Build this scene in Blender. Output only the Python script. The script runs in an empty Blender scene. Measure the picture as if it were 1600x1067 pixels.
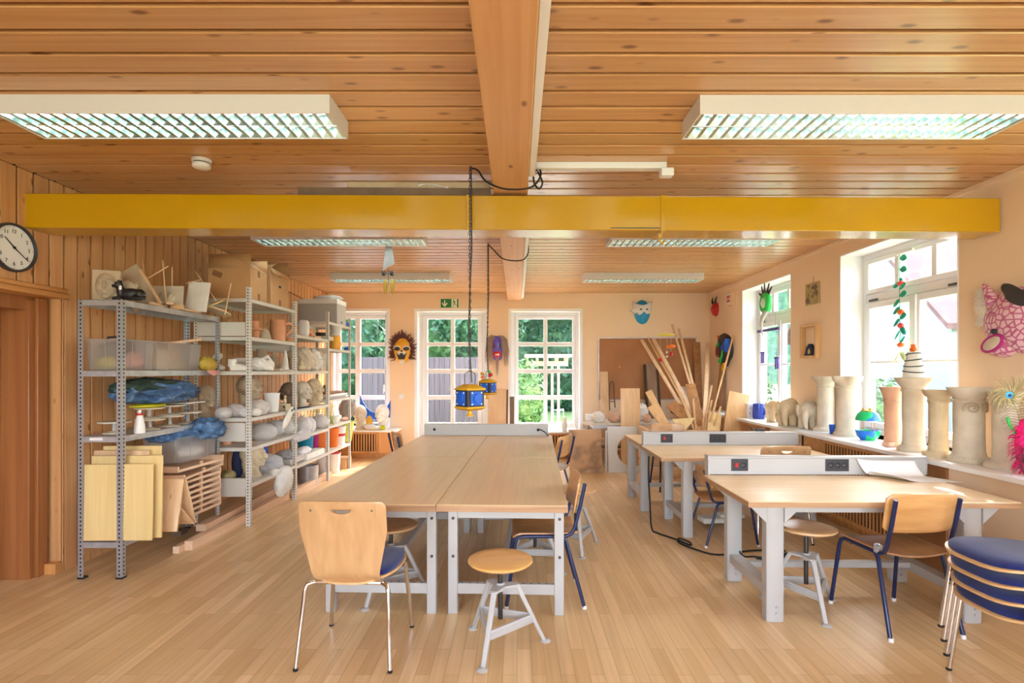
import bpy, math, random
from mathutils import Vector, Matrix, Euler, noise
S = bpy.context.scene
COL = S.collection
R = math.radians
PI = math.pi
# ------------------------------------------------------------------ camera
FPX, VX, VY, EYE = 830.0, 808.0, 579.0, 1.42      # focal length in px, vanishing point of the room, eye height
cd = bpy.data.cameras.new('camera'); cam = bpy.data.objects.new('camera', cd); COL.objects.link(cam)
cam.location = (0, 0, EYE); cam.rotation_euler = (PI/2, 0, 0)
cd.sensor_width = 36; cd.lens = FPX/1600*36
cd.shift_x = -(VX-800)/1600; cd.shift_y = (VY-533.5)/1600
cd.clip_start = 0.05
S.camera = cam
# ------------------------------------------------------------------ view + world
S.view_settings.view_transform = 'Standard'; S.view_settings.look = 'None'
S.view_settings.exposure = 0.70; S.view_settings.gamma = 1.0; S.view_settings.use_curve_mapping = False
W = bpy.data.worlds.new('sky'); S.world = W; W.use_nodes = True
nt = W.node_tree; bg = nt.nodes['Background']
sky = nt.nodes.new('ShaderNodeTexSky'); sky.sky_type = 'NISHITA'; sky.sun_disc = False
sky.sun_elevation = R(44); sky.sun_rotation = R(30); sky.air_density = 1.0; sky.dust_density = 2.5; sky.ozone_density = 1.0
hs = nt.nodes.new('ShaderNodeHueSaturation'); hs.inputs['Saturation'].default_value = 0.75
nt.links.new(sky.outputs[0], hs.inputs['Color']); nt.links.new(hs.outputs[0], bg.inputs[0])
bg.inputs[1].default_value = 2.1
def lamp(name, kind, loc, rot, energy, color=(1,1,1), **kw):
    l = bpy.data.lights.new(name, kind); l.energy = energy; l.color = color
    for k, v in kw.items(): setattr(l, k, v)
    o = bpy.data.objects.new(name, l); COL.objects.link(o); o.location = loc; o.rotation_euler = rot
    return o
sd = Vector((0.50, 0.80, 0.92)).normalized()       # towards the sun: behind and right of the far wall
so = lamp('sun', 'SUN', (6, 14, 12), (0,0,0), 6.0, (1, .97, .92), angle=R(0.6))
so.rotation_euler = sd.to_track_quat('Z', 'Y').to_euler()
# added fill lamps in made-up window openings of the unseen wall behind the camera
for wx in (-2.1, 0.0, 2.1):
    lamp('rear_fill', 'AREA', (wx, -2.33, 1.55), (PI/2, 0, 0), 26, (.93, .97, 1), shape='RECTANGLE', size=1.5, size_y=1.8)
# ------------------------------------------------------------------ pixel -> place helpers (photo pixels, 1600 x 1067)
def P(x, y, Y): return Vector(((x-VX)*Y/FPX, Y, EYE+(VY-y)*Y/FPX))
def F(x, y):
    Y = EYE*FPX/(y-VY); return Vector(((x-VX)*Y/FPX, Y, 0))
# ------------------------------------------------------------------ mesh builder
class MB:
    def __init__(s): s.v = []; s.f = []; s.mi = []
    def add(s, vs, fs, mi=0, M=None):
        b = len(s.v)
        for p in vs:
            p = Vector(p)
            s.v.append(M @ p if M is not None else p)
        for f in fs: s.f.append([b+i for i in f]); s.mi.append(mi)
        return s
    def box(s, c, d, rot=None, mi=0, M=None):
        hx, hy, hz = d[0]/2, d[1]/2, d[2]/2
        E = Euler(rot).to_matrix() if rot else None
        vs = []
        for x in (-hx, hx):
            for y in (-hy, hy):
                for z in (-hz, hz):
                    p = Vector((x, y, z))
                    if E: p = E @ p
                    vs.append(p+Vector(c))
        return s.add(vs, [(0,1,3,2),(4,6,7,5),(0,4,5,1),(2,3,7,6),(0,2,6,4),(1,5,7,3)], mi, M)
    def b2(s, a, b, mi=0, M=None):
        return s.box([(a[i]+b[i])/2 for i in range(3)], [abs(b[i]-a[i]) for i in range(3)], None, mi, M)
    def bar(s, p0, p1, w, h, up=(0,0,1), mi=0, w1=None, h1=None):
        p0 = Vector(p0); p1 = Vector(p1); d = (p1-p0).normalized(); u = Vector(up)
        if abs(d.dot(u)) > .98: u = Vector((0,1,0))
        r = d.cross(u).normalized(); u = r.cross(d)
        w1 = w if w1 is None else w1; h1 = h if h1 is None else h1
        vs = []
        for p, ww, hh in ((p0, w, h), (p1, w1, h1)):
            for a, b in ((-1,-1),(1,-1),(1,1),(-1,1)): vs.append(p+r*a*ww/2+u*b*hh/2)
        return s.add(vs, [(3,2,1,0),(4,5,6,7),(0,1,5,4),(1,2,6,5),(2,3,7,6),(3,0,4,7)], mi)
    def tube(s, pts, r, n=8, closed=False, mi=0):
        pts = [Vector(p) for p in pts]; m = len(pts); vs = []; fs = []
        rr = r if isinstance(r, (list, tuple)) else [r]*m
        prev = None
        for i, p in enumerate(pts):
            if closed: t = pts[(i+1) % m]-pts[i-1]
            else: t = pts[min(i+1, m-1)]-pts[max(i-1, 0)]
            t = t.normalized() if t.length > 1e-9 else Vector((0,0,1))
            if prev is None:
                a = Vector((0,0,1)) if abs(t.z) < .9 else Vector((1,0,0))
                prev = (a-t*a.dot(t)).normalized()
            else:
                q = prev-t*prev.dot(t); prev = q.normalized() if q.length > 1e-6 else prev
            b = t.cross(prev)
            for k in range(n):
                a = 2*PI*k/n; vs.append(p+(prev*math.cos(a)+b*math.sin(a))*rr[i])
        for i in range(m if closed else m-1):
            j = (i+1) % m
            for k in range(n):
                k2 = (k+1) % n; fs.append((i*n+k, i*n+k2, j*n+k2, j*n+k))
        if not closed: fs.append(tuple(range(n-1, -1, -1))); fs.append(tuple((m-1)*n+k for k in range(n)))
        return s.add(vs, fs, mi)
    def lathe(s, prof, n=24, c=(0,0,0), M=None, mi=0, sx=1, sy=1, wob=0, seed=0, loop=False):
        c = Vector(c); vs = []; fs = []; m = len(prof)
        for (r, z) in prof:
            for k in range(n):
                a = 2*PI*k/n; w = 1
                if wob: w = 1+wob*noise.noise(Vector((math.cos(a)*1.3+seed, math.sin(a)*1.3, z*7)))
                vs.append(c+Vector((r*w*math.cos(a)*sx, r*w*math.sin(a)*sy, z)))
        for i in range(m if loop else m-1):
            j = (i+1) % m
            for k in range(n):
                k2 = (k+1) % n; fs.append((i*n+k, i*n+k2, j*n+k2, j*n+k))
        if loop: return s.add(vs, fs, mi, M)
        if prof[0][0] > 1e-6: fs.append(tuple(range(n-1, -1, -1)))
        if prof[-1][0] > 1e-6: fs.append(tuple((m-1)*n+k for k in range(n)))
        return s.add(vs, fs, mi, M)
    def prism(s, poly, d, M=None, mi=0):
        # polygon in local xy, extruded from z=0 to z=d
        n = len(poly); vs = [(x, y, 0) for x, y in poly]+[(x, y, d) for x, y in poly]
        fs = [tuple(range(n-1, -1, -1)), tuple(range(n, 2*n))]+[(i, (i+1) % n, n+(i+1) % n, n+i) for i in range(n)]
        return s.add(vs, fs, mi, M)
    def blob(s, c, r, nu=18, nv=12, amp=0, fr=3, seed=0, M=None, mi=0, flat=None, ridge=False, power=1):
        c = Vector(c); r = Vector(r) if not isinstance(r, (int, float)) else Vector((r, r, r)); vs = []; fs = []
        def pt(u, v):
            d = Vector((math.sin(v)*math.cos(u), math.sin(v)*math.sin(u), math.cos(v)))
            if power != 1: d = Vector([math.copysign(abs(q)**power, q) for q in d])
            k = 1
            if amp:
                q = noise.noise(d*fr+Vector((seed*7.3, seed*3.1, seed)))
                if ridge: q = 1-2*abs(q)
                k += amp*q + amp*.22*noise.noise(d*fr*2.4+Vector((seed, 0, 5)))
            p = Vector((d.x*r.x, d.y*r.y, d.z*r.z))*k
            if flat is not None and p.z < flat: p.z = flat
            return p+c
        vs.append(pt(0, 0))
        for i in range(1, nv):
            for k in range(nu): vs.append(pt(2*PI*k/nu, PI*i/nv))
        vs.append(pt(0, PI)); L = len(vs)-1
        for k in range(nu): fs.append((0, 1+k, 1+(k+1) % nu))
        for i in range(nv-2):
            for k in range(nu):
                a = 1+i*nu; b = a+nu; k2 = (k+1) % nu
                fs.append((a+k, b+k, b+k2, a+k2))
        a = 1+(nv-2)*nu
        for k in range(nu): fs.append((a+k, L, a+(k+1) % nu))
        return s.add(vs, fs, mi, M)
    def sheet(s, fn, nu, nv, mi=0):
        vs = [fn(i/nu, j/nv) for j in range(nv+1) for i in range(nu+1)]
        fs = [(j*(nu+1)+i, j*(nu+1)+i+1, (j+1)*(nu+1)+i+1, (j+1)*(nu+1)+i) for j in range(nv) for i in range(nu)]
        return s.add(vs, fs, mi)
def mk(name, mb, mat, parent=None, org=None, loc=None, rot=None, bevel=0, seg=2, sub=0, solid=0, remesh=0, smooth=40, soff=0, sm=0):
    """links the collected shapes as ONE mesh object; org is subtracted from every vertex"""
    me = bpy.data.meshes.new(name)
    o_ = Vector(org) if org is not None else Vector((0,0,0))
    me.from_pydata([p-o_ for p in mb.v], [], mb.f)
    for m in (mat if isinstance(mat, (list, tuple)) else [mat]): me.materials.append(m)
    if any(mb.mi): me.polygons.foreach_set('material_index', mb.mi)
    me.validate(); me.update()
    me.polygons.foreach_set('use_smooth', [True]*len(me.polygons))
    if smooth < 180: me.set_sharp_from_angle(angle=R(smooth))
    o = bpy.data.objects.new(name, me); COL.objects.link(o)
    if parent: o.parent = parent
    if loc is not None: o.location = loc
    if rot is not None: o.rotation_euler = rot
    if solid: m = o.modifiers.new('t', 'SOLIDIFY'); m.thickness = solid; m.offset = soff
    if bevel:
        m = o.modifiers.new('b', 'BEVEL'); m.width = bevel; m.segments = seg; m.limit_method = 'ANGLE'; m.angle_limit = R(35); m.harden_normals = False
    if remesh:
        m = o.modifiers.new('r', 'REMESH'); m.mode = 'VOXEL'; m.voxel_size = remesh; m.use_smooth_shade = True
        if sm: m = o.modifiers.new('s', 'SMOOTH'); m.factor = .5; m.iterations = sm
    if sub: m = o.modifiers.new('u', 'SUBSURF'); m.levels = sub; m.render_levels = sub
    return o
def tag(o, label, cat, group=None, kind=None):
    o['label'] = label; o['category'] = cat
    if group: o['group'] = group
    if kind: o['kind'] = kind
    return o
def thing(name, label, cat, loc=(0,0,0), rz=0, group=None):
    o = bpy.data.objects.new(name, None); COL.objects.link(o); o.empty_display_size = .1
    o.location = loc; o.rotation_euler = (0, 0, rz)
    return tag(o, label, cat, group)
def one(name, mb, mat, label, cat, group=None, kind=None, **kw):
    """a thing that is one mesh, built in world coordinates; origin at its base"""
    xs = [p.x for p in mb.v]; ys = [p.y for p in mb.v]; zs = [p.z for p in mb.v]
    org = Vector(((min(xs)+max(xs))/2, (min(ys)+max(ys))/2, min(zs)))
    o = mk(name, mb, mat, None, org, org, **kw)
    return tag(o, label, cat, group, kind)
def struct(name, mb, mat, parent=None, **kw):
    o = mk(name, mb, mat, parent, **kw)
    if parent is None: o['kind'] = 'structure'
    return o
def sgroup(name):
    o = bpy.data.objects.new(name, None); COL.objects.link(o); o['kind'] = 'structure'; return o
def dup(root, loc, rz, label, group=None):
    r = root.copy(); COL.objects.link(r); r.location = loc; r.rotation_euler = (0, 0, rz); r['label'] = label
    if group: r['group'] = group
    for ch in list(root.children):
        c = ch.copy(); COL.objects.link(c); c.parent = r
        for g in list(ch.children):
            d = g.copy(); COL.objects.link(d); d.parent = c
    return r
def numeral(body, size, mat, parent=None, M=None, name='numeral', ext=.0006):
    cu = bpy.data.curves.new(name, 'FONT'); cu.body = body; cu.size = size; cu.extrude = ext; cu.align_x = 'CENTER'; cu.align_y = 'CENTER'
    tmp = bpy.data.objects.new('tmp', cu); me = bpy.data.meshes.new_from_object(tmp); bpy.data.objects.remove(tmp)
    me.materials.clear(); me.materials.append(mat)
    o = bpy.data.objects.new(name, me); COL.objects.link(o)
    if parent: o.parent = parent
    if M is not None: o.matrix_local = M
    return o
# ------------------------------------------------------------------ materials
def sr(r, g, b):
    f = lambda c: (c/255/12.92) if c/255 <= .04045 else ((c/255+.055)/1.055)**2.4
    return (f(r), f(g), f(b), 1)
def newmat(name):
    m = bpy.data.materials.new(name); m.use_nodes = True
    n = m.node_tree.nodes; return m, m.node_tree, n['Principled BSDF'], m.node_tree.links
def plain(name, c, rough=.6, metal=0, var=.06, nscale=8, bump=0, bscale=60, coat=0, spec=.5, sheen=0):
    m, t, b, L = newmat(name)
    b.inputs['Roughness'].default_value = rough; b.inputs['Metallic'].default_value = metal
    b.inputs['Specular IOR Level'].default_value = spec
    if coat: b.inputs['Coat Weight'].default_value = coat; b.inputs['Coat Roughness'].default_value = .08
    if sheen: b.inputs['Sheen Weight'].default_value = sheen
    tc = t.nodes.new('ShaderNodeTexCoord')
    if var:
        nz = t.nodes.new('ShaderNodeTexNoise'); nz.inputs['Scale'].default_value = nscale; nz.inputs['Detail'].default_value = 4
        L.new(tc.outputs['Object'], nz.inputs['Vector'])
        r = t.nodes.new('ShaderNodeValToRGB'); L.new(nz.outputs['Fac'], r.inputs[0])
        r.color_ramp.elements[0].position = .3; r.color_ramp.elements[1].position = .7
        r.color_ramp.elements[0].color = [max(0, x*(1-var*2)) for x in c[:3]]+[1]
        r.color_ramp.elements[1].color = [min(1, x*(1+var)) for x in c[:3]]+[1]
        L.new(r.outputs[0], b.inputs['Base Color'])
    else: b.inputs['Base Color'].default_value = c
    if bump:
        n2 = t.nodes.new('ShaderNodeTexNoise'); n2.inputs['Scale'].default_value = bscale; n2.inputs['Detail'].default_value = 5
        L.new(tc.outputs['Object'], n2.inputs['Vector'])
        bp = t.nodes.new('ShaderNodeBump'); bp.inputs['Strength'].default_value = bump; bp.inputs['Distance'].default_value = .004
        L.new(n2.outputs['Fac'], bp.inputs['Height']); L.new(bp.outputs[0], b.inputs['Normal'])
    return m
def wood(name, ca, cb, axis=0, stretch=(1.2, 22), rough=.45, knots=0, kc=None, isl=.0, coat=0, kscale=(2.2, 8.0), grain=.5):
    """long grain along axis (object space); isl = brightness spread from board to board"""
    m, t, b, L = newmat(name); N = t.nodes.new
    tc = N('ShaderNodeTexCoord'); geo = N('ShaderNodeNewGeometry')
    off = N('ShaderNodeVectorMath'); off.operation = 'MULTIPLY_ADD'
    cmb = N('ShaderNodeCombineXYZ')
    for i in range(3): L.new(geo.outputs['Random Per Island'], cmb.inputs[i])
    off.inputs[1].default_value = (17.3, 9.1, 5.7)
    L.new(cmb.outputs[0], off.inputs[0]); L.new(tc.outputs['Object'], off.inputs[2])
    def mapped(sa, sc):
        mp = N('ShaderNodeMapping'); v = [sc, sc, sc]; v[axis] = sa
        mp.inputs['Scale'].default_value = v; L.new(off.outputs[0], mp.inputs[0]); return mp
    n1 = N('ShaderNodeTexNoise'); n1.inputs['Scale'].default_value = 1; n1.inputs['Detail'].default_value = 6; n1.inputs['Distortion'].default_value = .6
    L.new(mapped(*stretch).outputs[0], n1.inputs['Vector'])
    r = N('ShaderNodeValToRGB'); L.new(n1.outputs['Fac'], r.inputs[0])
    r.color_ramp.elements[0].position = .28; r.color_ramp.elements[1].position = .72
    r.color_ramp.elements[0].color = ca; r.color_ramp.elements[1].color = cb
    out = r.outputs[0]
    if knots:
        vo = N('ShaderNodeTexVoronoi'); vo.inputs['Scale'].default_value = 1
        L.new(mapped(*kscale).outputs[0], vo.inputs['Vector'])
        lt = N('ShaderNodeMapRange'); lt.inputs[1].default_value = .07*knots; lt.inputs[2].default_value = .17*knots; lt.inputs[3].default_value = .8; lt.inputs[4].default_value = 0
        L.new(vo.outputs['Distance'], lt.inputs[0])
        sp = N('ShaderNodeSeparateColor'); L.new(vo.outputs['Color'], sp.inputs[0])
        gt = N('ShaderNodeMath'); gt.operation = 'GREATER_THAN'; gt.inputs[1].default_value = .58; L.new(sp.outputs[0], gt.inputs[0])
        mu = N('ShaderNodeMath'); mu.operation = 'MULTIPLY'; L.new(lt.outputs[0], mu.inputs[0]); L.new(gt.outputs[0], mu.inputs[1])
        mx = N('ShaderNodeMix'); mx.data_type = 'RGBA'; L.new(mu.outputs[0], mx.inputs[0]); L.new(out, mx.inputs[6]); mx.inputs[7].default_value = kc or [c*.35 for c in ca[:3]]+[1]
        out = mx.outputs[2]
    if isl:
        h = N('ShaderNodeHueSaturation'); mr = N('ShaderNodeMapRange'); mr.inputs[3].default_value = 1-isl; mr.inputs[4].default_value = 1+isl*.6
        L.new(geo.outputs['Random Per Island'], mr.inputs[0]); L.new(mr.outputs[0], h.inputs['Value']); L.new(out, h.inputs['Color']); out = h.outputs[0]
    L.new(out, b.inputs['Base Color']); b.inputs['Roughness'].default_value = rough
    if coat: b.inputs['Coat Weight'].default_value = coat; b.inputs['Coat Roughness'].default_value = .2
    bp = N('ShaderNodeBump'); bp.inputs['Strength'].default_value = .12*grain; bp.inputs['Distance'].default_value = .003
    L.new(n1.outputs['Fac'], bp.inputs['Height']); L.new(bp.outputs[0], b.inputs['Normal'])
    return m
def glassy(name, tint=(1,1,1,1), refl=.12, haze=0, hazec=(1,1,1,1)):
    m, t, b, L = newmat(name); N = t.nodes.new; t.nodes.remove(b)
    tr = N('ShaderNodeBsdfTransparent'); tr.inputs[0].default_value = tint
    gl = N('ShaderNodeBsdfGlossy'); gl.inputs['Roughness'].default_value = .04
    fr = N('ShaderNodeLayerWeight'); fr.inputs['Blend'].default_value = .2
    mm = N('ShaderNodeMath'); mm.operation = 'MULTIPLY_ADD'; mm.inputs[1].default_value = refl; mm.inputs[2].default_value = 0.0; L.new(fr.outputs['Fresnel'], mm.inputs[0])
    mx = N('ShaderNodeMixShader'); L.new(mm.outputs[0], mx.inputs[0]); L.new(tr.outputs[0], mx.inputs[1]); L.new(gl.outputs[0], mx.inputs[2])
    o = mx.outputs[0]
    if haze:
        df = N('ShaderNodeBsdfTranslucent'); df.inputs[0].default_value = hazec
        d2 = N('ShaderNodeBsdfDiffuse'); d2.inputs[0].default_value = hazec
        ad = N('ShaderNodeMixShader'); ad.inputs[0].default_value = .5; L.new(df.outputs[0], ad.inputs[1]); L.new(d2.outputs[0], ad.inputs[2])
        m2 = N('ShaderNodeMixShader'); m2.inputs[0].default_value = haze; L.new(o, m2.inputs[1]); L.new(ad.outputs[0], m2.inputs[2]); o = m2.outputs[0]
    L.new(o, t.nodes['Material Output'].inputs[0])
    return m
def emit(name, c, s):
    m, t, b, L = newmat(name); b.inputs['Base Color'].default_value = c; b.inputs['Emission Color'].default_value = c; b.inputs['Emission Strength'].default_value = s; return m
def patchy(name, cols, scale=6, rough=.6, metal=0, detail=2, const=True, stretch=None):
    """a few colours in patches (paint, mottled clay, glaze)"""
    m, t, b, L = newmat(name); N = t.nodes.new
    tc = N('ShaderNodeTexCoord'); nz = N('ShaderNodeTexNoise'); nz.inputs['Scale'].default_value = scale; nz.inputs['Detail'].default_value = detail
    if stretch:
        mp = N('ShaderNodeMapping'); mp.inputs['Scale'].default_value = stretch; L.new(tc.outputs['Object'], mp.inputs[0]); L.new(mp.outputs[0], nz.inputs['Vector'])
    else: L.new(tc.outputs['Object'], nz.inputs['Vector'])
    r = N('ShaderNodeValToRGB'); L.new(nz.outputs['Fac'], r.inputs[0]); cr = r.color_ramp
    if const: cr.interpolation = 'CONSTANT'
    n = len(cols)
    while len(cr.elements) < n: cr.elements.new(.5)
    for i, c in enumerate(cols): cr.elements[i].position = .32+.36*i/max(1, n-(0 if const else 1)) if i else 0; cr.elements[i].color = c
    L.new(r.outputs[0], b.inputs['Base Color']); b.inputs['Roughness'].default_value = rough; b.inputs['Metallic'].default_value = metal
    return m
M = {}
M['ceil'] = wood('ceiling_pine', sr(196,139,86), sr(217,167,113), 0, (.8, 34), .34, 1.5, sr(112,62,32), .13, .5, (6, 15))
M['wallpine'] = wood('wall_pine', sr(202,142,88), sr(220,166,112), 2, (.9, 30), .42, 1.5, sr(120,66,34), .11, .10, (7, 16))
M['door'] = wood('door_wood', sr(146,88,46), sr(172,112,64), 2, (.6, 20), .4, 0, None, .05, .1)
M['beam'] = wood('beam_pine', sr(208,150,96), sr(224,172,120), 1, (.6, 20), .5, 1.2, sr(128,74,42), 0, .05, (6, 12))
M['groove'] = plain('groove_shade', sr(44,22,12), .8)  # backing wood, its colour darkened to put shade into the board gaps
M['plaster'] = plain('peach_plaster', sr(242,212,178), .85, 0, .018, 1.5, .12, 140)
M['housing'] = plain('fixture_enamel', sr(224,216,212), .45, 0, .01, 3)
M['white'] = plain('white_paint', sr(240,238,238), .4, 0, .01, 3)
M['reveal'] = plain('white_reveal', sr(244,242,242), .7, 0, .01, 3)
M['rack'] = plain('rack_enamel', sr(214,208,198), .4, 0, .02, 3)
M['bench'] = plain('bench_grey_enamel', sr(182,178,174), .38, 0, .02, 3)
M['galv'] = plain('galvanised_steel', sr(186,186,190), .34, .5, .10, 14)
M['chrome'] = plain('chrome', sr(216,212,206), .12, 1.0, .0)
M['steel'] = plain('dark_steel', sr(82,80,78), .35, .8, .05)
M['yellow'] = plain('yellow_gloss_paint', sr(200,150,0), .24, 0, .03, 1.2, 0, 0, .5)
M['ply'] = wood('table_ply', sr(218,182,136), sr(230,196,150), 1, (1.1, 24), .36, 0, None, .06, .15, grain=.2)
M['plyx'] = wood('bench_ply', sr(224,190,144), sr(234,204,160), 0, (1.1, 22), .42, 0, None, .05, .05, grain=.2)
M['edge'] = wood('ply_edge', sr(160,118,82), sr(196,154,114), 0, (1.5, 60), .5, 0, None, 0)
M['beech'] = wood('beech', sr(206,158,104), sr(224,180,128), 2, (2, 22), .35, 0, None, .0, .2, grain=.2)
M['seatwood'] = wood('brown_seat_ply', sr(148,100,58), sr(186,134,84), 1, (3, 20), .3, 0, None, .0, .3, grain=.2)
M['backwood'] = wood('honey_back_ply', sr(190,134,76), sr(212,158,98), 0, (3, 20), .3, 0, None, .0, .3, grain=.2)
M['stoolwood'] = wood('stool_beech', sr(214,158,86), sr(230,178,108), 0, (3, 16), .32, 0, None, .0, .25, grain=.2)
M['blue_tube'] = plain('blue_enamel', sr(27,38,78), .28, 0, .04)
M['stone'] = plain('grey_stone', sr(164,152,144), .9, 0, .15, 8, .3, 60)
M['bluefab'] = plain('blue_seat_fabric', sr(22,34,98), .95, 0, .1, 40, .3, 400, 0, .3, .3)
M['black'] = plain('black_plastic', sr(34,32,34), .4, 0, .02)
M['rubber'] = plain('black_rubber', sr(22,22,24), .7, 0, .02)
M['clay'] = plain('beige_clay', sr(216,202,180), .85, 0, .07, 10, .3, 70)
M['clay2'] = plain('grey_brown_clay', sr(190,168,140), .88, 0, .08, 10, .3, 70)
M['clay3'] = plain('ochre_clay', sr(214,194,160), .85, 0, .07, 9, .3, 60)
M['darkclay'] = plain('dark_brown_clay', sr(120,98,80), .85, 0, .08, 10, .3, 70)
M['terra'] = plain('terracotta', sr(216,152,112), .85, 0, .05, 8, .2, 80)
M['pinkclay'] = plain('pink_clay', sr(220,172,142), .85, 0, .07, 8, .3, 60)
M['plastr'] = plain('white_plaster_cast', sr(236,230,220), .85, 0, .05, 10, .25, 60)
M['card'] = plain('cardboard', sr(196,150,104), .85, 0, .05, 5, .1, 30)
M['cardin'] = plain('cardboard_inside', sr(140,98,62), .9, 0, .05, 5)
M['paper'] = plain('white_paper', sr(238,234,232), .8, 0, .02)
M['whitep'] = plain('white_plastic', sr(236,232,228), .4, 0, .02)
M['bag'] = glassy('thin_clear_bag', (1,1,1,1), .5, .76, sr(250,248,248))
M['binclear'] = glassy('clear_bin_plastic', (.96,.96,.97,1), .4, .34, sr(232,230,230))
M['glass'] = glassy('window_glass', (.97,.98,.98,1), .15)
M['denim'] = patchy('blue_denim', [sr(44,62,92), sr(74,104,142), sr(112,146,184)], 16, .95, 0, 4, False)
M['greencoat'] = patchy('dark_green_cloth', [sr(22,32,28), sr(44,60,50), sr(72,88,74)], 12, .95, 0, 4, False)
M['pine'] = wood('raw_pine', sr(216,172,124), sr(236,198,152), 0, (1.2, 18), .6, .6, sr(150,96,52), .12)
M['pinez'] = wood('raw_pine_upright', sr(216,174,130), sr(238,202,160), 2, (1.2, 18), .6, .5, sr(140,86,46), .14)
M['piney'] = wood('raw_pine_beam', sr(222,178,140), sr(240,204,170), 1, (1.0, 14), .6, .5, sr(160,104,62), .08)
M['weathered'] = wood('weathered_plank', sr(132,106,86), sr(172,142,116), 2, (1.2, 16), .8)
M['panel'] = wood('pale_panel', sr(222,190,126), sr(234,204,144), 2, (1.5, 30), .55, 0, None, .04)
M['oak'] = wood('radiator_slat_oak', sr(196,132,72), sr(222,160,96), 2, (1.5, 24), .45, 0, None, .08, .1)
M['oakx'] = wood('radiator_frame_oak', sr(196,132,72), sr(222,160,96), 1, (1.5, 24), .45, 0, None, .05, .1)
M['brownpanel'] = plain('brown_hardboard', sr(150,98,58), .6, 0, .06, 4)
M['cork'] = plain('pinboard_brown', sr(176,122,82), .85, 0, .06, 3, .2, 120)
M['sill'] = plain('white_sill', sr(238,234,230), .4, 0, .02, 2)
def solid(name, *c, **k):
    m = plain(name, sr(*c), k.get('rough', .5), k.get('metal', 0), k.get('var', .05), k.get('ns', 10)); return m
M['blue'] = solid('bright_blue', 26,96,206); M['teal'] = solid('teal_plastic', 0,138,170); M['magenta'] = solid('magenta_plastic', 178,24,122)
M['orange'] = solid('orange_plastic', 240,118,28); M['lime'] = solid('lime_plastic', 204,216,88); M['red'] = solid('red_paint', 196,30,34)
M['cyan'] = solid('sky_blue_paint', 30,150,206, rough=.35); M['lion'] = patchy('orange_yellow_paint', [sr(232,168,30), sr(238,178,50), sr(240,150,60)], 14, .4, 0, 2, False)
M['green'] = solid('green_paint', 40,200,80); M['mustard'] = solid('mustard_plastic', 222,168,34); M['charcoal'] = solid('charcoal_plastic', 52,50,54)
M['hotpink'] = solid('hot_pink_fibre', 240,30,120, rough=.9); M['exitgreen'] = solid('exit_green', 18,124,64, var=0); M['cream'] = solid('cream_paint', 244,240,214, var=0)
M['navy'] = solid('navy_cloth', 46,52,84, rough=.9); M['brown'] = solid('brown_fibre', 104,62,58, rough=.9); M['gold'] = solid('gold_cloth', 190,160,60, rough=.5)
M['skinpink'] = solid('pink_cloth', 222,160,146, rough=.8); M['glaze'] = patchy('olive_glaze', [sr(138,120,72), sr(176,158,108)], 8, .25, 0, 3, False)
M['mug'] = plain('royal_blue_glaze', sr(44,74,182), .15, 0, .08, 5); M['yellowcloth'] = solid('yellow_cloth', 214,206,30, rough=.85)
# ------------------------------------------------------------------ the room
XL, XR, YB, ZC, YR = -3.21, 3.26, 8.99, 2.73, -2.2
# floor: parquet strips running away from the camera
def floor_mat():
    m, t, b, L = newmat('oak_parquet'); N = t.nodes.new
    tc = N('ShaderNodeTexCoord'); mp = N('ShaderNodeMapping'); mp.inputs['Rotation'].default_value = (0, 0, PI/2)
    L.new(tc.outputs['Object'], mp.inputs[0])
    br = N('ShaderNodeTexBrick'); br.offset = .37; br.inputs['Scale'].default_value = 1; br.inputs['Brick Width'].default_value = .62; br.inputs['Row Height'].default_value = .068
    br.inputs['Mortar Size'].default_value = .0012; br.inputs['Mortar Smooth'].default_value = .3; br.inputs['Bias'].default_value = 0
    br.inputs['Color1'].default_value = sr(212,174,122); br.inputs['Color2'].default_value = sr(232,198,150); br.inputs['Mortar'].default_value = sr(180,138,92)
    L.new(mp.outputs[0], br.inputs['Vector'])
    m2 = N('ShaderNodeMapping'); m2.inputs['Scale'].default_value = (34, 1.3, 1); L.new(tc.outputs['Object'], m2.inputs[0])
    nz = N('ShaderNodeTexNoise'); nz.inputs['Scale'].default_value = 1; nz.inputs['Detail'].default_value = 6; L.new(m2.outputs[0], nz.inputs['Vector'])
    n3 = N('ShaderNodeTexNoise'); n3.inputs['Scale'].default_value = 1.1; n3.inputs['Detail'].default_value = 3; L.new(tc.outputs['Object'], n3.inputs['Vector'])
    mx = N('ShaderNodeMix'); mx.data_type = 'RGBA'; mx.blend_type = 'MULTIPLY'; mx.inputs[0].default_value = 1
    r = N('ShaderNodeValToRGB'); r.color_ramp.elements[0].position = .25; r.color_ramp.elements[0].color = (.84,.80,.76,1); r.color_ramp.elements[1].position = .7; r.color_ramp.elements[1].color = (1.03,1.03,1.03,1)
    L.new(nz.outputs['Fac'], r.inputs[0]); L.new(br.outputs['Color'], mx.inputs[6]); L.new(r.outputs[0], mx.inputs[7])
    L.new(mx.outputs[2], b.inputs['Base Color'])
    rr = N('ShaderNodeMapRange'); rr.inputs[3].default_value = .26; rr.inputs[4].default_value = .42; L.new(n3.outputs['Fac'], rr.inputs[0]); L.new(rr.outputs[0], b.inputs['Roughness'])
    bp = N('ShaderNodeBump'); bp.inputs['Strength'].default_value = .15; bp.inputs['Distance'].default_value = .002; L.new(br.outputs['Fac'], bp.inputs['Height']); bp.invert = True
    L.new(bp.outputs[0], b.inputs['Normal'])
    return m
struct('floor', MB().b2((-3.62, YR-.1, -.06), (XR+.3, YB+.3, 0)), floor_mat())
m = MB(); y = 2.939-.148*34
while y < YB:
    if y+.148 > YR: m.b2((XL, max(y+.011, YR), ZC), (XR, min(y+.137, YB), ZC+.022))
    y += .148
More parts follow.
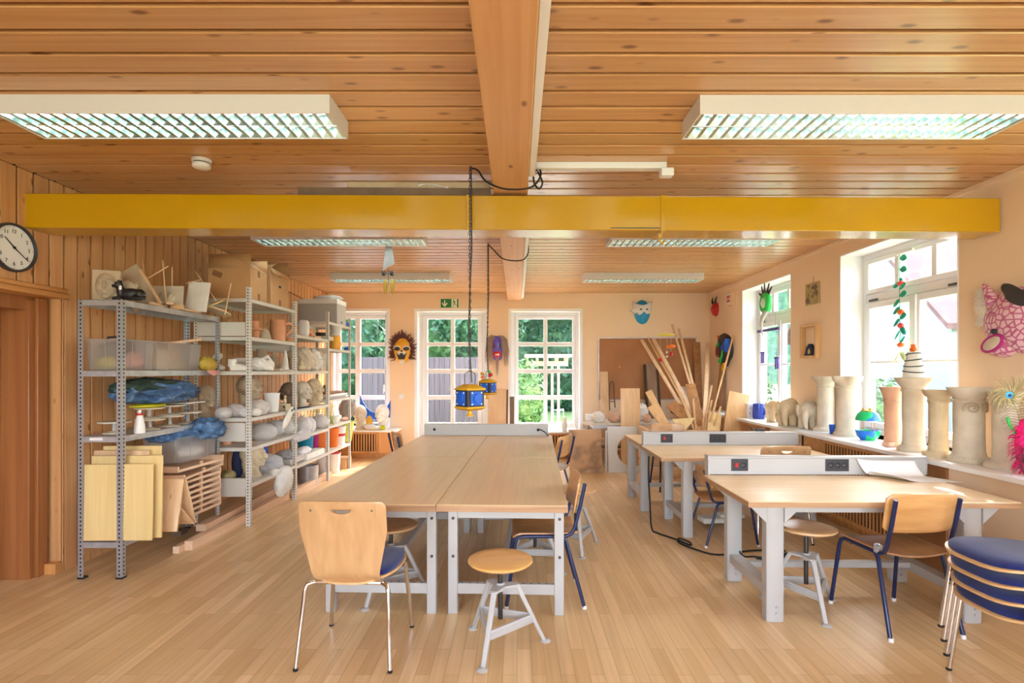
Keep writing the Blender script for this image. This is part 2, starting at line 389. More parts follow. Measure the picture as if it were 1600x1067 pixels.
cl = struct('ceiling', m, M['ceil'], bevel=.004, seg=1)
struct('ceiling_backing', MB().b2((-3.6, YR-.1, ZC+.023), (XR+.3, YB+.3, ZC+.07)), M['groove'], cl)
def pieces(u0, u1, z0, z1, holes):
    """rectangles that fill u0..u1, z0..z1 around the holes (a, b, c, d)"""
    out = []; u = u0
    for a, b, c, d in sorted(holes):
        if a > u: out.append((u, a, z0, z1))
        if c > z0: out.append((a, b, z0, c))
        if d < z1: out.append((a, b, d, z1))
        u = b
    if u < u1: out.append((u, u1, z0, z1))
    return out
BO = [(-3.12, -2.18, .45, 2.44), (-1.71, -.52, 0, 2.44), (-.12, 1.08, .41, 2.44)]        # openings of the far wall
m = MB()
for a, b, c, d in pieces(-3.5, XR+.4, 0, ZC+.05, BO): m.b2((a, YB, c), (b, YB+.3, d))
struct('wall_back', m, M['plaster'])
RO = [(6.32, 7.69, .80, 2.58), (3.92, 5.36, .80, 2.58), (1.52, 2.96, .80, 2.58)]  # last opening lies out of view, added to let light in
m = MB()
for a, b, c, d in pieces(YR-.2, YB, 0, ZC+.05, RO): m.b2((XR, a, c), (XR+.36, b, d))
struct('wall_right', m, M['plaster'])
m = MB()
for a, b, c, d in pieces(-3.6, XR+.4, 0, ZC+.05, [(-2.85, -1.35, .65, 2.45), (-.75, .75, .65, 2.45), (1.35, 2.85, .65, 2.45)]): m.b2((a, YR-.25, c), (b, YR, d))
struct('wall_rear', m, M['plaster'])  # openings are out of view, made up to admit the fill light
# left wall: upright boards; in front of Y=3.75 the lower part steps back into a door niche
m = MB(); y = 3.411-.118*60
while y < YB:
    a, b = max(y+.006, YR), min(y+.112, YB)
    if b > a:
        z0 = 0.0 if a > 3.74 else 1.99
        m.b2((XL-.014, max(a, 3.752) if (z0 == 0) else a, z0), (XL, b, ZC))
        if z0 and b > 3.752: m.b2((XL-.014, 3.752, 0), (XL, b, 1.99))
    y += .118
wl = struct('wall_left', m, M['wallpine'], bevel=.003, seg=1)
bk = MB(); bk.b2((XL-.3, 3.775, 0), (XL-.016, YB, ZC)); bk.b2((XL-.3, YR, 1.93), (XL-.016, 3.775, ZC)); bk.b2((-3.75, YR-.2, 0), (-3.56, 3.9, ZC))
struct('wall_left_backing', bk, M['groove'], wl)
m = MB(); x = XL
while x > -3.5:
    m.b2((x-.115, 3.752, 0), (x-.003, 3.768, 1.94)); x -= .118
struct('niche_panelling', m, M['wallpine'], wl, bevel=.003, seg=1)
m = MB(); m.b2((XL-.33, YR, 1.925), (XL+.018, 3.80, 1.965)); m.b2((XL-.02, YR, 1.965), (XL+.008, 3.79, 2.0))
struct('trim_1', m, M['oakx'], bevel=.006)
m = MB(); m.b2((-3.42, 3.69, 0), (XL+.0, 3.75, .075)); struct('baseboard_left', m, M['oak'], bevel=.004)
d1 = sgroup('door_1')
m = MB(); m.b2((-3.53, 3.60, 0), (-3.31, 3.70, 1.90)); m.b2((-3.53, YR, 1.83), (-3.33, 3.72, 1.93)); m.b2((-3.31, 3.64, 0), (-3.285, 3.72, 1.92))
struct('door_frame', m, M['door'], d1, bevel=.005)
struct('door_leaf', MB().b2((-3.545, 2.62, .008), (-3.50, 3.597, 1.83)), M['door'], d1, bevel=.003)
struct('door_leaf', MB().b2((-3.545, 1.6, .008), (-3.50, 2.612, 1.83)), M['door'], d1, bevel=.003)
m = MB(); m.tube([(-3.49, 2.74, 1.0), (-3.44, 2.74, 1.0), (-3.44, 2.87, 1.0)], .011, 10); m.b2((-3.5, 2.715, .86), (-3.492, 2.765, 1.06))
struct('door_handle', m, M['galv'], d1)
m = MB(); m.b2((XR-.03, YR, ZC-.028), (XR, YB, ZC)); struct('trim_2', m, M['plaster'])
m = MB(); m.b2((XR-.015, YR, 0), (XR, YB, .07)); struct('baseboard_right', m, M['oak'])
m = MB(); m.b2((1.1, YB-.014, 0), (XR, YB, .07)); m.b2((-.5, YB-.014, 0), (-.13, YB, .07)); struct('baseboard_back', m, M['oak'])
# glazed openings of the far wall: two columns of four panes
def lattice(name, x0, x1, z0, z1, yp, pane_z, cols, leaf_z0, handle_x, door=False):
    g = sgroup(name)
    m = MB(); t = .018
    m.b2((x0-.03, YB-.008, z0), (x0+t, YB+.12, z1-t)); m.b2((x1-t, YB-.008, z0), (x1+.03, YB+.12, z1-t)); m.b2((x0-.03, YB-.008, z1-t), (x1+.03, YB+.12, z1+.03))
    struct('window_reveal', m, M['reveal'], g)
    m = MB(); w = .06
    m.b2((x0+t, yp-.02, z0), (x0+t+w, yp+.06, z1-t)); m.b2((x1-t-w, yp-.02, z0), (x1-t, yp+.06, z1-t)); m.b2((x0+t+w, yp-.02, z1-t-w), (x1-t-w, yp+.06, z1-t))
    struct('window_frame', m, M['white'], g, bevel=.006)
    m = MB(); a, b = cols[0][0], cols[-1][1]; zt, zb = pane_z[0][1], pane_z[-1][0]
    L0, L1 = x0+t+w+.004, x1-t-w-.004
    m.b2((L0, yp-.035, leaf_z0), (a, yp+.03, z1-t-w-.004)); m.b2((b, yp-.035, leaf_z0), (L1, yp+.03, z1-t-w-.004))
    m.b2((a, yp-.035, zt), (b, yp+.03, z1-t-w-.004)); m.b2((a, yp-.035, leaf_z0), (b, yp+.03, zb))
    for i in range(len(pane_z)-1): m.b2((a, yp-.03, pane_z[i+1][1]), (b, yp+.025, pane_z[i][0]))
    for c in range(len(cols)-1): m.b2((cols[c][1], yp-.032, zb), (cols[c+1][0], yp+.027, zt))
    struct('door_sash' if door else 'window_sash', m, M['white'], g, bevel=.005)
    struct('window_pane', MB().b2((a, yp, zb), (b, yp+.006, zt)), M['glass'], g)
    m = MB(); hz = 1.12 if not door else 1.05
    m.b2((handle_x-.014, yp-.045, hz-.06), (handle_x+.014, yp-.034, hz+.06)); m.tube([(handle_x, yp-.045, hz), (handle_x, yp-.08, hz), (handle_x, yp-.08, hz-.10)], .008, 8)
    struct('window_handle', m, M['whitep'], g)
    return g
pz = [(1.42+(VY-b)/90.5, 1.42+(VY-a)/90.5) for a, b in ((499, 535), (541, 576.5), (583, 617.5), (624, 660))]
px = lambda x: (x-VX)*9.17/FPX
lattice('window_1', -3.12, -2.18, .45, 2.44, 9.14, pz, [(px(520), px(557)), (px(564.5), px(603.5))], .52, -2.28)
lattice('door_2', -1.71, -.52, 0, 2.44, 9.14, pz, [(px(669), px(705)), (px(711), px(747))], .02, px(660), True)
lattice('window_2', -.12, 1.08, .41, 2.44, 9.14, pz, [(px(810), px(849)), (px(855), px(894))], .44, px(802))
# windows of the right wall: three lights over two casements, deep white reveals
def side_window(name, y0, y1, z0, z1):
    g = sgroup(name); xp = XR+.22
    m = MB(); t = .012
    m.b2((XR-.003, y0, z0), (xp, y0+t, z1)); m.b2((XR-.003, y1-t, z0), (xp, y1, z1)); m.b2((XR-.003, y0, z1-t), (xp, y1, z1))
    struct('window_reveal', m, M['reveal'], g)
    m = MB(); w = .055; a, b = y0+t, y1-t; zt = z1-t
    zs = z0+.001; tz0, tz1 = 2.03, 2.22
    m.b2((xp, a, zs), (xp+.07, a+w, zt)); m.b2((xp, b-w, zs), (xp+.07, b, zt)); m.b2((xp, a+w, zt-w), (xp+.07, b-w, zt)); m.b2((xp, a+w, zs), (xp+.07, b-w, zs+w))
    m.b2((xp, a+w, tz0+.06), (xp+.07, b-w, tz1-.05))
    struct('window_frame', m, M['white'], g, bevel=.006)
    m = MB(); s = .045; ia, ib = a+w+.003, b-w-.003
    uz0, uz1 = tz1-.047, zt-w-.003
    def ring(p, q, r0, r1, sw, x0=xp-.012, x1=xp+.05):
        m.b2((x0, p, r0), (x1, p+sw, r1)); m.b2((x0, q-sw, r0), (x1, q, r1)); m.b2((x0, p+sw, r0), (x1, q-sw, r0+sw)); m.b2((x0, p+sw, r1-sw), (x1, q-sw, r1))
    ring(ia, ib, uz0, uz1, s)
    for k in (1, 2):
        c = ia+(ib-ia)*k/3; m.b2((xp-.01, c-.028, uz0+s), (xp+.045, c+.028, uz1-s))
    mid = (ia+ib)/2; lz0, lz1 = zs+w+.003, tz0+.057
    for p, q in ((ia, mid-.002), (mid+.002, ib)):
        ring(p, q, lz0, lz1, .06); m.b2((xp-.008, p+.06, 1.49), (xp+.04, q-.06, 1.515))
    m.b2((xp-.03, mid-.035, lz0), (xp-.012, mid+.035, lz1))
    struct('window_sash', m, M['white'], g, bevel=.005)
    struct('window_pane', MB().b2((xp+.02, ia+s, uz0+s), (xp+.026, ib-s, uz1-s)).b2((xp+.02, ia+.06, lz0+.06), (xp+.026, mid-.06, lz1-.06)).b2((xp+.02, mid+.06, lz0+.06), (xp+.026, ib-.06, lz1-.06)), M['glass'], g)
    for yy in (y0+.28, y1-.2):
        struct('window_latch', MB().box((xp-.02, yy, tz0+.075), (.02, .12, .02)), M['steel'], g, bevel=.006)
    m = MB(); m.b2((xp-.04, mid-.015, 1.50), (xp-.03, mid+.015, 1.62)); m.tube([(xp-.04, mid, 1.56), (xp-.075, mid, 1.56), (xp-.075, mid, 1.44)], .008, 8)
    struct('window_handle', m, M['whitep'], g)
for i, (a, b, c, d) in enumerate(RO): side_window('window_%d' % (i+3), a, b, c, d)
# sill board along the right wall, on its radiator covers
ZS = .80
m = MB(); m.b2((2.872, YR, ZS-.032), (XR-.001, YB-.003, ZS))
for a, b, c, d in RO: m.b2((XR-.001, a+.013, ZS-.03), (XR+.22, b-.013, ZS+.0))
one('window_sill_board', m, [M['sill']], 'long white window sill board running along the right-hand wall', 'window sill', bevel=.004)
def cover(name, label, p, axis, length, depth, z0, z1, panels, grp='slatted radiator covers'):
    """radiator cover: frame, side boards and slatted panels; front faces -axis side. p = front corner, runs along axis ('x' or 'y')"""
    t = thing(name, label, 'radiator cover', p, 0 if axis == 'x' else PI/2, grp)
    # local: x along the length, y = depth into the wall (rotated for 'y': local x -> +Y, local y -> -X), so mirror
    sgn = 1 if axis == 'x' else -1
    def B(x0, x1, y0, y1, z0, z1): return ((x0, sgn*y0, z0), (x1, sgn*y1, z1))
    m = MB()
    m.b2(*B(0, length, .02, depth, z0, z0+.02))
    u = 0; solid_, slats = [], []
    mf = MB()
    for w, kind in panels:
        if kind == 's':
            fr = .035
            mf.b2(*B(u+.004, u+fr, 0, .022, z0, z1)); mf.b2(*B(u+w-fr, u+w-.004, 0, .022, z0, z1)); mf.b2(*B(u+fr, u+w-fr, 0, .022, z0, z0+fr)); mf.b2(*B(u+fr, u+w-fr, 0, .022, z1-fr, z1))
            ms = MB(); k = max(3, int((w-2*fr)/.042)); pw = (w-2*fr)/k
            for i in range(k):
                c = u+fr+pw*(i+.5); ms.b2(*B(c-pw*.25, c+pw*.25, .006, .011, z0+fr, z1-fr))
            mk('slat_panel', ms, M['oak'], t)
        elif kind == 'b': mf.b2(*B(u+.002, u+w-.002, 0, .022, z0, z1))
        u += w
    mk('cover_frame', mf, M['oakx'] if axis == 'y' else M['oak'], t, bevel=.003)
    m.b2(*B(.002, .02, .022, depth, 0, z1)); m.b2(*B(length-.02, length-.002, .022, depth, 0, z1)); m.b2(*B(.02, length-.02, .06, .08, 0, z0))
    mk('carcass', m, M['oak'], t)
    mk('slat_shade_sheet', MB().b2(*B(.022, length-.022, .030, .038, z0+.022, z1-.002)), M['rubber'], t)  # black sheet added close behind the slats so the gaps look shaded
    return t
# local y is mirrored for the right wall so that depth runs to +X
cover('radiator_cover', 'slatted wooden radiator cover under the sill behind the front right workbench', (2.912, 3.98, 0), 'y', 1.42, .335, .07, ZS-.033, [(.10, 'b'), (1.02, 's'), (.30, 'b')])
cover('radiator_cover', 'slatted wooden radiator cover under the sill below the farther side window', (2.912, 6.25, 0), 'y', 1.95, .335, .07, ZS-.033, [(.10, 'b'), (.9, 's'), (.10, 'b'), (.75, 's'), (.10, 'b')])
cover('radiator_cover', 'low slatted wooden radiator cover under the far left window by the shelving', (-3.16, 8.60, 0), 'x', 1.18, .37, .075, .428, [(.36, 's'), (.55, 's'), (.27, 'b')])
one('window_sill_board', MB().b2((-3.18, 8.56, .429), (-1.94, YB-.002, .455)), M['sill'], 'low white sill board under the far left window holding plaster busts', 'window sill', bevel=.003)
cover('radiator_cover', 'low wooden radiator cover under the far right-hand garden window', (-.18, 8.62, 0), 'x', 1.30, .35, .075, .404, [(.65, 's'), (.65, 's')])
one('window_sill_board', MB().b2((-.22, 8.58, .405), (1.16, YB-.002, .43)), M['sill'], 'low white sill board under the garden window with a small figurine', 'window sill', bevel=.003)
one('sill_boxing', MB().b2((2.925, 5.5, .0), (2.945, 6.15, ZS-.034)), M['plaster'], 'plain pale boxed-in panel under the right-hand sill between the covers', 'panel')
one('sill_boxing', MB().b2((2.925, 2.0, .0), (2.945, 3.6, ZS-.034)), M['plaster'], 'plain tan boxed-in panel below the sill at the right edge', 'panel')
one('sill_boxing', MB().b2((2.905, 3.6, .0), (2.925, 3.975, ZS-.034)), M['brownpanel'], 'brown board under the sill beside the front radiator cover', 'panel')
# ------------------------------------------------------------------ beams
one('ceiling_beam', MB().b2((-.157, -2.19, 2.60), (.071, YB-.002, ZC-.002)), M['beam'], 'thick knotty pine beam running along the middle of the ceiling', 'beam', bevel=.006)
m = MB(); m.b2((.073, -2.19, 2.625), (.112, 3.30, 2.70)); m.b2((.073, 4.4, 2.625), (.108, 8.9, 2.70))
one('cable_duct', m, M['white'], 'white cable duct fixed along the right side of the pine ceiling beam', 'duct', bevel=.003)
yb = thing('steel_girder', 'yellow painted steel girder spanning the room from wall to wall', 'girder', (0, 3.515, 2.352), math.atan2(.10, 6.4))
gl_ = 3.225; gy = .21; gh = .226; m = MB()
m.b2((-gl_, 0, 0), (gl_+.02, gy, gh))
mk('girder_body', m, M['yellow'], yb, bevel=.006)
m = MB(); m.b2((-.335, -.004, -.003), (-.315, gy+.004, gh+.003)); mk('girder_joint', m, M['yellow'], yb, bevel=.002)
m = MB(); m.b2((.955, -.007, -.008), (.985, gy+.006, gh+.008)); mk('clamp_strap', m, M['yellow'], yb, bevel=.002)
m = MB(); m.tube([(.97, -.004, -.005), (.945, -.004, -.04), (.945, -.004, -.075), (.965, -.004, -.09), (.98, -.004, -.07)], .008, 8); m.b2((.935, -.012, -.05), (.96, .004, -.025)); mk('clamp_hook', m, M['yellow'], yb)
m = MB(); m.b2((.62, -.002, .012), (.95, .0, .018)); mk('paint_scratch', m, M['steel'], yb)
zt = 2.352+gh+.004
one('stored_board', MB().box((-.82, 3.60, zt+.030), (1.28, .12, .056), (0, 0, R(1))), M['darkclay'], 'grey plank stored on top of the yellow girder', 'plank', bevel=.003)
one('stored_board', MB().box((-.66, 3.60, zt+.080), (.95, .09, .040), (0, 0, R(1))), M['clay2'], 'thinner grey strip lying on the plank on the yellow girder', 'plank', bevel=.003)
one('paper_scrap', MB().sheet(lambda u, v: Vector((-.66+u*.2, 3.535+v*.04, zt+.064+.03*v+.016*math.sin(u*4+v*3))), 8, 6), M['paper'], 'crumpled scrap of paper lying on the boards on the yellow girder', 'paper', solid=.002)
# ------------------------------------------------------------------ light fixtures
M['louver'] = plain('louver_mirror', sr(204,226,222), .24, 1, .0); M['tube'] = emit('lamp_tube', (.87, .95, 1, 1), 18)
def fixture():
    t = thing('ceiling_light', '', 'ceiling light', (0,0,0), 0, 'louvred strip lights on the ceiling')
    L, Wd, H = 1.60, .28, .09
    m = MB(); a, b = L/2, Wd/2; w = .006
    m.b2((-a, -b, 0), (a, -b+w, H)); m.b2((-a, b-w, 0), (a, b, H)); m.b2((-a, -b+w, 0), (-a+w, b-w, H)); m.b2((a-w, -b+w, 0), (a, b-w, H)); m.b2((-a+w, -b+w, H-.006), (a-w, b-w, H))
    mk('housing', m, M['housing'], t)
    m = MB(); n = 25
    for s in (-1, 1):
        y0, y1 = (-b+w+.004, -.004) if s < 0 else (.004, b-w-.004)
        for yy, lean in ((y0, 1), (y1, -1)):
            m.add([(-a+w, yy, .003), (a-w, yy, .003), (a-w, yy+lean*.022, .048), (-a+w, yy+lean*.022, .048)], [(0,1,2,3)])
        for i in range(n+1):
            x = -a+w+.01+(L-2*w-.02)*i/n
            m.add([(x-.010, y0, .003), (x+.010, y0, .003), (x+.010, y1, .003), (x-.010, y1, .003), (x, y0, .046), (x, y1, .046)], [(0,1,2,3), (0,3,5,4), (1,4,5,2)])
    m.b2((-a+w, -.005, .001), (a-w, .005, .004))
    mk('louvre_grid', m, M['louver'], t, smooth=20)
    for s in (-1, 1): mk('lamp_tube', MB().tube([(-a+.05, s*b*.5, .066), (a-.05, s*b*.5, .066)], .011, 10), M['tube'], t)
    return t
fx = fixture()
FX = [(1.67, 2.665, 'nearest strip light to the right of the ceiling beam'), (-1.69, 2.66, 'nearest strip light to the left of the ceiling beam'),
      (-1.68, 5.08, 'strip light seen just behind the yellow girder on the left'), (1.67, 5.10, 'strip light seen just behind the yellow girder on the right'),
      (-1.70, 7.24, 'farthest strip light on the left, near the glazed far wall'), (1.70, 7.24, 'farthest strip light on the right, near the far wall')]
for i, (x, y, l) in enumerate(FX):
    l = 'white louvred '+l
    if i == 0: fx.location = (x, y, 2.64); fx['label'] = l
    else: dup(fx, (x, y, 2.64), 0, l)
t = thing('smoke_detector', 'round white smoke detector on the ceiling boards left of the beam', 'smoke detector', (-1.96, 3.30, 2.675))
mk('base_ring', MB().lathe([(.05, .035), (.056, .04), (.056, .055)], 28), M['whitep'], t)
mk('sensor_slot', MB().lathe([(.046, .027), (.046, .036)], 28), M['steel'], t)
mk('cap', MB().lathe([(.0, 0), (.04, 0), (.052, .008), (.052, .027), (0, .027)], 28), M['whitep'], t)
t = thing('cable_trunking', 'white trunking along the ceiling ending in a small white box', 'trunking', (.54, 3.36, 2.69))
mk('duct', MB().b2((-.42, -.03, 0), (.40, .03, .04)), M['white'], t, bevel=.003)
mk('junction_box', MB().b2((.36, -.05, -.05), (.44, .02, 0)), M['white'], t, bevel=.008)
# ------------------------------------------------------------------ outside
M['grass'] = patchy('lawn_grass', [sr(78,104,48), sr(104,128,66), sr(132,150,90)], 3, .9, 0, 6, False)
M['leaf'] = patchy('hedge_leaves', [sr(24,52,36), sr(44,84,54), sr(86,126,84)], 2.2, .6, 0, 5, False)
M['leaf2'] = patchy('light_leaves', [sr(40,76,34), sr(72,110,52), sr(116,146,82)], 3, .6, 0, 5, False)
M['fence'] = wood('fence_boards', sr(66,58,60), sr(88,78,80), 2, (1, 20), .8, 0, None, .1)
M['paving'] = plain('pale_paving', sr(206,200,190), .9, 0, .06, 2)
M['render'] = plain('white_render', sr(142,144,152), .9, 0, .02, 2)
M['rooftile'] = patchy('clay_roof_tiles', [sr(84,56,52), sr(100,68,62), sr(116,82,76)], 3, .8, 0, 3, False)
struct('ground', MB().b2((-60, -40, -.3), (60, 70, -.12)), M['grass'])
one('terrace_paving', MB().b2((-4, YB+.31, -.119), (4.5, 12.0, -.07)), M['paving'], 'pale stone paving outside the garden window', 'paving')
def leafy(name, c, r, n, mat, label, cat='hedge', seed=1, size=.09, group=None, core=True):
    rnd = random.Random(seed); m = MB(); c = Vector(c)
    for _ in range(n):
        d = Vector((rnd.gauss(0,1), rnd.gauss(0,1), rnd.gauss(0,1))).normalized()
        k = rnd.uniform(.72, 1.05)+.14*noise.noise(d*3+Vector((seed,0,0)))
        p = c+Vector((d.x*r[0]*k, d.y*r[1]*k, d.z*r[2]*k))
        if p.z < -.1: p.z = -.1+rnd.random()*.3
        nn = (d+Vector((rnd.uniform(-1,1), rnd.uniform(-1,1), rnd.uniform(-.6,1)))).normalized()
        a = nn.orthogonal().normalized(); b = nn.cross(a); ang = rnd.uniform(0, 6.3)
        a, b = a*math.cos(ang)+b*math.sin(ang), b*math.cos(ang)-a*math.sin(ang)
        s = size*rnd.uniform(.6, 1.4)
        m.add([p-a*s, p-b*s*.5, p+a*s, p+b*s*.5], [(0,1,2,3)])
    if core: m.blob(c, (r[0]*.8, r[1]*.8, r[2]*.8), 20, 14, .15, 3, seed)
    return one(name, m, mat, label, cat, group)
leafy('hedge', (-5.6, 14.4, 2.2), (2.4, 1.2, 3.2), 9000, M['leaf'], 'dense green hedge outside the far left window', seed=3)
leafy('hedge', (-3.8, 18.4, 2.8), (2.2, 1.2, 3.6), 6000, M['leaf2'], 'lighter green tree behind the hedge at the far left window', 'tree', seed=5, size=.12)
leafy('hedge', (-1.0, 14.3, 3.5), (1.5, .8, 1.7), 6000, M['leaf'], 'green foliage hanging over the garden fence outside the glazed door', 'tree', seed=7)
m = MB()
for i in range(26): m.b2((-3.9+i*.125, 13.0, -.12), (-3.9+i*.125+.118, 13.03, 1.75))
one('garden_fence', m, M['fence'], 'weathered board fence outside the glazed door', 'fence')
leafy('hedge', (1.2, 21.0, 3.0), (5.2, 1.6, 4.2), 15000, M['leaf'], 'tall dark green hedge at the back of the garden beyond the lawn', seed=11, size=.13)
leafy('shrub', (.25, 12.9, .75), (.42, .5, .95), 1800, M['leaf2'], 'light green shrub outside the left half of the garden window', 'shrub', seed=13, size=.06)
leafy('tree', (1.3, 18.0, 5.0), (2.4, 1.1, 1.6), 5000, M['leaf'], 'leafy branches hanging into the top of the garden window view', 'tree', seed=17, size=.11, core=False)
t = thing('garden_pergola', 'small wooden pergola roof on two posts in the garden', 'pergola', (.95, 16.0, -.12))
mk('pergola_post', MB().b2((.07, -.05, 0), (.14, .05, 1.68)), M['pinez'], t); mk('pergola_post', MB().b2((.26, -.05, 0), (.33, .05, 1.68)), M['pinez'], t)
mk('pergola_beam', MB().b2((-.68, -.05, 1.68), (.58, .05, 1.82)), M['pine'], t)
m = MB()
for i in range(5): m.b2((-.66+i*.29, -.5, 1.82), (-.62+i*.29, .5, 1.94))
m.b2((-.72, -.53, 1.94), (.70, -.47, 2.02)); m.b2((-.72, .47, 1.94), (.70, .53, 2.02)); mk('pergola_rafters', m, M['pine'], t)
t = thing('garden_chair', 'small white garden chair standing on the lawn by the pergola', 'chair', (1.35, 17.3, -.12), .5)
t.scale = (.6, .6, .6)
mk('chair_frame', MB().tube([(-.2,-.2,0),(-.2,-.15,.5),(.2,-.15,.5),(.2,-.2,0)], .02, 6).tube([(-.2,.2,0),(-.2,.22,.85),(.2,.22,.85),(.2,.2,0)], .02, 6), M['whitep'], t)
mk('seat', MB().box((0,0,.42),(.44,.44,.04)), M['whitep'], t)
# the neighbour's white house with a tiled roof, seen through the right-hand window
hx = 9.2; t = thing('neighbour_house', "neighbour's white house with tiled gable roof outside the right-hand window", 'house', (hx, 14, -.12))
ga = [(-2.75, 0), (3.75, 0), (3.75, 2.58), (.5, 5.83), (-2.75, 2.58)]
mm = Matrix(((0,0,1,0),(1,0,0,0),(0,1,0,0),(0,0,0,1)))
mk('house_wall', MB().prism(ga, 8.0, mm), M['render'], t)
for sg in (-1, 1):
    y0, y1 = .5, .5+sg*3.45; q = [(-.25, y0, 5.86), (8.25, y0, 5.86), (8.25, y1, 2.41), (-.25, y1, 2.41)]
    m = MB().add(q+[(a, b, c+.12) for a, b, c in q], [(0,1,2,3),(7,6,5,4),(0,4,5,1),(1,5,6,2),(2,6,7,3),(3,7,4,0)]); mk('house_roof', m, M['rooftile'], t)
mk('house_window', MB().b2((-.03, -2.05, 1.85), (.02, -1.65, 2.5)), M['bench'], t)
leafy('shrub', (6.6, 10.6, .45), (1.0, .9, 1.0), 3000, M['leaf2'], 'green shrubs outside the bottom of the right-hand window', 'shrub', seed=23, size=.07)
leafy('shrub', (6.9, 16.4, .5), (.9, 1.0, 1.35), 2500, M['leaf2'], 'green bush outside the farther right-hand window', 'shrub', seed=29, size=.08)
m = MB(); m.blob((60, 66, -4), (36, 10, 26), 30, 20, .12, 2, 4); one('distant_hill', m, M['leaf'], 'hazy wooded hill seen through the top of the right window', 'hill')
# ------------------------------------------------------------------ work tables
def dotted(name, base, pitch, axis, rad, lateral, fill=.22, metal=0, rough=.4, cols=None):
    """enamel or steel punched with a row of dark holes; axis runs along the row, lateral = (axis index, centre) tests"""
    m, t, b, L = newmat(name); N = t.nodes.new
    tc = N('ShaderNodeTexCoord'); sp = N('ShaderNodeSeparateXYZ'); L.new(tc.outputs['Object'], sp.inputs[0])
    def math_(op, a, bb=None):
        n = N('ShaderNodeMath'); n.operation = op
        for i, q in enumerate((a, bb)):
            if q is None: continue
            if isinstance(q, (int, float)): n.inputs[i].default_value = q
            else: L.new(q, n.inputs[i])
        return n.outputs[0]
    fr = math_('FRACT', math_('DIVIDE', math_('ADD', sp.outputs[axis], 100.0), pitch))
    mask = math_('LESS_THAN', math_('ABSOLUTE', math_('SUBTRACT', fr, .5)), fill)
    lat = None
    for ai, ce in lateral:
        q = math_('LESS_THAN', math_('ABSOLUTE', math_('SUBTRACT', math_('ABSOLUTE', sp.outputs[ai]), ce)), rad)
        lat = q if lat is None else math_('MAXIMUM', lat, q)
    mask = math_('MULTIPLY', mask, lat)
    mx = N('ShaderNodeMix'); mx.data_type = 'RGBA'; L.new(mask, mx.inputs[0]); mx.inputs[6].default_value = base; mx.inputs[7].default_value = sr(46,40,36)
    L.new(mx.outputs[2], b.inputs['Base Color']); b.inputs['Roughness'].default_value = rough
    b.inputs['Metallic'].default_value = metal
    return m
M['railp'] = dotted('punched_bench_rail', sr(182,178,174), .045, 0, .005, [(1, 0.0)], .14)
M['galvp'] = dotted('punched_galvanised_post', sr(176,178,184), .028, 2, .0055, [(0, .0185), (1, .0185)], .22, .6, .35)
M['rackp'] = dotted('punched_enamel_post', sr(214,208,198), .028, 2, .0050, [(0, .0185), (1, .0185)], .20)
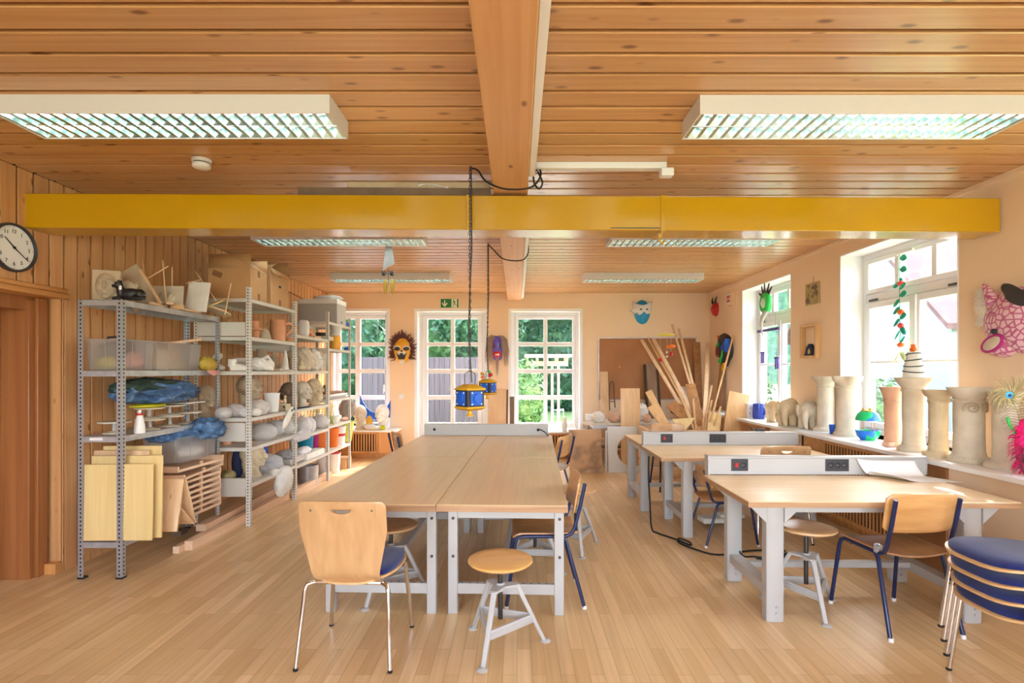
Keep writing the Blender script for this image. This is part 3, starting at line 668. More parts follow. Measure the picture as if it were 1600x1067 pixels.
def table(label, org, rz, w, d, h, th, mat_top, lx, legw=.055, legd=.05, name='work_table', gusset=0, group=None, axis=1, cham=0, low=(.115, .175)):
    """origin = front left floor point; lx = (left, right) leg insets"""
    t = thing(name, label, 'table', org, rz, group)
    mk('tabletop', MB().b2((0, 0, h-th+.004), (w, d, h)), mat_top, t, bevel=.004)
    mk('edge_strip', MB().b2((.002, .002, h-th), (w-.002, d-.002, h-.006)).b2((-.0008, -.0008, h-th+.002), (w+.0008, d+.0008, h-.005)), M['edge'], t)
    z = h-th
    for yy in (.05, d-.05-legd):
        for xx, sgn in ((lx[0], 1), (w-lx[1]-legw, -1)):
            m = MB()
            if cham:
                c = cham; m.prism([(xx+c, yy), (xx+legw-c, yy), (xx+legw, yy+c*.6), (xx+legw, yy+legd), (xx, yy+legd), (xx, yy+c*.6)], z)
            else: m.b2((xx, yy, 0), (xx+legw, yy+legd, z))
            lg = mk('leg', m, M['bench'], t, bevel=.004)
            for zz in ((.05, .085) if cham else (h*.52, h*.86)): mk('bolt', MB().lathe([(0, 0), (.009, 0), (.009, .006), (0, .006)], 10, (0,0,0), Matrix.Translation((xx+legw*.55, yy+.001, zz)) @ Matrix.Rotation(PI/2, 4, 'X')), M['galv'] if cham else M['steel'], lg)
            if gusset:
                g = gusset
                Mx = Matrix(((1,0,0,0),(0,0,1,0),(0,1,0,0),(0,0,0,1)))
                for side in (-1, 1):
                    x0 = xx+legw if side > 0 else xx
                    lim = (side < 0 and xx < .12)
                    if lim and xx < .03: continue
                    gg = min(g, xx-.005) if lim else g
                    mk('gusset', MB().prism([(x0, z-.001), (x0+side*gg, z-.001), (x0, z-gg)], .012, Matrix.Translation((0, yy+.002, 0)) @ Mx), M['bench'], t)
    # side frames across the depth at each end, with punched lower rails
    for xx in (lx[0], w-lx[1]-legw):
        if cham:
            mk('lower_rail', MB().b2((xx+.012, .05+legd, low[0]), (xx+legw-.012, d-.05-legd, low[1])), M['railp'], t, bevel=.002)
            mk('upper_rail', MB().b2((xx+.02, .05+legd, z-.06), (xx+legw-.02, d-.05-legd, z)), M['bench'], t)
    if cham:
        mk('stretcher', MB().b2((lx[0]+legw-.012, d-.26, low[0]+.02), (w-lx[1]-legw+.012, d-.21, low[1])), M['bench'], t, bevel=.002)
        mk('upper_rail', MB().b2((lx[0]+legw, .06, z-.04), (w-lx[1]-legw, .09, z)), M['bench'], t)
    else:
        for yy in (.05, d-.05-legd):
            mk('lower_rail', MB().b2((-(w-lx[0]-lx[1]-2*legw)/2, -.015, low[0]), ((w-lx[0]-lx[1]-2*legw)/2, .015, low[1])), M['railp'], t, loc=((lx[0]+w-lx[1])/2, yy+.025, 0), bevel=.002)
            mk('upper_rail', MB().b2((lx[0]+legw, yy+.01, z-.05), (w-lx[1]-legw, yy+.04, z)), M['bench'], t)
        for xx in (lx[0], w-lx[1]-legw):
            mk('side_rail', MB().b2((xx+.01, .05+legd, z-.05), (xx+legw-.01, d-.05-legd, z)), M['bench'], t)
        mk('stretcher', MB().b2((w*.5-.03, .09, low[0]), (w*.5+.03, d-.09, low[1]-.02)), M['bench'], t)
    return t
TR = -R(2.1); TO = Vector((.289, 3.025, 0))
def TL(u, v, z=0): return TO+Vector((u*math.cos(TR)-v*math.sin(TR), u*math.sin(TR)+v*math.cos(TR), z))
gT = 'pushed together ply worktables in the middle'
table('front right table of the four pushed together, the round stool before it', TL(-.755, 0), TR, .755, 1.69, .651, .042, M['ply'], (.06, .02), group=gT)
table('front left table of the four pushed together, the blue-cushioned chair before it', TL(-1.548, -.006), TR, .789, 1.696, .651, .042, M['ply'], (.13, .005), group=gT)
table('rear right table of the four pushed together, nearer the garden window', TL(-.755, 1.693), TR, .755, 1.60, .651, .042, M['ply'], (.06, .02), group=gT)
table('rear left table of the four pushed together, before the glazed door', TL(-1.548, 1.696), TR, .789, 1.60, .651, .042, M['ply'], (.13, .005), group=gT)
t = thing('power_rail', 'long grey power rail across the far end of the pushed-together tables', 'power rail', TL(-.775, 3.26, .652), TR)
mk('rail_body', MB().b2((-.735, -.03, 0), (.735, .03, .135)), M['bench'], t, bevel=.004)
for xx in (-.615, .615):
    mk('cable_hole', MB().lathe([(0, 0), (.017, 0), (.017, .002), (0, .002)], 14, (0,0,0), Matrix.Translation((xx, -.030, .07)) @ Matrix.Rotation(PI/2, 4, 'X')), M['rubber'], t)
mk('cable', MB().tube([(.615, -.03, .07), (.64, -.05, .075), (.69, -.055, .05), (.735, -.05, .0), (.755, -.05, -.10), (.76, -.05, -.3)], .006, 8), M['rubber'], t)
# right-hand workbenches with power rails along their far edge
def sockets(t, x, z, n, switch=False):
    w = .046*n+.025
    pl = mk('socket_plate', MB().b2((x-w/2, -.034, z-.042), (x+w/2, -.029, z+.042)), M['charcoal'], t, bevel=.003)
    for i in range(n):
        c = x+(i-(n-1)/2)*.046
        Mx = Matrix.Translation((c, -.035, z)) @ Matrix.Rotation(PI/2, 4, 'X')
        if switch and i == 0:
            mk('rocker_switch', MB().box((c, -.037, z), (.022, .008, .030), (R(6), 0, 0)), M['red'], pl, bevel=.002)
        else:
            mk('socket', MB().lathe([(.012, -.004), (.0165, 0), (.019, .002), (.019, -.002)], 20, (0,0,0), Mx).lathe([(.0,-.006),(.012,-.006),(.012,-.004)], 20, (0,0,0), Mx), M['rubber'], pl)
            mk('socket_pin', MB().box((c-.006, -.0335, z), (.004, .004, .004)).box((c+.006, -.0335, z), (.004, .004, .004)), M['chrome'], pl)
def power_rail(label, org, rz, L, s1, s2):
    t = thing('power_rail', label, 'power rail', org, rz, 'grey power rails with black sockets')
    h = .13
    prof = [(-.03, 0), (.03, 0), (.03, h-.02), (.022, h-.004), (.01, h), (-.022, h), (-.036, h-.006), (-.036, h-.016), (-.03, h-.02)]
    mk('rail_body', MB().prism(prof, L, Matrix(((0,0,1,0),(1,0,0,0),(0,1,0,0),(0,0,0,1)))), M['bench'], t)
    mk('end_cap', MB().b2((-.012, -.036, -.02), (0, .036, h+.002)), M['galv'], t, bevel=.003)
    mk('end_cap', MB().b2((L, -.034, 0), (L+.006, .034, h)), M['bench'], t, bevel=.002)
    sockets(t, s1, .066, 2, True); sockets(t, s2, .066, 3)
    return t
B1 = Vector((1.283, 2.945, 0)); a1 = -R(.8)
gB = 'ply workbenches along the right-hand windows'
table('nearest right-hand workbench, blue chair and round stool under it', B1, a1, 1.495, .75, .694, .034, M['plyx'], (.125, .165), .10, .07, 'workbench', .10, gB, 0, .02, (.13, .185))
power_rail('grey power rail on the nearest right-hand workbench, big curled paper against it', (1.345, 3.745, .695), a1, 1.50, .21, .885)
B2 = Vector((1.21, 4.455, 0)); a2 = R(0)
table('second right-hand workbench, black cable running down its left leg', B2, a2, 1.50, .74, .69, .034, M['plyx'], (.20, .165), .085, .07, 'workbench', .09, gB, 0, .018, (.13, .185))
power_rail('grey power rail on the second right-hand workbench, small dark bundle on top', (1.246, 5.235, .691), 0, 1.50, .22, .72)
table('farthest right-hand workbench, mostly hidden behind the second one', (1.225, 5.30, 0), 0, 1.5, .76, .69, .034, M['plyx'], (.02, .165), .085, .07, 'workbench', .09, gB, 0, .018, (.13, .185))
m = MB(); r_ = random.Random(2)
for i in range(7): m.blob((2.37+r_.uniform(-.06,.06), 5.235+r_.uniform(-.015,.015), .832+r_.uniform(0,.012)), (.022, .012, .010), 10, 6, .3, 3, i)
one('wire_bundle', m, M['charcoal'], 'small dark wire bundle lying on top of the second power rail', 'wire')
def curl(u, v):
    s = u*.62; y = 3.70-.015
    # hangs against the rail, then runs out over the bench top
    if v < .35: q = v/.35; p = Vector((0, -.003-.04*q*q, .10*(1-q)**1.3))
    else: q = (v-.35)/.65; p = Vector((0, -.043-.20*q, .0012))
    x = 2.36+.03*(v)+u*(.40+.0*v)+.11*v
    lift = .035*max(0, 1-u*3.2)**2*(1 if v > .35 else .4)
    return Vector((x, 3.695+p.y-.007*u, .6955+p.z+lift))
one('paper_sheet', MB().sheet(curl, 24, 20), M['paper'], 'large curled sheet of white paper lying against the rail of the nearest workbench', 'paper', solid=.001, soff=1)
# ------------------------------------------------------------------ stools
def stool(label, loc, ang, hs, first=None):
    t = thing('screw_stool', label, 'stool', (loc[0], loc[1], 0), ang, 'round swivel stools with grey tripod frames')
    m = MB().lathe([(0, hs-.026), (.14, hs-.026), (.158, hs-.022), (.167, hs-.013), (.166, hs-.005), (.158, hs-.001), (.12, hs), (0, hs)], 48); mk('seat', m, M['stoolwood'] if first else M['seatstool'], t)
    mk('spindle', MB().lathe([(.0, .14), (.012, .14)]+[(.012+.0012*(i % 2), .14+i*(hs-.17)/40) for i in range(1, 40)]+[(.012, hs-.028), (.05, hs-.028), (.05, hs-.026), (0, hs-.026)], 14), M['steel'], t)
    pts = []
    for k in range(3):
        a = 2*PI*k/3
        for da in (-.22, 0, .22): pts.append((.095*math.cos(a+da), .095*math.sin(a+da)))
        b = a+PI/3; pts.append((.040*math.cos(b), .040*math.sin(b)))
    mk('top_plate', MB().prism(pts, .012, Matrix.Translation((0,0,.305))).lathe([(.024, .285), (.024, .305)], 16).lathe([(.022, .317), (.022, .327)], 16), M['bench'], t, bevel=.003)
    L = []
    for k in range(3):
        a = 2*PI*k/3; d = Vector((math.cos(a), math.sin(a), 0)); p0 = d*.085+Vector((0,0,.312)); p1 = d*.232+Vector((0,0,.008)); L.append((p0, p1))
        lg = mk('leg', MB().bar(p0, p1, .030, .024, d, 0, .024, .020), M['bench'], t, bevel=.006)
        mk('foot', MB().lathe([(0,0), (.026, 0), (.028, .004), (.02, .010), (0, .012)], 18, d*.24), M['bench'], lg)
    for k in range(3):
        f = .60; a = L[k][0].lerp(L[k][1], f); b = L[(k+1) % 3][0].lerp(L[(k+1) % 3][1], f)
        n = (a+b).normalized(); n.z = 0
        m = MB().bar(a, b, .012, .045)
        for q in (-.012, .012): m.bar(a+n*.004+Vector((0,0,q)), b+n*.004+Vector((0,0,q)), .012, .007)
        mk('brace', m, M['bench'], t, bevel=.002)
    return t
M['seatstool'] = wood('pale_stool_seat', sr(206,158,108), sr(224,182,134), 0, (3, 16), .28, 0, None, 0, .25, grain=.2)
stool('honey-coloured round stool in front of the middle tables', (-.0865, 2.743), R(11), .452, True)
stool('round stool to the right of the middle tables, behind the brown chair', (.469, 4.263), R(36), .48)
stool('round stool half hidden under the right side of the middle tables', (.13, 3.86), R(-36+120), .46)
stool('round stool under the front left table behind the cushioned chair', (-.80, 3.37), R(4.4), .45)
stool('brown round stool tucked under the nearest right-hand workbench', (1.735, 3.19), R(26), .49)
# ------------------------------------------------------------------ chairs
def tube_chair(label, loc, rz, sc=(1,1,1)):
    """blue tube frame, brown ply seat and back; faces +Y"""
    t = thing('tube_chair', label, 'chair', (loc[0], loc[1], 0), rz, 'blue tube chairs with bare ply seats')
    t.scale = sc
    def seat(u, v):
        x = (u-.5)*2; y = (v-.5)*2
        w = .195*(1-.10*max(0, -y)**2) * (1-.05*max(0,y)**6)
        cr = .0
        z = .445-.016*(1-x*x)*(1-.3*y)-.0*x - .05*max(0, (y-.72)/.28)**2*.5
        yy = .195*y
        if y < -.8: w *= math.sqrt(max(.0, 1-((-y-.8)/.2)**2*.12))
        return Vector((w*x, yy, z))
    mk('seat', MB().sheet(seat, 18, 18), M['seatwood'], t, solid=.010, bevel=.002)
    def back(u, v):
        x = (u-.5)*2; z = v
        ww = .205*(1-.55*max(0, (abs(v-.5)*2-.70)/.30)**2.4*.30)
        return Vector((ww*x, -.196-.035*v+.028*x*x, .555+.215*v-.022*max(0, abs(x)-.6)**2*(1 if v > .5 else -1)))
    mk('backrest', MB().sheet(back, 18, 10), M['backwood'], t, solid=.010, bevel=.002)
    for s in (-1, 1):
        def arc(p, q, r, n=5): return [p.lerp(q, i/n) for i in range(n+1)]
        mk('leg', MB().tube([(s*.182, .10, .425), (s*.182, .14, .424), (s*.184, .168, .412), (s*.187, .180, .38), (s*.205, .232, .012)], .0115, 10), M['blue_tube'], t)
        mk('leg', MB().tube([(s*.184, -.10, .424), (s*.188, -.125, .40), (s*.207, -.232, .012)], .0115, 10), M['blue_tube'], t)
        mk('back_post', MB().tube([(s*.182, .10, .425), (s*.182, -.08, .425), (s*.182, -.13, .428), (s*.182, -.162, .445), (s*.182, -.178, .48), (s*.182, -.21, .60), (s*.182, -.238, .735), (s*.182, -.240, .742)], .0115, 10), M['blue_tube'], t)
        for yy in (.234, -.234): mk('foot_cap', MB().tube([(s*.2055, yy*.998, .0), (s*.205, yy*.99, .02)], .0135, 10), M['whitep'], t)
    m = MB().tube([(-.182, .09, .416), (.182, .09, .416)], .009, 8).tube([(-.183, -.09, .416), (.183, -.09, .416)], .009, 8)
    mk('seat_rail', m, M['blue_tube'], t)
    return t
tube_chair('blue tube chair with brown seat pushed in from the right of the middle tables', (.165, 3.37), PI/2+R(1))
tube_chair('blue tube chair with honey-coloured back at the nearest right-hand workbench', (2.14, 3.03), R(5))
tube_chair('blue tube chair at the rear right table, only its back showing past the edge', (.30, 5.45), PI/2-R(25))
tube_chair('blue tube chair at the rear left table, only the top of its back showing', (-1.10, 5.72), -PI/2+R(28))
tube_chair('small blue tube chair standing between the first two right-hand workbenches', (1.72, 4.46), -PI/2+R(3), (.92, .92, .83))
tube_chair('blue tube chair behind the farthest workbench, only its legs showing', (1.85, 6.34), PI)
t = MB(); c_ = Vector((1.972, 2.905, .45))
for k in range(4): t.tube([c_+Vector((.016*math.cos(a*PI/4), .016*math.sin(a*PI/4), k*.008-.012+.006*math.sin(a))) for a in range(8)], .006, 6, True)
one('tape_wrap', t, M['galv'], 'silver tape wrapped round the back post of the chair at the nearest workbench', 'tape')
def shell_chair(label, loc, rz, group='ply shell chairs with blue cushions', z=0):
    """chrome legs, one bent ply shell with a hand slot, blue cushion; faces +Y"""
    t = thing('shell_chair', label, 'chair', (loc[0], loc[1], z), rz, group)
    # backrest: grid with a half-moon hand slot near the top
    hw, hz, hd = .052, .774, .024
    us = [-1, -.9, -.75, -.55, -.4] + [-.26+.52*i/10 for i in range(11)] + [.4, .55, .75, .9, 1]
    zs = [.385, .400, .43, .46, .50, .55, .60, .66, .71, hz-hd-.006, hz, .785, .797, .806]
    def width(z):
        q = (z-.40)/.406
        w = .155+.052*min(1, max(0, q)/.62)**1.1
        if q > .93: w -= .020*((q-.93)/.07)**2.5
        return w
    def depth(z, x):
        q = (z-.40)/.406
        return -.185-.050*q-.03*q*q+.045*max(0, .10-q)/.10*1.0+.025*x*x*(q)
    idx = {}; vs = []; fs = []
    for j, z in enumerate(zs):
        for i, u in enumerate(us):
            zz = z
            if j == 9 and abs(u) <= .2601: zz = hz-hd*math.sqrt(max(0, 1-(u/.26)**2))
            if j == len(zs)-1: zz = z+.006*(1-u*u)
            idx[i, j] = len(vs); vs.append((width(z)*u if abs(u) > .3 else .2*u, depth(zz, u), zz))
    for j in range(len(zs)-1):
        for i in range(len(us)-1):
            if j == 9 and abs(us[i]) <= .2601 and abs(us[i+1]) <= .2601: continue
            fs.append((idx[i,j], idx[i+1,j], idx[i+1,j+1], idx[i,j+1]))
    bk = mk('backrest', MB().add(vs, fs), M['beechback'], t, solid=.011, soff=0, bevel=.002)
    for s in (-1, 1): mk('screw', MB().lathe([(0,0),(.005,0),(.005,.002),(0,.003)], 10, (0,0,0), Matrix.Translation((s*.145, depth(.765, .7)-.0055, .765)) @ Matrix.Rotation(PI/2, 4, 'X')), M['steel'], bk)
    def outl(k, n=44, p=3.2):
        o = []
        for i in range(n):
            a = 2*PI*i/n; c, s_ = math.cos(a), math.sin(a)
            x = math.copysign(abs(c)**(2/p), c); y = math.copysign(abs(s_)**(2/p), s_)
            w = .215-.045*max(0, -y)**1.5; o.append((x*w*k, .048+y*.232*k))
        return o
    def seatz(x, y): return .412+.010*((y+.18)/.4)-.020*max(0, (y-.18)/.10)**2 - .012*max(0, (-y-.12)/.07)**2
    def slab(k, z0, z1, dome=0, ymin=-9):
        m = MB(); rings = []
        n = 44
        for kk, zz in ((k*.9, z0), (k, z0), (k, z1), (k*.96, z1+dome*.5), (k*.82, z1+dome*.85), (k*.5, z1+dome), ):
            rings.append([(x, max(y, ymin), seatz(x, max(y, ymin))+zz) for x, y in outl(kk)])
        vs = [p for r in rings for p in r]; fs = []
        for j in range(len(rings)-1):
            for i in range(n): fs.append((j*n+i, j*n+(i+1) % n, (j+1)*n+(i+1) % n, (j+1)*n+i))
        fs.append(tuple(range(n-1, -1, -1))); fs.append(tuple((len(rings)-1)*n+i for i in range(n)))
        return m.add(vs, fs)
    mk('seat', slab(1.0, -.011, -.001), M['beech'], t)
    mk('cushion', slab(.955, .0, .012, .016, -.115), M['bluefab'], t)
    for s in (-1, 1):
        mk('leg', MB().tube([(s*.165, -.155, .392), (s*.195, -.172, .386), (s*.203, -.18, .36), (s*.225, -.228, .012)], .011, 12), M['chrome'], t)
        mk('leg', MB().tube([(s*.165, .14, .398), (s*.192, .168, .392), (s*.198, .178, .365), (s*.2255, .212, .012)], .011, 12), M['chrome'], t)
        for yy in (.2125, -.230): mk('foot_cap', MB().lathe([(0,0),(.011,0),(.0122,.003),(.0118,.012),(0,.012)], 12, (s*.2258, yy, 0)), M['rubber'], t)
    mk('seat_frame', MB().tube([(-.165, .14, .3965), (.165, .14, .3965)], .009, 8).tube([(-.165, -.155, .3905), (.165, -.155, .3905)], .009, 8).tube([(-.15, -.155, .391), (-.15, .14, .397)], .008, 8).tube([(.15, -.155, .391), (.15, .14, .397)], .008, 8), M['chrome'], t)
    return t
M['beechback'] = wood('beech_shell', sr(186,140,94), sr(204,160,112), 2, (2, 22), .35, 0, None, .0, .2, grain=.2)
ch = shell_chair('ply shell chair with blue cushion and chrome legs before the front left table', (-.815, 2.735), -R(2.0))
dup(ch, (2.17, 4.54, 0), R(2), 'ply shell chair showing only its slotted back over the nearest power rail')
SL = ['bottom chair of the blue-cushioned stack at the right edge', 'second chair up in the blue-cushioned stack at the right edge', 'third chair up in the blue-cushioned stack at the right edge', 'top chair of the blue-cushioned stack at the right edge']
for k in range(4): dup(ch, (2.262-.013*k, 2.295, .068*k), PI/2, SL[k], 'stacked blue cushioned chairs at the right edge')
# black cable on the floor between the workbenches
m = MB(); pts = [(1.17, 4.72, .66), (1.165, 4.70, .45), (1.18, 4.72, .25), (1.19, 4.70, .03), (1.22, 4.62, .008), (1.33, 4.45, .008), (1.40, 4.30, .008), (1.42, 4.38, .008), (1.36, 4.46, .012), (1.33, 4.36, .008), (1.42, 4.18, .008), (1.52, 4.08, .008), (1.66, 4.10, .008), (1.80, 4.16, .008), (1.95, 4.18, .008), (2.1, 4.16, .008)]
def smoothp(p, n=4):
    p = [Vector(q) for q in p]; o = []
    for i in range(len(p)-1):
        a, b, c, d = p[max(i-1,0)], p[i], p[i+1], p[min(i+2, len(p)-1)]
        for k in range(n):
            t = k/n; o.append(.5*((2*b)+(c-a)*t+(2*a-5*b+4*c-d)*t*t+(3*b-a-3*c+d)*t**3))
    return o+[p[-1]]
m.tube(smoothp(pts), .007, 8)
one('power_cable', m, M['rubber'], 'black cable trailing over the floor between the first two right-hand workbenches', 'cable')
m = MB().tube(smoothp([(1.46, 3.72, .60), (1.455, 3.66, .4), (1.50, 3.57, .195), (1.56, 3.50, .195), (1.66, 3.46, .20), (1.74, 3.42, .24), (1.72, 3.40, .20), (1.62, 3.44, .195), (1.56, 3.47, .195)]), .006, 8)
one('power_cable', m, M['rubber'], 'black cable coiled on the lower rail of the nearest right-hand workbench', 'cable')
one('cable_coupler', MB().tube([(1.66, 3.46, .215), (1.75, 3.44, .225)], .018, 10), M['rubber'], 'black cable coupling beside the stool under the nearest workbench', 'plug')
m = MB().box((1.86, 4.93, .045), (.34, .15, .05), (0, 0, R(8))).box((1.98, 4.92, .085), (.22, .12, .03), (0, 0, R(-6)))
one('wrapped_parcel', m, M['plastr'], 'whitish wrapped bundle on the floor under the second workbench', 'parcel', bevel=.012)
# ------------------------------------------------------------------ shelving
def post(t, x, y, h, sx, sy, mt, foot=True):
    w, k = .036, .003
    m = MB().b2((0, 0, 0), (sx*w, sy*k, h)).b2((0, sy*k, 0), (sx*k, sy*w, h))
    o = mk('post', m, mt, t, loc=(x, y, 0))
    if foot: mk('foot_cap', MB().b2((-sx*.003, -sy*.003, 0), (sx*.04, sy*.04, .012)), M['rubber'], o)
def shelf(t, x0, x1, y0, y1, z, mt, lip=.035):
    m = MB().b2((x0, y0, z-.002), (x1, y1, z)); k = .0015
    m.b2((x0, y0, z-lip), (x1, y0+k, z)).b2((x0, y1-k, z-lip), (x1, y1, z)).b2((x0, y0, z-lip), (x0+k, y1, z)).b2((x1-k, y0, z-lip), (x1, y1, z))
    return mk('shelf', m, mt, t)
GX0, GX1, GY0, GY1 = -2.99, -2.69, 3.615, 4.80
t = thing('shelving_unit', 'galvanised steel shelving unit at the left, yellow panels on its lowest shelf', 'shelf', (-2.84, 4.2, 0))
L_ = lambda x, y: (x+2.84, y-4.2)
for x, sx in ((GX0, 1), (GX1, -1)):
    for y, sy in ((GY0, 1), (GY1, -1)): post(t, x+2.84, y-4.2, 1.905, sx, sy, M['galvp'])
GZ = (.252, .972, 1.42, 1.903)
for z in GZ: shelf(t, GX0+2.84+.004, GX1+2.84-.0035, GY0-4.2+.0035, GY1-4.2-.0035, z, M['galv'], .04)
mk('paper_label', MB().b2((-.07, GY0-4.2-.0006, .944), (.02, GY0-4.2+.003, .962)), M['paper'], t)
WX0, WX1 = -2.94, -2.43; WY = (4.83, 5.83, 6.845, 7.76)
t = thing('shelving_unit', 'long off-white steel shelving unit along the left wall, three bays deep', 'shelf', (-2.685, 6.3, 0))
for i, y in enumerate(WY):
    for x, sx in ((WX0, 1), (WX1, -1)): post(t, x+2.685, y-6.3, 2.18, sx, 1 if i < 3 else -1, M['rackp'], False)
WZ = {0: (2.08, 1.73, 1.415, .99, .72, .385), 1: (1.82, 1.415, .99, .68, .37), 2: (2.055, 1.71, 1.04, .70, .37)}
for b in WZ:
    for z in WZ[b]: shelf(t, WX0+2.685+.004, WX1+2.685-.0035, WY[b]-6.3+.004, WY[b+1]-6.3-.004, z, M['rack'])
for z0, z1 in ((1.735, 1.86), (.775, .945), (.275, .44)):
    mk('side_plate', MB().b2((WX0+2.685+.04, 4.826-6.3, z0), (WX1+2.685-.04, 4.829-6.3, z1)), M['rack'], t)
mk('back_plate', MB().b2((WX0+2.685+.004, WY[1]-6.3+.05, 1.64), (WX0+2.685+.006, WY[2]-6.3, 1.785)), M['rack'], t)
def AX(px, X, z=0): return Vector((X, X*FPX/(px-VX), z))
def zpx(py, Y): return EYE+(VY-py)*Y/FPX
# ---------------- builders for the things on the shelves
def head(name, label, loc, rz, h, mat, hair=0, neck=1, fat=1, cat='sculpture', group=None, seed=0, beard=0):
    """modelled head, faces +Y before turning; h = full height"""
    k = h/.34; m = MB(); B = lambda c, r, **kw: m.blob(Vector(c)*k, Vector(r)*k, 20, 14, **kw)
    B((0, -.012, .235), (.078*fat, .098, .098), amp=.03, seed=seed)
    B((0, .022, .175), (.060*fat, .066, .085)); B((0, .058, .118), (.030, .030, .022))
    B((0, .098, .192), (.013, .020, .026)); B((0, .088, .212), (.009, .012, .03)); B((0, .100, .178), (.019, .016, .011))
    for s in (-1, 1):
        B((s*.030, .074, .236), (.026, .014, .010)); B((s*.040, .062, .182), (.022, .022, .020)); B((s*.031, .072, .214), (.014, .010, .008)); B((s*.080*fat, -.005, .198), (.010, .020, .032))
    B((0, .084, .150), (.024, .014, .007)); B((0, .080, .138), (.020, .014, .008))
    if beard: B((0, .045, .105), (.05, .05, .07), amp=.2, fr=5)
    if hair: B((0, -.03, .225), (.092*fat, .102, .115), amp=.10*hair, fr=4, seed=seed+2); B((0, -.06, .13), (.078, .05, .11), amp=.12*hair, fr=5, seed=seed)
    if neck: m.lathe([(.072*k, 0), (.070*k, .02*k), (.050*k, .05*k), (.048*k, .16*k)], 18, (0, -.012*k, 0))
    o = mk(name, m, mat, loc=loc, rot=(0, 0, rz), remesh=.0055, sm=2)
    return tag(o, label, cat, group)
def lump(name, label, c, r, mat, cat, amp=.15, fr=2.5, seed=1, group=None, ridge=False, nu=24, nv=16, power=1, **kw):
    """soft rounded thing standing on z = c.z"""
    m = MB().blob((c[0], c[1], c[2]+r[2]*.92), r, nu, nv, amp, fr, seed, ridge=ridge, power=power)
    for i, p in enumerate(m.v):
        if p.z < c[2]: p.z = c[2]
    kw.setdefault('smooth', 180)
    return one(name, m, mat, label, cat, group, **kw)
def wrapped(label, c, r, mat, seed=1, group='clay lumps wrapped in plastic', knot=False, cat='wrapped clay', lm=.8):
    t = thing('wrapped_clay', label, cat, c, 0, group)
    m = MB().blob((0, 0, r[2]*.8), (r[0]*lm, r[1]*lm, r[2]*lm), 20, 12, .12, 2.5, seed); 
    for p in m.v: p.z = max(p.z, .003)
    mk('clay_lump', m, mat, t, smooth=180)
    m = MB().blob((0, 0, r[2]*.92), r, 36, 22, .13, 2.6, seed+3, ridge=True)
    for p in m.v: p.z = max(p.z, .001)
    if knot:
        for s in (-1, 1):
            m.blob((s*r[0]*.22, 0, r[2]*1.95), (r[0]*.16, r[1]*.12, r[2]*.34), 12, 8, .3, 3, seed+s)
    mk('plastic_wrap', m, M['bag'], t, smooth=180)
    return t
def pot(name, label, loc, prof, mat, cat='pot', group=None, n=32, wob=0, **kw):
    m = MB().lathe(prof, n, loc, wob=wob, seed=loc[0]*5)
    return one(name, m, mat, label, cat, group, **kw)
def tub(name, label, loc, r0, r1, h, mat, cat='bucket', rim=True, group=None, inner=None):
    t = .004; prof = [(0, 0), (r0, 0), (r1, h-.008), (r1+.005, h-.008), (r1+.005, h), (r1-t, h), (r0-t, .006), (0, .006)]
    return pot(name, label, loc, prof, mat, cat, group)
def block(name, label, c, d, mat, cat, rot=None, bevel=.003, group=None):
    return one(name, MB().box(c, d, rot), mat, label, cat, group, bevel=bevel)
def stick(label, p0, p1, mat=None, r=.006, cat='stick', name='wood_stick', group=None, sq=None):
    m = MB()
    if sq: m.bar(p0, p1, sq[0], sq[1])
    else: m.tube([p0, p1], r, 8)
    return one(name, m, mat or M['pine'], label, cat, group, bevel=.001 if sq else 0)
def clear_bin(label, c, w, d, h, taper=.92, rz=0):
    t = thing('storage_bin', label, 'storage bin', c, rz, 'clear plastic storage bins')
    m = MB(); k = .003; a, b = w/2, d/2
    def ring(s, z): return [(-a*s, -b*s, z), (a*s, -b*s, z), (a*s, b*s, z), (-a*s, b*s, z)]
    o0, o1 = ring(taper, .001), ring(1, h); vs = o0+o1; fs = [(0,1,2,3)]+[(i, (i+1) % 4, 4+(i+1) % 4, 4+i) for i in range(4)]
    mk('bin_wall', m.add(vs, fs), M['binclear'], t)
    m = MB().tube([(-a, -b, h), (a, -b, h), (a, b, h), (-a, b, h)], .005, 6, True)
    for q in (-.35, 0, .35): m.tube([(q*w*taper, -b*taper-.002, .004), (q*w, -b-.002, h-.01)], .003, 5)
    for q in (-.25, .25): m.tube([(a*taper+.002, q*d*taper, .004), (a+.002, q*d, h-.01)], .003, 5)
    mk('bin_rim', m, M['binclear'], t)
    return t
# ---------------- galvanised unit, top shelf
z = 1.905
m = MB().box((0, 0, .112), (.165, .05, .224))
for c, r in (((0, -.025, .11), (.062, .045, .090)), ((0, -.070, .11), (.012, .022, .032)), ((-.028, -.058, .146), (.024, .016, .010)), ((.028, -.058, .146), (.024, .016, .010)), ((0, -.062, .074), (.024, .014, .008)), ((0, -.060, .058), (.019, .014, .008)), ((0, -.048, .032), (.024, .022, .016))): m.blob(c, r, 16, 10)
for s in (-1, 1): m.blob((s*.028, -.060, .128), (.012, .010, .006), 12, 8)
o = mk('relief_tile', m, M['clay2'], loc=(-2.90, 3.76, z), rot=(0, 0, R(24)), remesh=.0055, sm=2); tag(o, 'brown clay relief slab with a face standing on the grey shelving top', 'relief')
m = MB().blob((0, 0, .09), (.065, .04, .095), 20, 12, .08, 3, 2)
for sx, hh in ((-.055, .05), (.005, .04), (.055, .035)): m.lathe([(.018, 0), (.010, hh*.5), (.002, hh)], 10, (sx, 0, .155-abs(sx)*.25))
m.blob((0, -.04, .10), (.015, .03, .03), 10, 8)
o = mk('horned_mask', m, M['clay'], loc=(-2.90, 3.95, z), rot=(0, 0, R(30)), remesh=.006, sm=1); tag(o, 'pale clay mask with three spikes behind the black cat figure', 'mask')
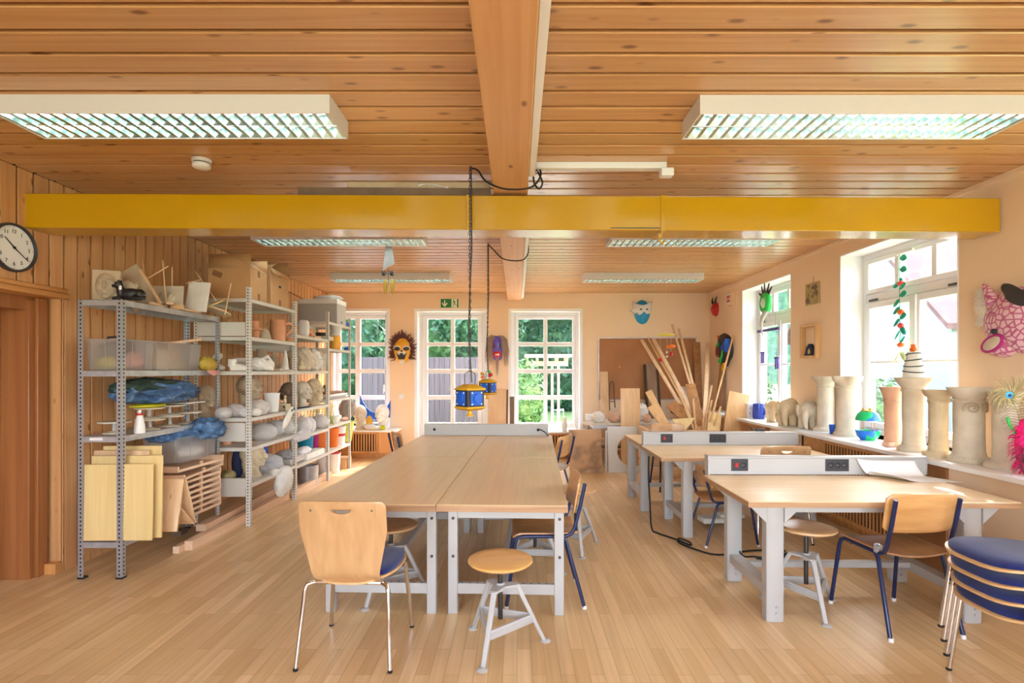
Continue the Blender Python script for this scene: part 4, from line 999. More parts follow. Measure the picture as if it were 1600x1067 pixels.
t = thing('cat_figurine', 'black lying cat figurine at the front corner of the grey shelving top', 'figurine', (-2.70, 3.685, z), R(12))
m = MB().blob((.02, 0, .045), (.075, .036, .042), 20, 12).blob((.075, .0, .042), (.035, .036, .040), 16, 10).blob((-.04, -.005, .06), (.028, .026, .045), 14, 10)
m.blob((-.055, -.010, .105), (.030, .026, .026), 16, 10).blob((-.083, -.014, .098), (.014, .012, .010), 12, 8)
for s in (-1, 1): m.lathe([(.011, 0), (.006, .014), (.001, .024)], 8, (-.045, -.010+s*.016, .122)); m.tube([(-.03, s*.022, .018), (-.085, s*.022, .012)], [.016, .011], 10)
m.tube([(.10, 0, .02), (.115, -.03, .014), (.08, -.048, .012), (.03, -.05, .012)], [.012, .011, .009, .006], 8)
m.tube([(.05, -.03, .018), (.10, -.045, .012)], [.02, .012], 8)
mk('cat_body', m, M['black'], t, remesh=.004, sm=1)
mk('muzzle', MB().blob((-.094, -.015, .096), (.007, .010, .008), 10, 8), M['clay'], t); mk('eye', MB().blob((-.070, -.033, .112), (.004, .003, .004), 8, 6), M['paper'], t)
mk('white_patch', MB().blob((-.035, -.027, .085), (.010, .006, .018), 10, 8), M['paper'], t)
block('leaning_board', 'grey panel with a raw wood edge leaning behind the cat figurine', (-2.89, 4.03, z+.142), (.20, .016, .31), M['clay2'], 'panel', (0, R(-31), 0))
block('wood_batten', 'pale batten along the leaning grey panel on the shelving top', (-2.776, 4.02, z+.152), (.018, .022, .30), M['pinez'], 'batten', (0, R(-31), 0))
for i, (a, b, l) in enumerate([(P(223, 406, 4.16), Vector((-2.90, 4.15, z+.002)), 'thin upright dowel just right of the grey panel'), (P(254, 407, 4.16), Vector((-2.745, 4.16, z+.004)), 'thin upright dowel before the knotted relief'), (P(229, 436, 4.09), P(263, 416, 4.16), 'short pale batten slanting up to the right behind the dowels'),
      (P(269, 417, 4.36), Vector((-2.83, 4.36, z+.002)), 'short dowel poking up behind the knotted relief'), (P(305, 424, 4.62), P(338, 470, 4.50), 'long thin dowel slanting across before the cardboard box'), (P(291, 443, 4.40), P(313, 437, 4.52), 'thin twig lying behind the blank plaster slab'), (P(361, 443, 4.62), Vector((-2.53, 4.60, z+.002)), 'short dowel stuck upright through the tilted board')]):
    stick(l+' on the grey shelving top', a, b, M['pinez'], .005, group='dowels on the grey shelving top')
m = MB().box((0, 0, .10), (.27, .025, .20)); m.tube([(-.05, -.02, .03), (.03, -.04, .06), (.07, -.045, .12), (.0, -.04, .13), (-.03, -.03, .07), (.06, -.03, .03)], .018, 8).blob((.02, -.02, .09), (.05, .03, .05), 12, 8, .2, 4)
o = mk('relief_tile', m, M['clay'], loc=(-2.835, 4.28, z), rot=(R(-6), 0, R(2)), remesh=.006, sm=1); tag(o, 'square plaster tile with a knotted relief on the grey shelving top', 'relief')
block('plaster_slab', 'blank grey-white plaster slab leaning on the grey shelving top', (-2.67, 4.44, z+.132), (.185, .02, .25), M['plastr'], 'slab', (R(-8), R(4), R(-4)))
block('wood_strip', 'long offcut strip lying along the grey shelving top behind the cat', (-2.72, 4.02, z+.012), (.02, .26, .022), M['piney'], 'offcut', (0, 0, R(14)))
block('wood_strip', 'second pale offcut strip lying before the knotted relief', (-2.735, 4.2, z+.034), (.05, .24, .018), M['piney'], 'offcut', (0, 0, R(28)))
block('wood_block', 'small wood block with end grain overhanging the grey shelf edge', (-2.685, 4.20, z+.018), (.085, .05, .038), M['pine'], 'block', (0, 0, R(12)))
block('wood_strip', 'thin offcut lying at the foot of the blank plaster slab', (-2.69, 4.36, z+.008), (.04, .20, .014), M['piney'], 'offcut', (0, 0, R(-8)))
m = MB().prism([(math.cos(a*PI/10)*.10, math.sin(a*PI/10)*.13) for a in range(20)], .014, Matrix.Translation((-2.63, 4.66, z+.03)) @ Matrix.Rotation(R(10), 4, 'Y') @ Matrix.Rotation(R(-12), 4, 'X'))
one('round_board', m, M['clay3'], 'rounded thin board overhanging the far corner of the grey shelving', 'board', bevel=.002)
m = MB(); Mx = Matrix.Translation((-2.68, 4.64, z+.085)) @ Matrix.Rotation(R(-22), 4, 'Y') @ Matrix.Rotation(R(20), 4, 'X') @ Matrix.Rotation(R(14), 4, 'Z')
m.box((0, -.08, 0), (.24, .06, .012), None, 0, Mx).box((0, .08, 0), (.24, .06, .012), None, 0, Mx).box((-.085, 0, 0), (.07, .1, .012), None, 0, Mx).box((.085, 0, 0), (.07, .1, .012), None, 0, Mx)
one('tilted_board', m, M['panel'], 'pale tilted board with a square hole beside the white shelving post', 'board')
# ---------------- galvanised unit, second shelf
z = 1.421
clear_bin('clear bin stuffed with coloured scraps at the near end of the upper grey shelf', (-2.855, 3.83, z), .27, .30, .215)
for i, (dx, dy, dz, r, mt, l) in enumerate([(-.05, -.05, .0, (.07, .06, .05), 'gold', 'yellowish cloth scrap in the near clear bin'), (.03, .03, .0, (.08, .08, .07), 'skinpink', 'pink cloth scrap in the near clear bin'), (-.02, .0, .10, (.09, .10, .05), 'darkclay', 'brown cloth scrap in the near clear bin')]):
    lump('cloth_scrap', l, (-2.855+dx, 3.83+dy, z+.006+dz), r, M[mt], 'cloth', .25, 3, i, ridge=True)
one('black_strap', MB().tube([(-2.93, 3.78, z+.20), (-2.90, 3.77, z+.235), (-2.83, 3.79, z+.24), (-2.78, 3.80, z+.20)], .008, 8), M['black'], 'black strap arching out of the near clear bin', 'strap')
clear_bin('clear bin of pale offcuts at the far end of the upper grey shelf', (-2.85, 4.28, z), .27, .56, .215)
for i in range(6):
    a = R(-30+i*13); stick('pale offcut %s in the far clear bin' % ['lowest', 'second', 'third', 'fourth', 'fifth', 'topmost'][i], (-2.89+.01*i, 4.10+.02*i, z+.02+.026*i), (-2.80-.01*i, 4.44-.01*i, z+.03+.026*i), M['piney'], cat='offcut', group='offcuts in the far clear bin', sq=(.05, .02))
stick('pale batten resting over the rim of the far clear bin', (-2.80, 4.24, z+.215), (-2.70, 4.53, z+.265), M['piney'], cat='batten', sq=(.03, .02))
lump('gold_cloth', 'gold cloth crumpled at the far end of the upper grey shelf', (-2.72, 4.66, z), (.05, .09, .06), M['gold'], 'cloth', .3, 3, 4, ridge=True)
m = MB().sheet(lambda u, v: Vector((-2.70+.035*v+.01*math.sin(u*6), 4.62+.2*u-.05*v, z+.004-.075*max(0, v-.3)*(.4+.6*math.sin(u*3.1)))), 10, 8)
one('pink_cloth', m, M['skinpink'], 'pink cloth corner hanging over the upper grey shelf edge', 'cloth', solid=.003)
# ---------------- galvanised unit, third shelf: banding wheels, cloths, bottle
z = .973
def wheel(label, x, y, hh, r=.10, z0=z):
    t = thing('banding_wheel', label, 'turntable', (x, y, z0), 0, 'grey sculpting turntables on the grey shelving')
    mk('base', MB().lathe([(0, 0), (r*.72, 0), (r*.72, .005), (r*.3, .014), (.018, .018), (0, .018)], 32), M['clay'], t)
    mk('column', MB().lathe([(.015, .018), (.012, .04), (.012, hh-.02), (.018, hh-.01)], 14), M['bench'], t)
    mk('disc', MB().lathe([(0, hh-.01), (r, hh-.010), (r, hh), (0, hh)], 40), M['clay'], t)
    return t
wheel('turntable at the near end of the middle grey shelf behind the post', -2.88, 3.80, .085)
wheel('low turntable in the middle of the grey shelf right of the white bottle', -2.80, 4.05, .08)
wheel('low turntable in the centre of the middle grey shelf', -2.79, 4.27, .088)
wheel('low turntable nearest the far post of the middle grey shelf', -2.80, 4.52, .098)
wheel('turntable stacked on top of the one right of the white bottle', -2.81, 4.06, .085, .10, z+.081)
wheel('turntable stacked on top of the central one, under the jeans', -2.80, 4.28, .082, .11, z+.089)
block('pale_board', 'thin pale board under the denim at the far end of the middle grey shelf', (-2.80, 4.47, z+.178), (.20, .26, .010), M['plastr'], 'board')
sb_ = pot('spray_bottle', 'white plastic bottle with a red ring on the middle grey shelf', (-2.70, 3.80, z), [(0,0),(.034,0),(.036,.01),(.034,.05),(.02,.125),(.012,.14),(.012,.165),(0,.165)], M['whitep'], 'bottle')
mk('bottle_ring', MB().lathe([(.016,.128),(.0225,.128),(.0195,.142),(.014,.142)], 24), M['red'], sb_)
lump('yellow_cloth', 'bright yellow cloth under the jeans on the middle grey shelf', (-2.79, 4.02, z+.167), (.10, .15, .018), M['yellowcloth'], 'cloth', .15, 3, 6)
lump('denim_pile', 'crumpled blue jeans piled on the turntables on the grey shelving', (-2.80, 4.14, z+.205), (.13, .30, .075), M['denim'], 'clothing', .5, 2.3, 8, ridge=True, nu=72, nv=44)
lump('green_jacket', 'dark green jacket heaped on the jeans on the grey shelving', (-2.82, 4.05, z+.275), (.12, .24, .052), M['greencoat'], 'clothing', .45, 2.0, 12, ridge=True, nu=48, nv=26)
# ---------------- galvanised unit, lowest shelf
z = .254
for i, (y, x0, x1, h, rx, l) in enumerate([(3.64, -2.965, -2.50, .52, 0, 'front pale yellow panel standing on the lowest grey shelf'), (3.70, -2.96, -2.475, .57, 0, 'second pale yellow panel, taller, standing behind the front one'), (3.745, -2.98, -2.60, .60, 0, 'third pale yellow panel standing behind the two others'), (3.79, -2.95, -2.545, .625, 0, 'rearmost pale panel of the standing row on the lowest grey shelf')]):
    one('yellow_board', MB().box(((x0+x1)/2, y, z+h/2+.004), (x1-x0, .016, h), (R(-1.2), 0, R(1.5))), M['panel'] if i != 2 else M['pinez'], l, 'panel', 'pale panels on the lowest grey shelf', bevel=.003)
m = MB().bar((-2.60, 3.83, z+.005), (-2.60, 3.905, z+.37), .30, .014, (0,1,0)); one('folded_board', m, M['pinez'], 'board leaning one way of the tent-shaped pair by the tray stack', 'board', bevel=.002)
m = MB().bar((-2.60, 4.055, z+.005), (-2.60, 3.93, z+.37), .30, .014, (0,1,0)); one('folded_board', m, M['pinez'], 'board leaning back against its pair beside the tray stack', 'board', bevel=.002)
m = MB().bar((-2.58, 4.03, z+.006), (-2.58, 3.87, z+.17), .26, .012, (0,1,0)); one('folded_board', m, M['pinez'], 'short brace board low between the tent-shaped pair', 'board', bevel=.002)
def tray(label, c, w, d, h, rz=0, tilt=0):
    m = MB(); k = .018
    Mx = Matrix.Translation(c) @ Matrix.Rotation(rz, 4, 'Z') @ Matrix.Rotation(tilt, 4, 'X')
    m.b2((-w/2, -d/2, 0), (w/2, d/2, .006), 0, Mx)
    for a, b in (((-w/2, -d/2, .006), (-w/2+k, d/2, h)), ((-w/2+k, -d/2, .006), (w/2-k, -d/2+k, h)), ((-w/2+k, d/2-k, .006), (w/2-k, d/2, h))): m.b2(a, b, 0, Mx)
    m.b2((w/2-k, -d/2, .006), (w/2, d/2, h*.45), 0, Mx); m.b2((w/2-k, -d/2, h*.45), (w/2, -d/2+k, h), 0, Mx); m.b2((w/2-k, d/2-k, h*.45), (w/2, d/2, h), 0, Mx); m.b2((w/2-k, -.012, h*.45), (w/2, .012, h), 0, Mx)
    return one('wooden_tray', m, M['piney'], label, 'tray', 'stack of wooden trays on the lowest grey shelf')
for i in range(7): tray(['lowest', 'second', 'third', 'fourth', 'fifth', 'sixth', 'seventh'][i]+' wooden tray from the bottom of the stack on the lowest grey shelf', (-2.77, 4.365, z+.002+.046*i), .36, .56, .045, R((i % 3)-1))
tray('tilted wooden tray near the top of the stack on the grey shelving', (-2.75, 4.365, z+.330), .36, .60, .040, R(3), R(1.5))
tray('top wooden tray of the stack, carrying the clear bin', (-2.77, 4.36, z+.384), .38, .60, .045, R(-2))
clear_bin('large clear bin of plaster and jeans on the tray stack', (-2.79, 4.42, z+.434), .30, .50, .20)
lump('plaster_heap', 'white plaster lumps inside the large clear bin', (-2.77, 4.46, z+.440), (.09, .16, .06), M['plastr'], 'plaster', .25, 3, 3)
lump('jeans', 'dark blue jeans lying across the large clear bin', (-2.79, 4.35, z+.600), (.14, .24, .048), M['denim'], 'clothing', .3, 3.4, 21, ridge=True, nu=48, nv=24)
lump('jeans', 'light blue jeans bulging over the far rim of the large clear bin', (-2.69, 4.58, z+.585), (.10, .15, .075), M['denim'], 'clothing', .5, 2.4, 25, ridge=True, nu=48, nv=28)
# ---------------- white unit, bay nearest the camera
def carton(label, x0, x1, y0, y1, z, h, flaps, tape=True, hole=None):
    t = thing('cardboard_box', label, 'box', ((x0+x1)/2, (y0+y1)/2, z), 0, 'open cardboard boxes on the white shelving')
    a, b, k = (x1-x0)/2, (y1-y0)/2, .004
    m = MB().b2((-a, -b, 0), (a, b, k)).b2((-a, -b, k), (a, -b+k, h)).b2((-a, b-k, k), (a, b, h)).b2((-a, -b+k, k), (-a+k, b-k, h)).b2((a-k, -b+k, k), (a, b-k, h))
    mk('box_body', m, M['card'], t)
    for side, ang, ln in flaps:
        if side == 'n': p = [(-a, -b, h), (a, -b, h)]; dv = Vector((0, -math.sin(R(ang)), math.cos(R(ang))))
        if side == 'f': p = [(-a, b, h), (a, b, h)]; dv = Vector((0, math.sin(R(ang)), math.cos(R(ang))))
        if side == 'r': p = [(a, -b, h), (a, b, h)]; dv = Vector((math.sin(R(ang)), 0, math.cos(R(ang))))
        if side == 'l': p = [(-a, -b, h), (-a, b, h)]; dv = Vector((-math.sin(R(ang)), 0, math.cos(R(ang))))
        q = [Vector(p[0]), Vector(p[1]), Vector(p[1])+dv*ln, Vector(p[0])+dv*ln]
        mk('box_flap', MB().add(q, [(0,1,2,3)]), M['card'], t, solid=.004)
    if tape:
        mk('tape', MB().b2((a, -.022, h-.06), (a+.0006, .022, h)), M['cardin'], t); mk('tape', MB().b2((a, -.022, 0), (a+.0006, .022, .06)), M['cardin'], t)
    if hole: mk('hand_hole', MB().blob((a, 0, h*.55), (.001, .03, .014), 14, 8), M['rubber'], t)
    return t
ct_ = carton('large open cardboard box on the near end of the white shelving top', -2.82, -2.435, 4.85, 5.17, 2.082, .275, [('n', -4, .13), ('r', -50, .14), ('l', 10, .14), ('f', 5, .13)])
carton('open cardboard box with a hand hole, second on the white shelving top', -2.80, -2.435, 5.25, 5.66, 2.082, .355, [('n', -62, .15), ('f', -6, .13), ('l', -12, .15), ('r', 160, .06)], True, True)
mk('tape', MB().box((-.11, -.1608, .22), (.09, .001, .05), (0, R(20), 0)), M['cardin'], ct_)
z = 1.731
p = AX(396, -2.55, z); pot('terracotta_pot', 'stepped terracotta pot behind the near white shelving post', p, [(0,0),(.05,0),(.062,.07),(.085,.08),(.085,.10),(.055,.105),(.05,.17),(.042,.17),(.045,.09),(0,.02)], M['terra'])
p = AX(412, -2.56, z); pot('clay_bowl', 'upturned grey clay bowl left of the terracotta mug', p, [(.072,0),(.070,.03),(.052,.085),(.03,.11),(0,.113)], M['clay2'], 'bowl')
p = AX(434, -2.53, z); t = thing('clay_mug', 'oversized terracotta mug on the upper white shelf', 'mug', p, R(20))
mk('mug_body', MB().lathe([(0,0),(.076,0),(.078,.01),(.074,.222),(.066,.222),(.068,.012),(0,.012)], 36), M['terra'], t)
mk('handle', MB().tube(smoothp([(.070, .02, .175), (.10, .04, .195), (.135, .06, .18), (.14, .06, .14), (.11, .045, .09), (.075, .02, .06)], 4), .013, 10), M['terra'], t)
p = AX(452, -2.49, z); pot('clay_cup', 'small terracotta cup beside the mug handle', p, [(0,0),(.034,0),(.042,.05),(.036,.05),(.03,.008),(0,.008)], M['terra'], 'cup')
block('wood_board', 'orange-brown wood panel standing behind the mug on the white shelving', (-2.905, 5.55, z+.10), (.016, .50, .20), M['backwood'], 'panel')
z = 1.416
m = MB().tube([(0,0,0),(-.01,.0,.04),(-.03,0,.09),(.02,0,.14),(.05,0,.15)], [.045,.05,.045,.035,.02], 12).blob((.02, 0, .03), (.06, .05, .03), 12, 8)
o = mk('plaster_form', m, M['plastr'], loc=AX(338, -2.78, z), remesh=.008, sm=2); tag(o, 'curled white plaster form beside the grey shelving far post', 'sculpture')
m = MB().tube([(0,0,.11),(0,0,.04)], [.036,.04], 14).tube([(-.01,0,.035),(.06,0,.030),(.14,0,.018)], [.042,.036,.026], 14)
for i in range(5): m.blob((.155, -.02+i*.010, .012), (.018, .007, .010), 8, 6)
for q in m.v: q.z = max(q.z, 0)
o = mk('plaster_cast', m, M['plastr'], loc=AX(363, -2.60, z), rot=(0, 0, R(12)), remesh=.006, sm=1); tag(o, 'plaster cast of a foot on the white shelving', 'sculpture')
pot('plaster_pot', 'plain greyish white pot behind the plaster foot', AX(374, -2.78, z), [(0,0),(.05,0),(.062,.13),(.056,.13),(.045,.01),(0,.01)], M['plastr'])
m = MB().blob((0, 0, .065), (.10, .08, .07), 20, 12, .15, 3, 3).blob((.10, .0, .06), (.06, .055, .055), 16, 10, .1, 3, 2).tube([(.05, .02, .11), (.10, .05, .15), (.14, .05, .10)], [.018, .022, .012], 8).tube([(-.05, -.03, .10), (.04, -.05, .11), (.09, -.05, .05)], [.022, .026, .02], 8).tube([(.06,-.04,.03),(.14,-.05,.012)], [.026,.018], 8)
for q in m.v: q.z = max(q.z, 0)
o = mk('plaster_animal', m, M['plastr'], loc=AX(402, -2.57, z), rot=(0, 0, R(35)), remesh=.007, sm=1); tag(o, 'white plaster animal with long ears lying on the white shelving', 'sculpture')
pot('clay_tube', 'plain clay tube standing at the back of the white shelf', AX(409, -2.82, z), [(0,0),(.058,0),(.056,.24),(.048,.24),(.048,.01),(0,.01)], M['clay2'], 'tube')
m = MB().lathe([(.06, 0), (.065, .06), (.045, .14), (.015, .20), (.002, .215)], 18); m.blob((.0, -.05, .07), (.022, .03, .05), 10, 8)
o = mk('pointed_form', m, M['clay2'], loc=AX(429, -2.66, z), remesh=.006, sm=1); tag(o, 'pointed arch-like clay form behind the plaster horn', 'sculpture')
m = MB().lathe([(.042, 0), (.034, .05), (.028, .12), (.016, .19), (.003, .235)], 16, wob=.12); m.b2((-.07, -.05, 0), (.07, .05, .014))
o = mk('plaster_horn', m, M['plastr'], loc=AX(446, -2.52, z), remesh=.005, sm=1); tag(o, 'white plaster spike on a flat base at the white shelf edge', 'sculpture')
block('clay_slab', 'flat pale clay slab lying before the pointed clay form', AX(432, -2.55, z)+Vector((0,0,.012)), (.12, .2, .022), M['clay'], 'slab', (0, 0, R(10)))
m = MB().tube([(0, 0, 0), (.0, .0, .10), (.01, .0, .18)], [.05, .045, .03], 12).blob((0, 0, .18), (.06, .05, .06), 14, 10, .2, 3)
o = mk('clay_form', m, M['clay2'], loc=AX(455, -2.64, z), remesh=.008, sm=1); tag(o, 'rough grey clay head shape behind the post at the plaster spike', 'sculpture')
z = .992; RT = -PI/2
head('clay_bust', 'grey-brown clay head in profile on the near end of the white shelving', AX(322, -2.86, z), RT-R(8), .305, M['clay2'], 0, seed=1)
head('clay_bust', 'big bearded clay head in profile behind the first white shelving post', AX(392, -2.72, z+.03), RT, .36, M['clay2'], .6, seed=2, fat=1.1)
t = AX(350, -2.64, z); wrapped('wrapped clay lump by the clay head on the near end of the shelf', t, (.065, .07, .05), M['clay2'], 1)
wrapped('wrapped clay lump second from the left before the bearded head', AX(368, -2.62, z), (.075, .08, .062), M['clay2'], 5)
wrapped('flat wrapped lump right behind the first white post', AX(384, -2.52, z), (.05, .06, .045), M['plastr'], 9)
wrapped('bag-lined bowl of clay below the bearded profile', AX(402, -2.52, z), (.105, .10, .075), M['clay3'], 11)
lump('plaster_lump', 'small white plaster lump before the bag-lined bowl', AX(399, -2.46, z), (.06, .06, .04), M['plastr'], 'plaster', .2, 3, 4)
tub('white_bucket', 'white plastic bucket on the white shelf right of the bag-lined bowl', AX(425, -2.55, z), .062, .075, .195, M['whitep'])
head('clay_bust', 'dark clay head turned away beside the second white post', AX(449, -2.66, z), PI/2+R(20), .30, M['darkclay'], 0, seed=4, fat=1.15)
t = thing('seated_figure', 'small clay figure sitting on a clay bench on the white shelf', 'figurine', AX(443, -2.49, z), R(-20))
m = MB().b2((-.06, -.03, 0), (-.035, .03, .07)).b2((.045, -.03, 0), (.07, .03, .06)).b2((-.06, -.03, .055), (.07, .03, .075)); mk('clay_bench', m, M['clay3'], t, remesh=.004, sm=1)
m = MB().blob((.02, 0, .105), (.018, .016, .032), 12, 8).blob((.022, 0, .150), (.014, .014, .016), 12, 8).tube([(.015, .0, .085), (-.035, 0, .083)], .010, 8).tube([(.02, .0, .08), (.05, .0, .05)], .009, 8).tube([(.02, -.012, .12), (.045, -.018, .085)], .006, 6)
mk('figure_body', m, M['clay3'], t, remesh=.003, sm=1)
m = MB(); Mx = Matrix.Translation(AX(450, -2.415, .925)) @ Matrix.Rotation(R(38), 4, 'X')
m.blob((0, 0, 0), (.014, .16, .055), 28, 14, .08, 2, 3, Mx)
mp = one('plaster_mask', m, M['plastr'], 'long white plaster mask hanging over the white shelf edge', 'mask')
mk('eye_hole', MB().blob((.013, .10, .012), (.004, .020, .010), 12, 8, M=Mx), M['rubber'], mp, org=mp.location)
z = .721
pot('terracotta_pot', 'left small terracotta pot behind the lower side plate of the white shelving', AX(354, -2.76, z), [(0,0),(.042,0),(.05,.075),(.044,.075),(.036,.008),(0,.008)], M['terra'], group='small pots on the lower white shelf')
pot('terracotta_pot', 'right small terracotta pot behind the lower side plate of the white shelving', AX(374, -2.74, z), [(0,0),(.042,0),(.05,.075),(.044,.075),(.036,.008),(0,.008)], M['terra'], group='small pots on the lower white shelf')
wrapped('large bagged clay block right of the first white post, lower shelf', AX(409, -2.57, z), (.13, .14, .085), M['clay2'], 15, lm=.72)
wrapped('white bagged lump behind the large bagged clay block', AX(429, -2.62, z), (.10, .10, .08), M['plastr'], 17)
wrapped('bagged ochre clay dome under the hanging plaster mask', AX(447, -2.55, z), (.105, .11, .085), M['clay3'], 19)
z = .386
head('clay_bust', 'large ochre clay head with long hair on the lowest white shelf', AX(398, -2.56, z), RT+R(10), .35, M['clay3'], .8, seed=6)
lump('navy_cloth', 'navy cloth standing folded behind the large ochre clay head', AX(371, -2.72, z), (.045, .05, .14), M['navy'], 'cloth', .2, 2.5, 2, ridge=True)
lump('green_bag', 'grey-green crumpled bag by the tray stack on the lowest white shelf', AX(357, -2.70, z), (.05, .06, .05), M['glaze'], 'bag', .3, 3, 7, ridge=True)
lump('blue_bag', 'bright blue plastic scrap behind the ochre clay head', AX(412, -2.72, z), (.035, .035, .13), M['blue'], 'bag', .3, 3, 9, ridge=True)
lump('plastic_bag', 'crumpled clear bag right of the ochre clay head', AX(421, -2.56, z), (.10, .10, .075), M['bag'], 'bag', .45, 3.2, 13, ridge=True, nu=40, nv=24)
t = tray_ = MB(); 
m = MB(); c = AX(447, -2.62, z); m.b2((c.x-.16, c.y-.22, z), (c.x+.14, c.y+.2, z+.006)); 
for a, b in (((-.16,-.22),(-.15,.2)),((.13,-.22),(.14,.2)),((-.15,-.22),(.13,-.21)),((-.15,.19),(.13,.2))): m.b2((c.x+a[0], c.y+a[1], z+.006), (c.x+b[0], c.y+b[1], z+.06))
one('plastic_tray', m, M['rack'], 'grey plastic tray with bagged bits on the lowest white shelf', 'tray')
lump('plastic_bag', 'crumpled lilac-white bag lying in the grey plastic tray', (c.x+.02, c.y, z+.007), (.10, .13, .06), M['bag'], 'bag', .4, 3.2, 23, ridge=True, nu=40, nv=24)
block('grey_slab', 'flat grey slab at the back of the grey plastic tray', (c.x-.08, c.y, z+.075), (.10, .34, .03), M['clay2'], 'slab')
m = MB().blob((0,0,0), (.075, .12, .15), 32, 20, .12, 3, 5, Matrix.Translation((-2.40, 5.46, .285)) @ Matrix.Rotation(R(-34), 4, 'X'), ridge=True); m.blob((-2.44, 5.36, .395), (.05, .07, .035), 16, 10, .2, 3, 2)
for q in m.v: q.z = max(q.z, .135)
one('white_sack', m, M['plastr'], 'plump white plaster-dusted sack drooping over the lowest white shelf edge', 'sack')
# ---------------- white unit, middle bay
z = 1.821
lump('paper_bag', 'white paper bag standing on the upper shelf of the middle white bay', AX(475, -2.50, z), (.055, .04, .10), M['paper'], 'bag', .06, 2, 3, power=.45)
pot('dark_pan', 'dark metal pan at the back of the middle white bay', AX(505, -2.58, z+.055), [(0,0),(.09,0),(.10,.045),(.095,.045),(.085,.006),(0,.006)], M['steel'], 'pan')
block('grey_carton', 'low grey carton under the dark pan in the middle white bay', AX(505, -2.58, z+.027), (.2, .22, .053), M['clay'], 'box')
block('wood_scrap', 'orange wood scrap beside the white paper bag', AX(484, -2.49, z+.02), (.05, .14, .03), M['terra'], 'offcut', (R(14), 0, R(20)))
block('wood_scrap', 'flat pale wood scrap before the low grey carton', AX(494, -2.49, z+.012), (.06, .15, .022), M['piney'], 'offcut', (0, 0, R(-8)))
t = thing('archive_box', 'big white lidded box on top of the white shelving', 'box', (-2.69, 7.37, 2.057), 0)
mk('box_body', MB().b2((-.27, -.19, 0), (.255, .19, .325)), M['bench'], t, bevel=.004); mk('box_lid', MB().b2((-.274, -.194, .27), (.26, .194, .335)), M['whitep'], t, bevel=.004)
mk('hand_hole', MB().blob((.256, 0, .03), (.002, .035, .012), 12, 8), M['rubber'], t)
lump('packing_paper', 'crumpled packing paper on the lid of the big white box', (-2.60, 7.33, 2.393), (.16, .10, .03), M['paper'], 'paper', .35, 3, 5, ridge=True)
stick('dark thin rod poking out behind the big white box', (-2.93, 7.3, 2.40), (-3.08, 6.9, 2.50), M['brownpanel'], .008, 'rod', 'wood_rod')
block('blue_case', 'blue case on the white shelving top at the far end', (-2.60, 7.66, 2.085), (.30, .14, .055), M['blue'], 'case')
z = 1.416
for i, (px_, X, h, l) in enumerate([(474, -2.54, .27, 'nearest of the three big plaster wig-like heads in the middle bay'), (487, -2.57, .26, 'middle one of the three big plaster wig-like heads'), (497, -2.60, .24, 'farthest of the three big plaster wig-like heads')]):
    c = AX(px_, X, z); m = MB().blob((0, 0, h*.5), (.11, .11, h*.52), 28, 18, .16, 3.2, 30+i, ridge=True)
    for q in m.v: q.z = max(q.z, 0)
    m.blob((.08, .03, h*.35), (.05, .05, h*.25), 12, 8, .1)
    o = mk('plaster_wig', m, M['plastr'] if i else M['clay'], loc=c, remesh=.007, sm=1); tag(o, l, 'sculpture', 'big plaster heads in the middle bay')
m = MB().blob((0,0,.035), (.05,.05,.035), 14, 8).tube([(0,0,.05),(.005,.0,.11)], [.028,.022], 12).blob((.01,0,.125), (.022,.02,.024), 12, 8).tube([(.0,-.02,.09),(.03,-.02,.05)], .009, 8)
o = mk('clay_figure', m, M['clay3'], loc=AX(471, -2.45, z), remesh=.0045, sm=1); tag(o, 'small crouching clay figure before the big plaster heads', 'figurine')
z = .992
head('clay_bust', 'smooth pale clay head in profile in the middle white bay', AX(474, -2.52, z), RT, .31, M['clay'], 0, seed=7)
head('clay_bust', 'ochre clay head with wavy hair, farther one in the middle bay', AX(493, -2.53, z), RT, .325, M['clay3'], .9, seed=8, beard=1)
block('dark_board', 'dark thin base board at the foot of the two clay profiles', AX(470, -2.455, z+.006), (.04, .5, .010), M['navy'], 'board')
lump('dark_bundle', 'small dark bundle behind the wavy-haired clay head', AX(507, -2.60, z), (.05, .05, .12), M['darkclay'], 'bundle', .35, 3, 5)
z = .681
for i, (px_, X, r, mt, l) in enumerate([(473, -2.53, (.095, .10, .10), 'plastr', 'nearest knotted white bag in the middle bay'), (485, -2.50, (.06, .06, .085), 'paper', 'small slim knotted bag between the two big ones'), (500, -2.54, (.115, .11, .085), 'clay', 'farthest knotted bag in the middle bay, greyish top')]):
    wrapped(l, AX(px_, X, z), r, M[mt], 40+i*3, 'knotted bags in the middle bay', True, 'bag')
lump('plastic_bag', 'limp translucent bag hanging over the shelf edge before the knotted bags', AX(473, -2.425, z-.05), (.012, .20, .055), M['bag'], 'bag', .4, 3, 31, ridge=True, nu=32, nv=18)
z = .371
tub('teal_tub', 'teal plastic tub at the back of the middle white bay', AX(477, -2.68, z), .085, .10, .24, M['teal'], 'tub')
tub('magenta_tub', 'magenta plastic tub between the teal and orange ones', AX(490, -2.72, z), .06, .07, .25, M['magenta'], 'tub')
tub('orange_tub', 'large orange plastic tub in the middle white bay', AX(501, -2.66, z), .09, .105, .27, M['orange'], 'tub')
block('foam_tray', 'white foam tray with crumpled paper before the plastic tubs', AX(486, -2.51, z+.035), (.12, .55, .07), M['plastr'], 'tray')
lump('paper_heap', 'crumpled white paper on the foam tray in the middle bay', AX(474, -2.50, z+.071), (.05, .14, .04), M['paper'], 'paper', .4, 3, 33, ridge=True)
stick('white plastic tube lying on the foam tray', AX(476, -2.46, z+.075), AX(484, -2.46, z+.115), M['whitep'], .009, 'tube', 'plastic_tube')
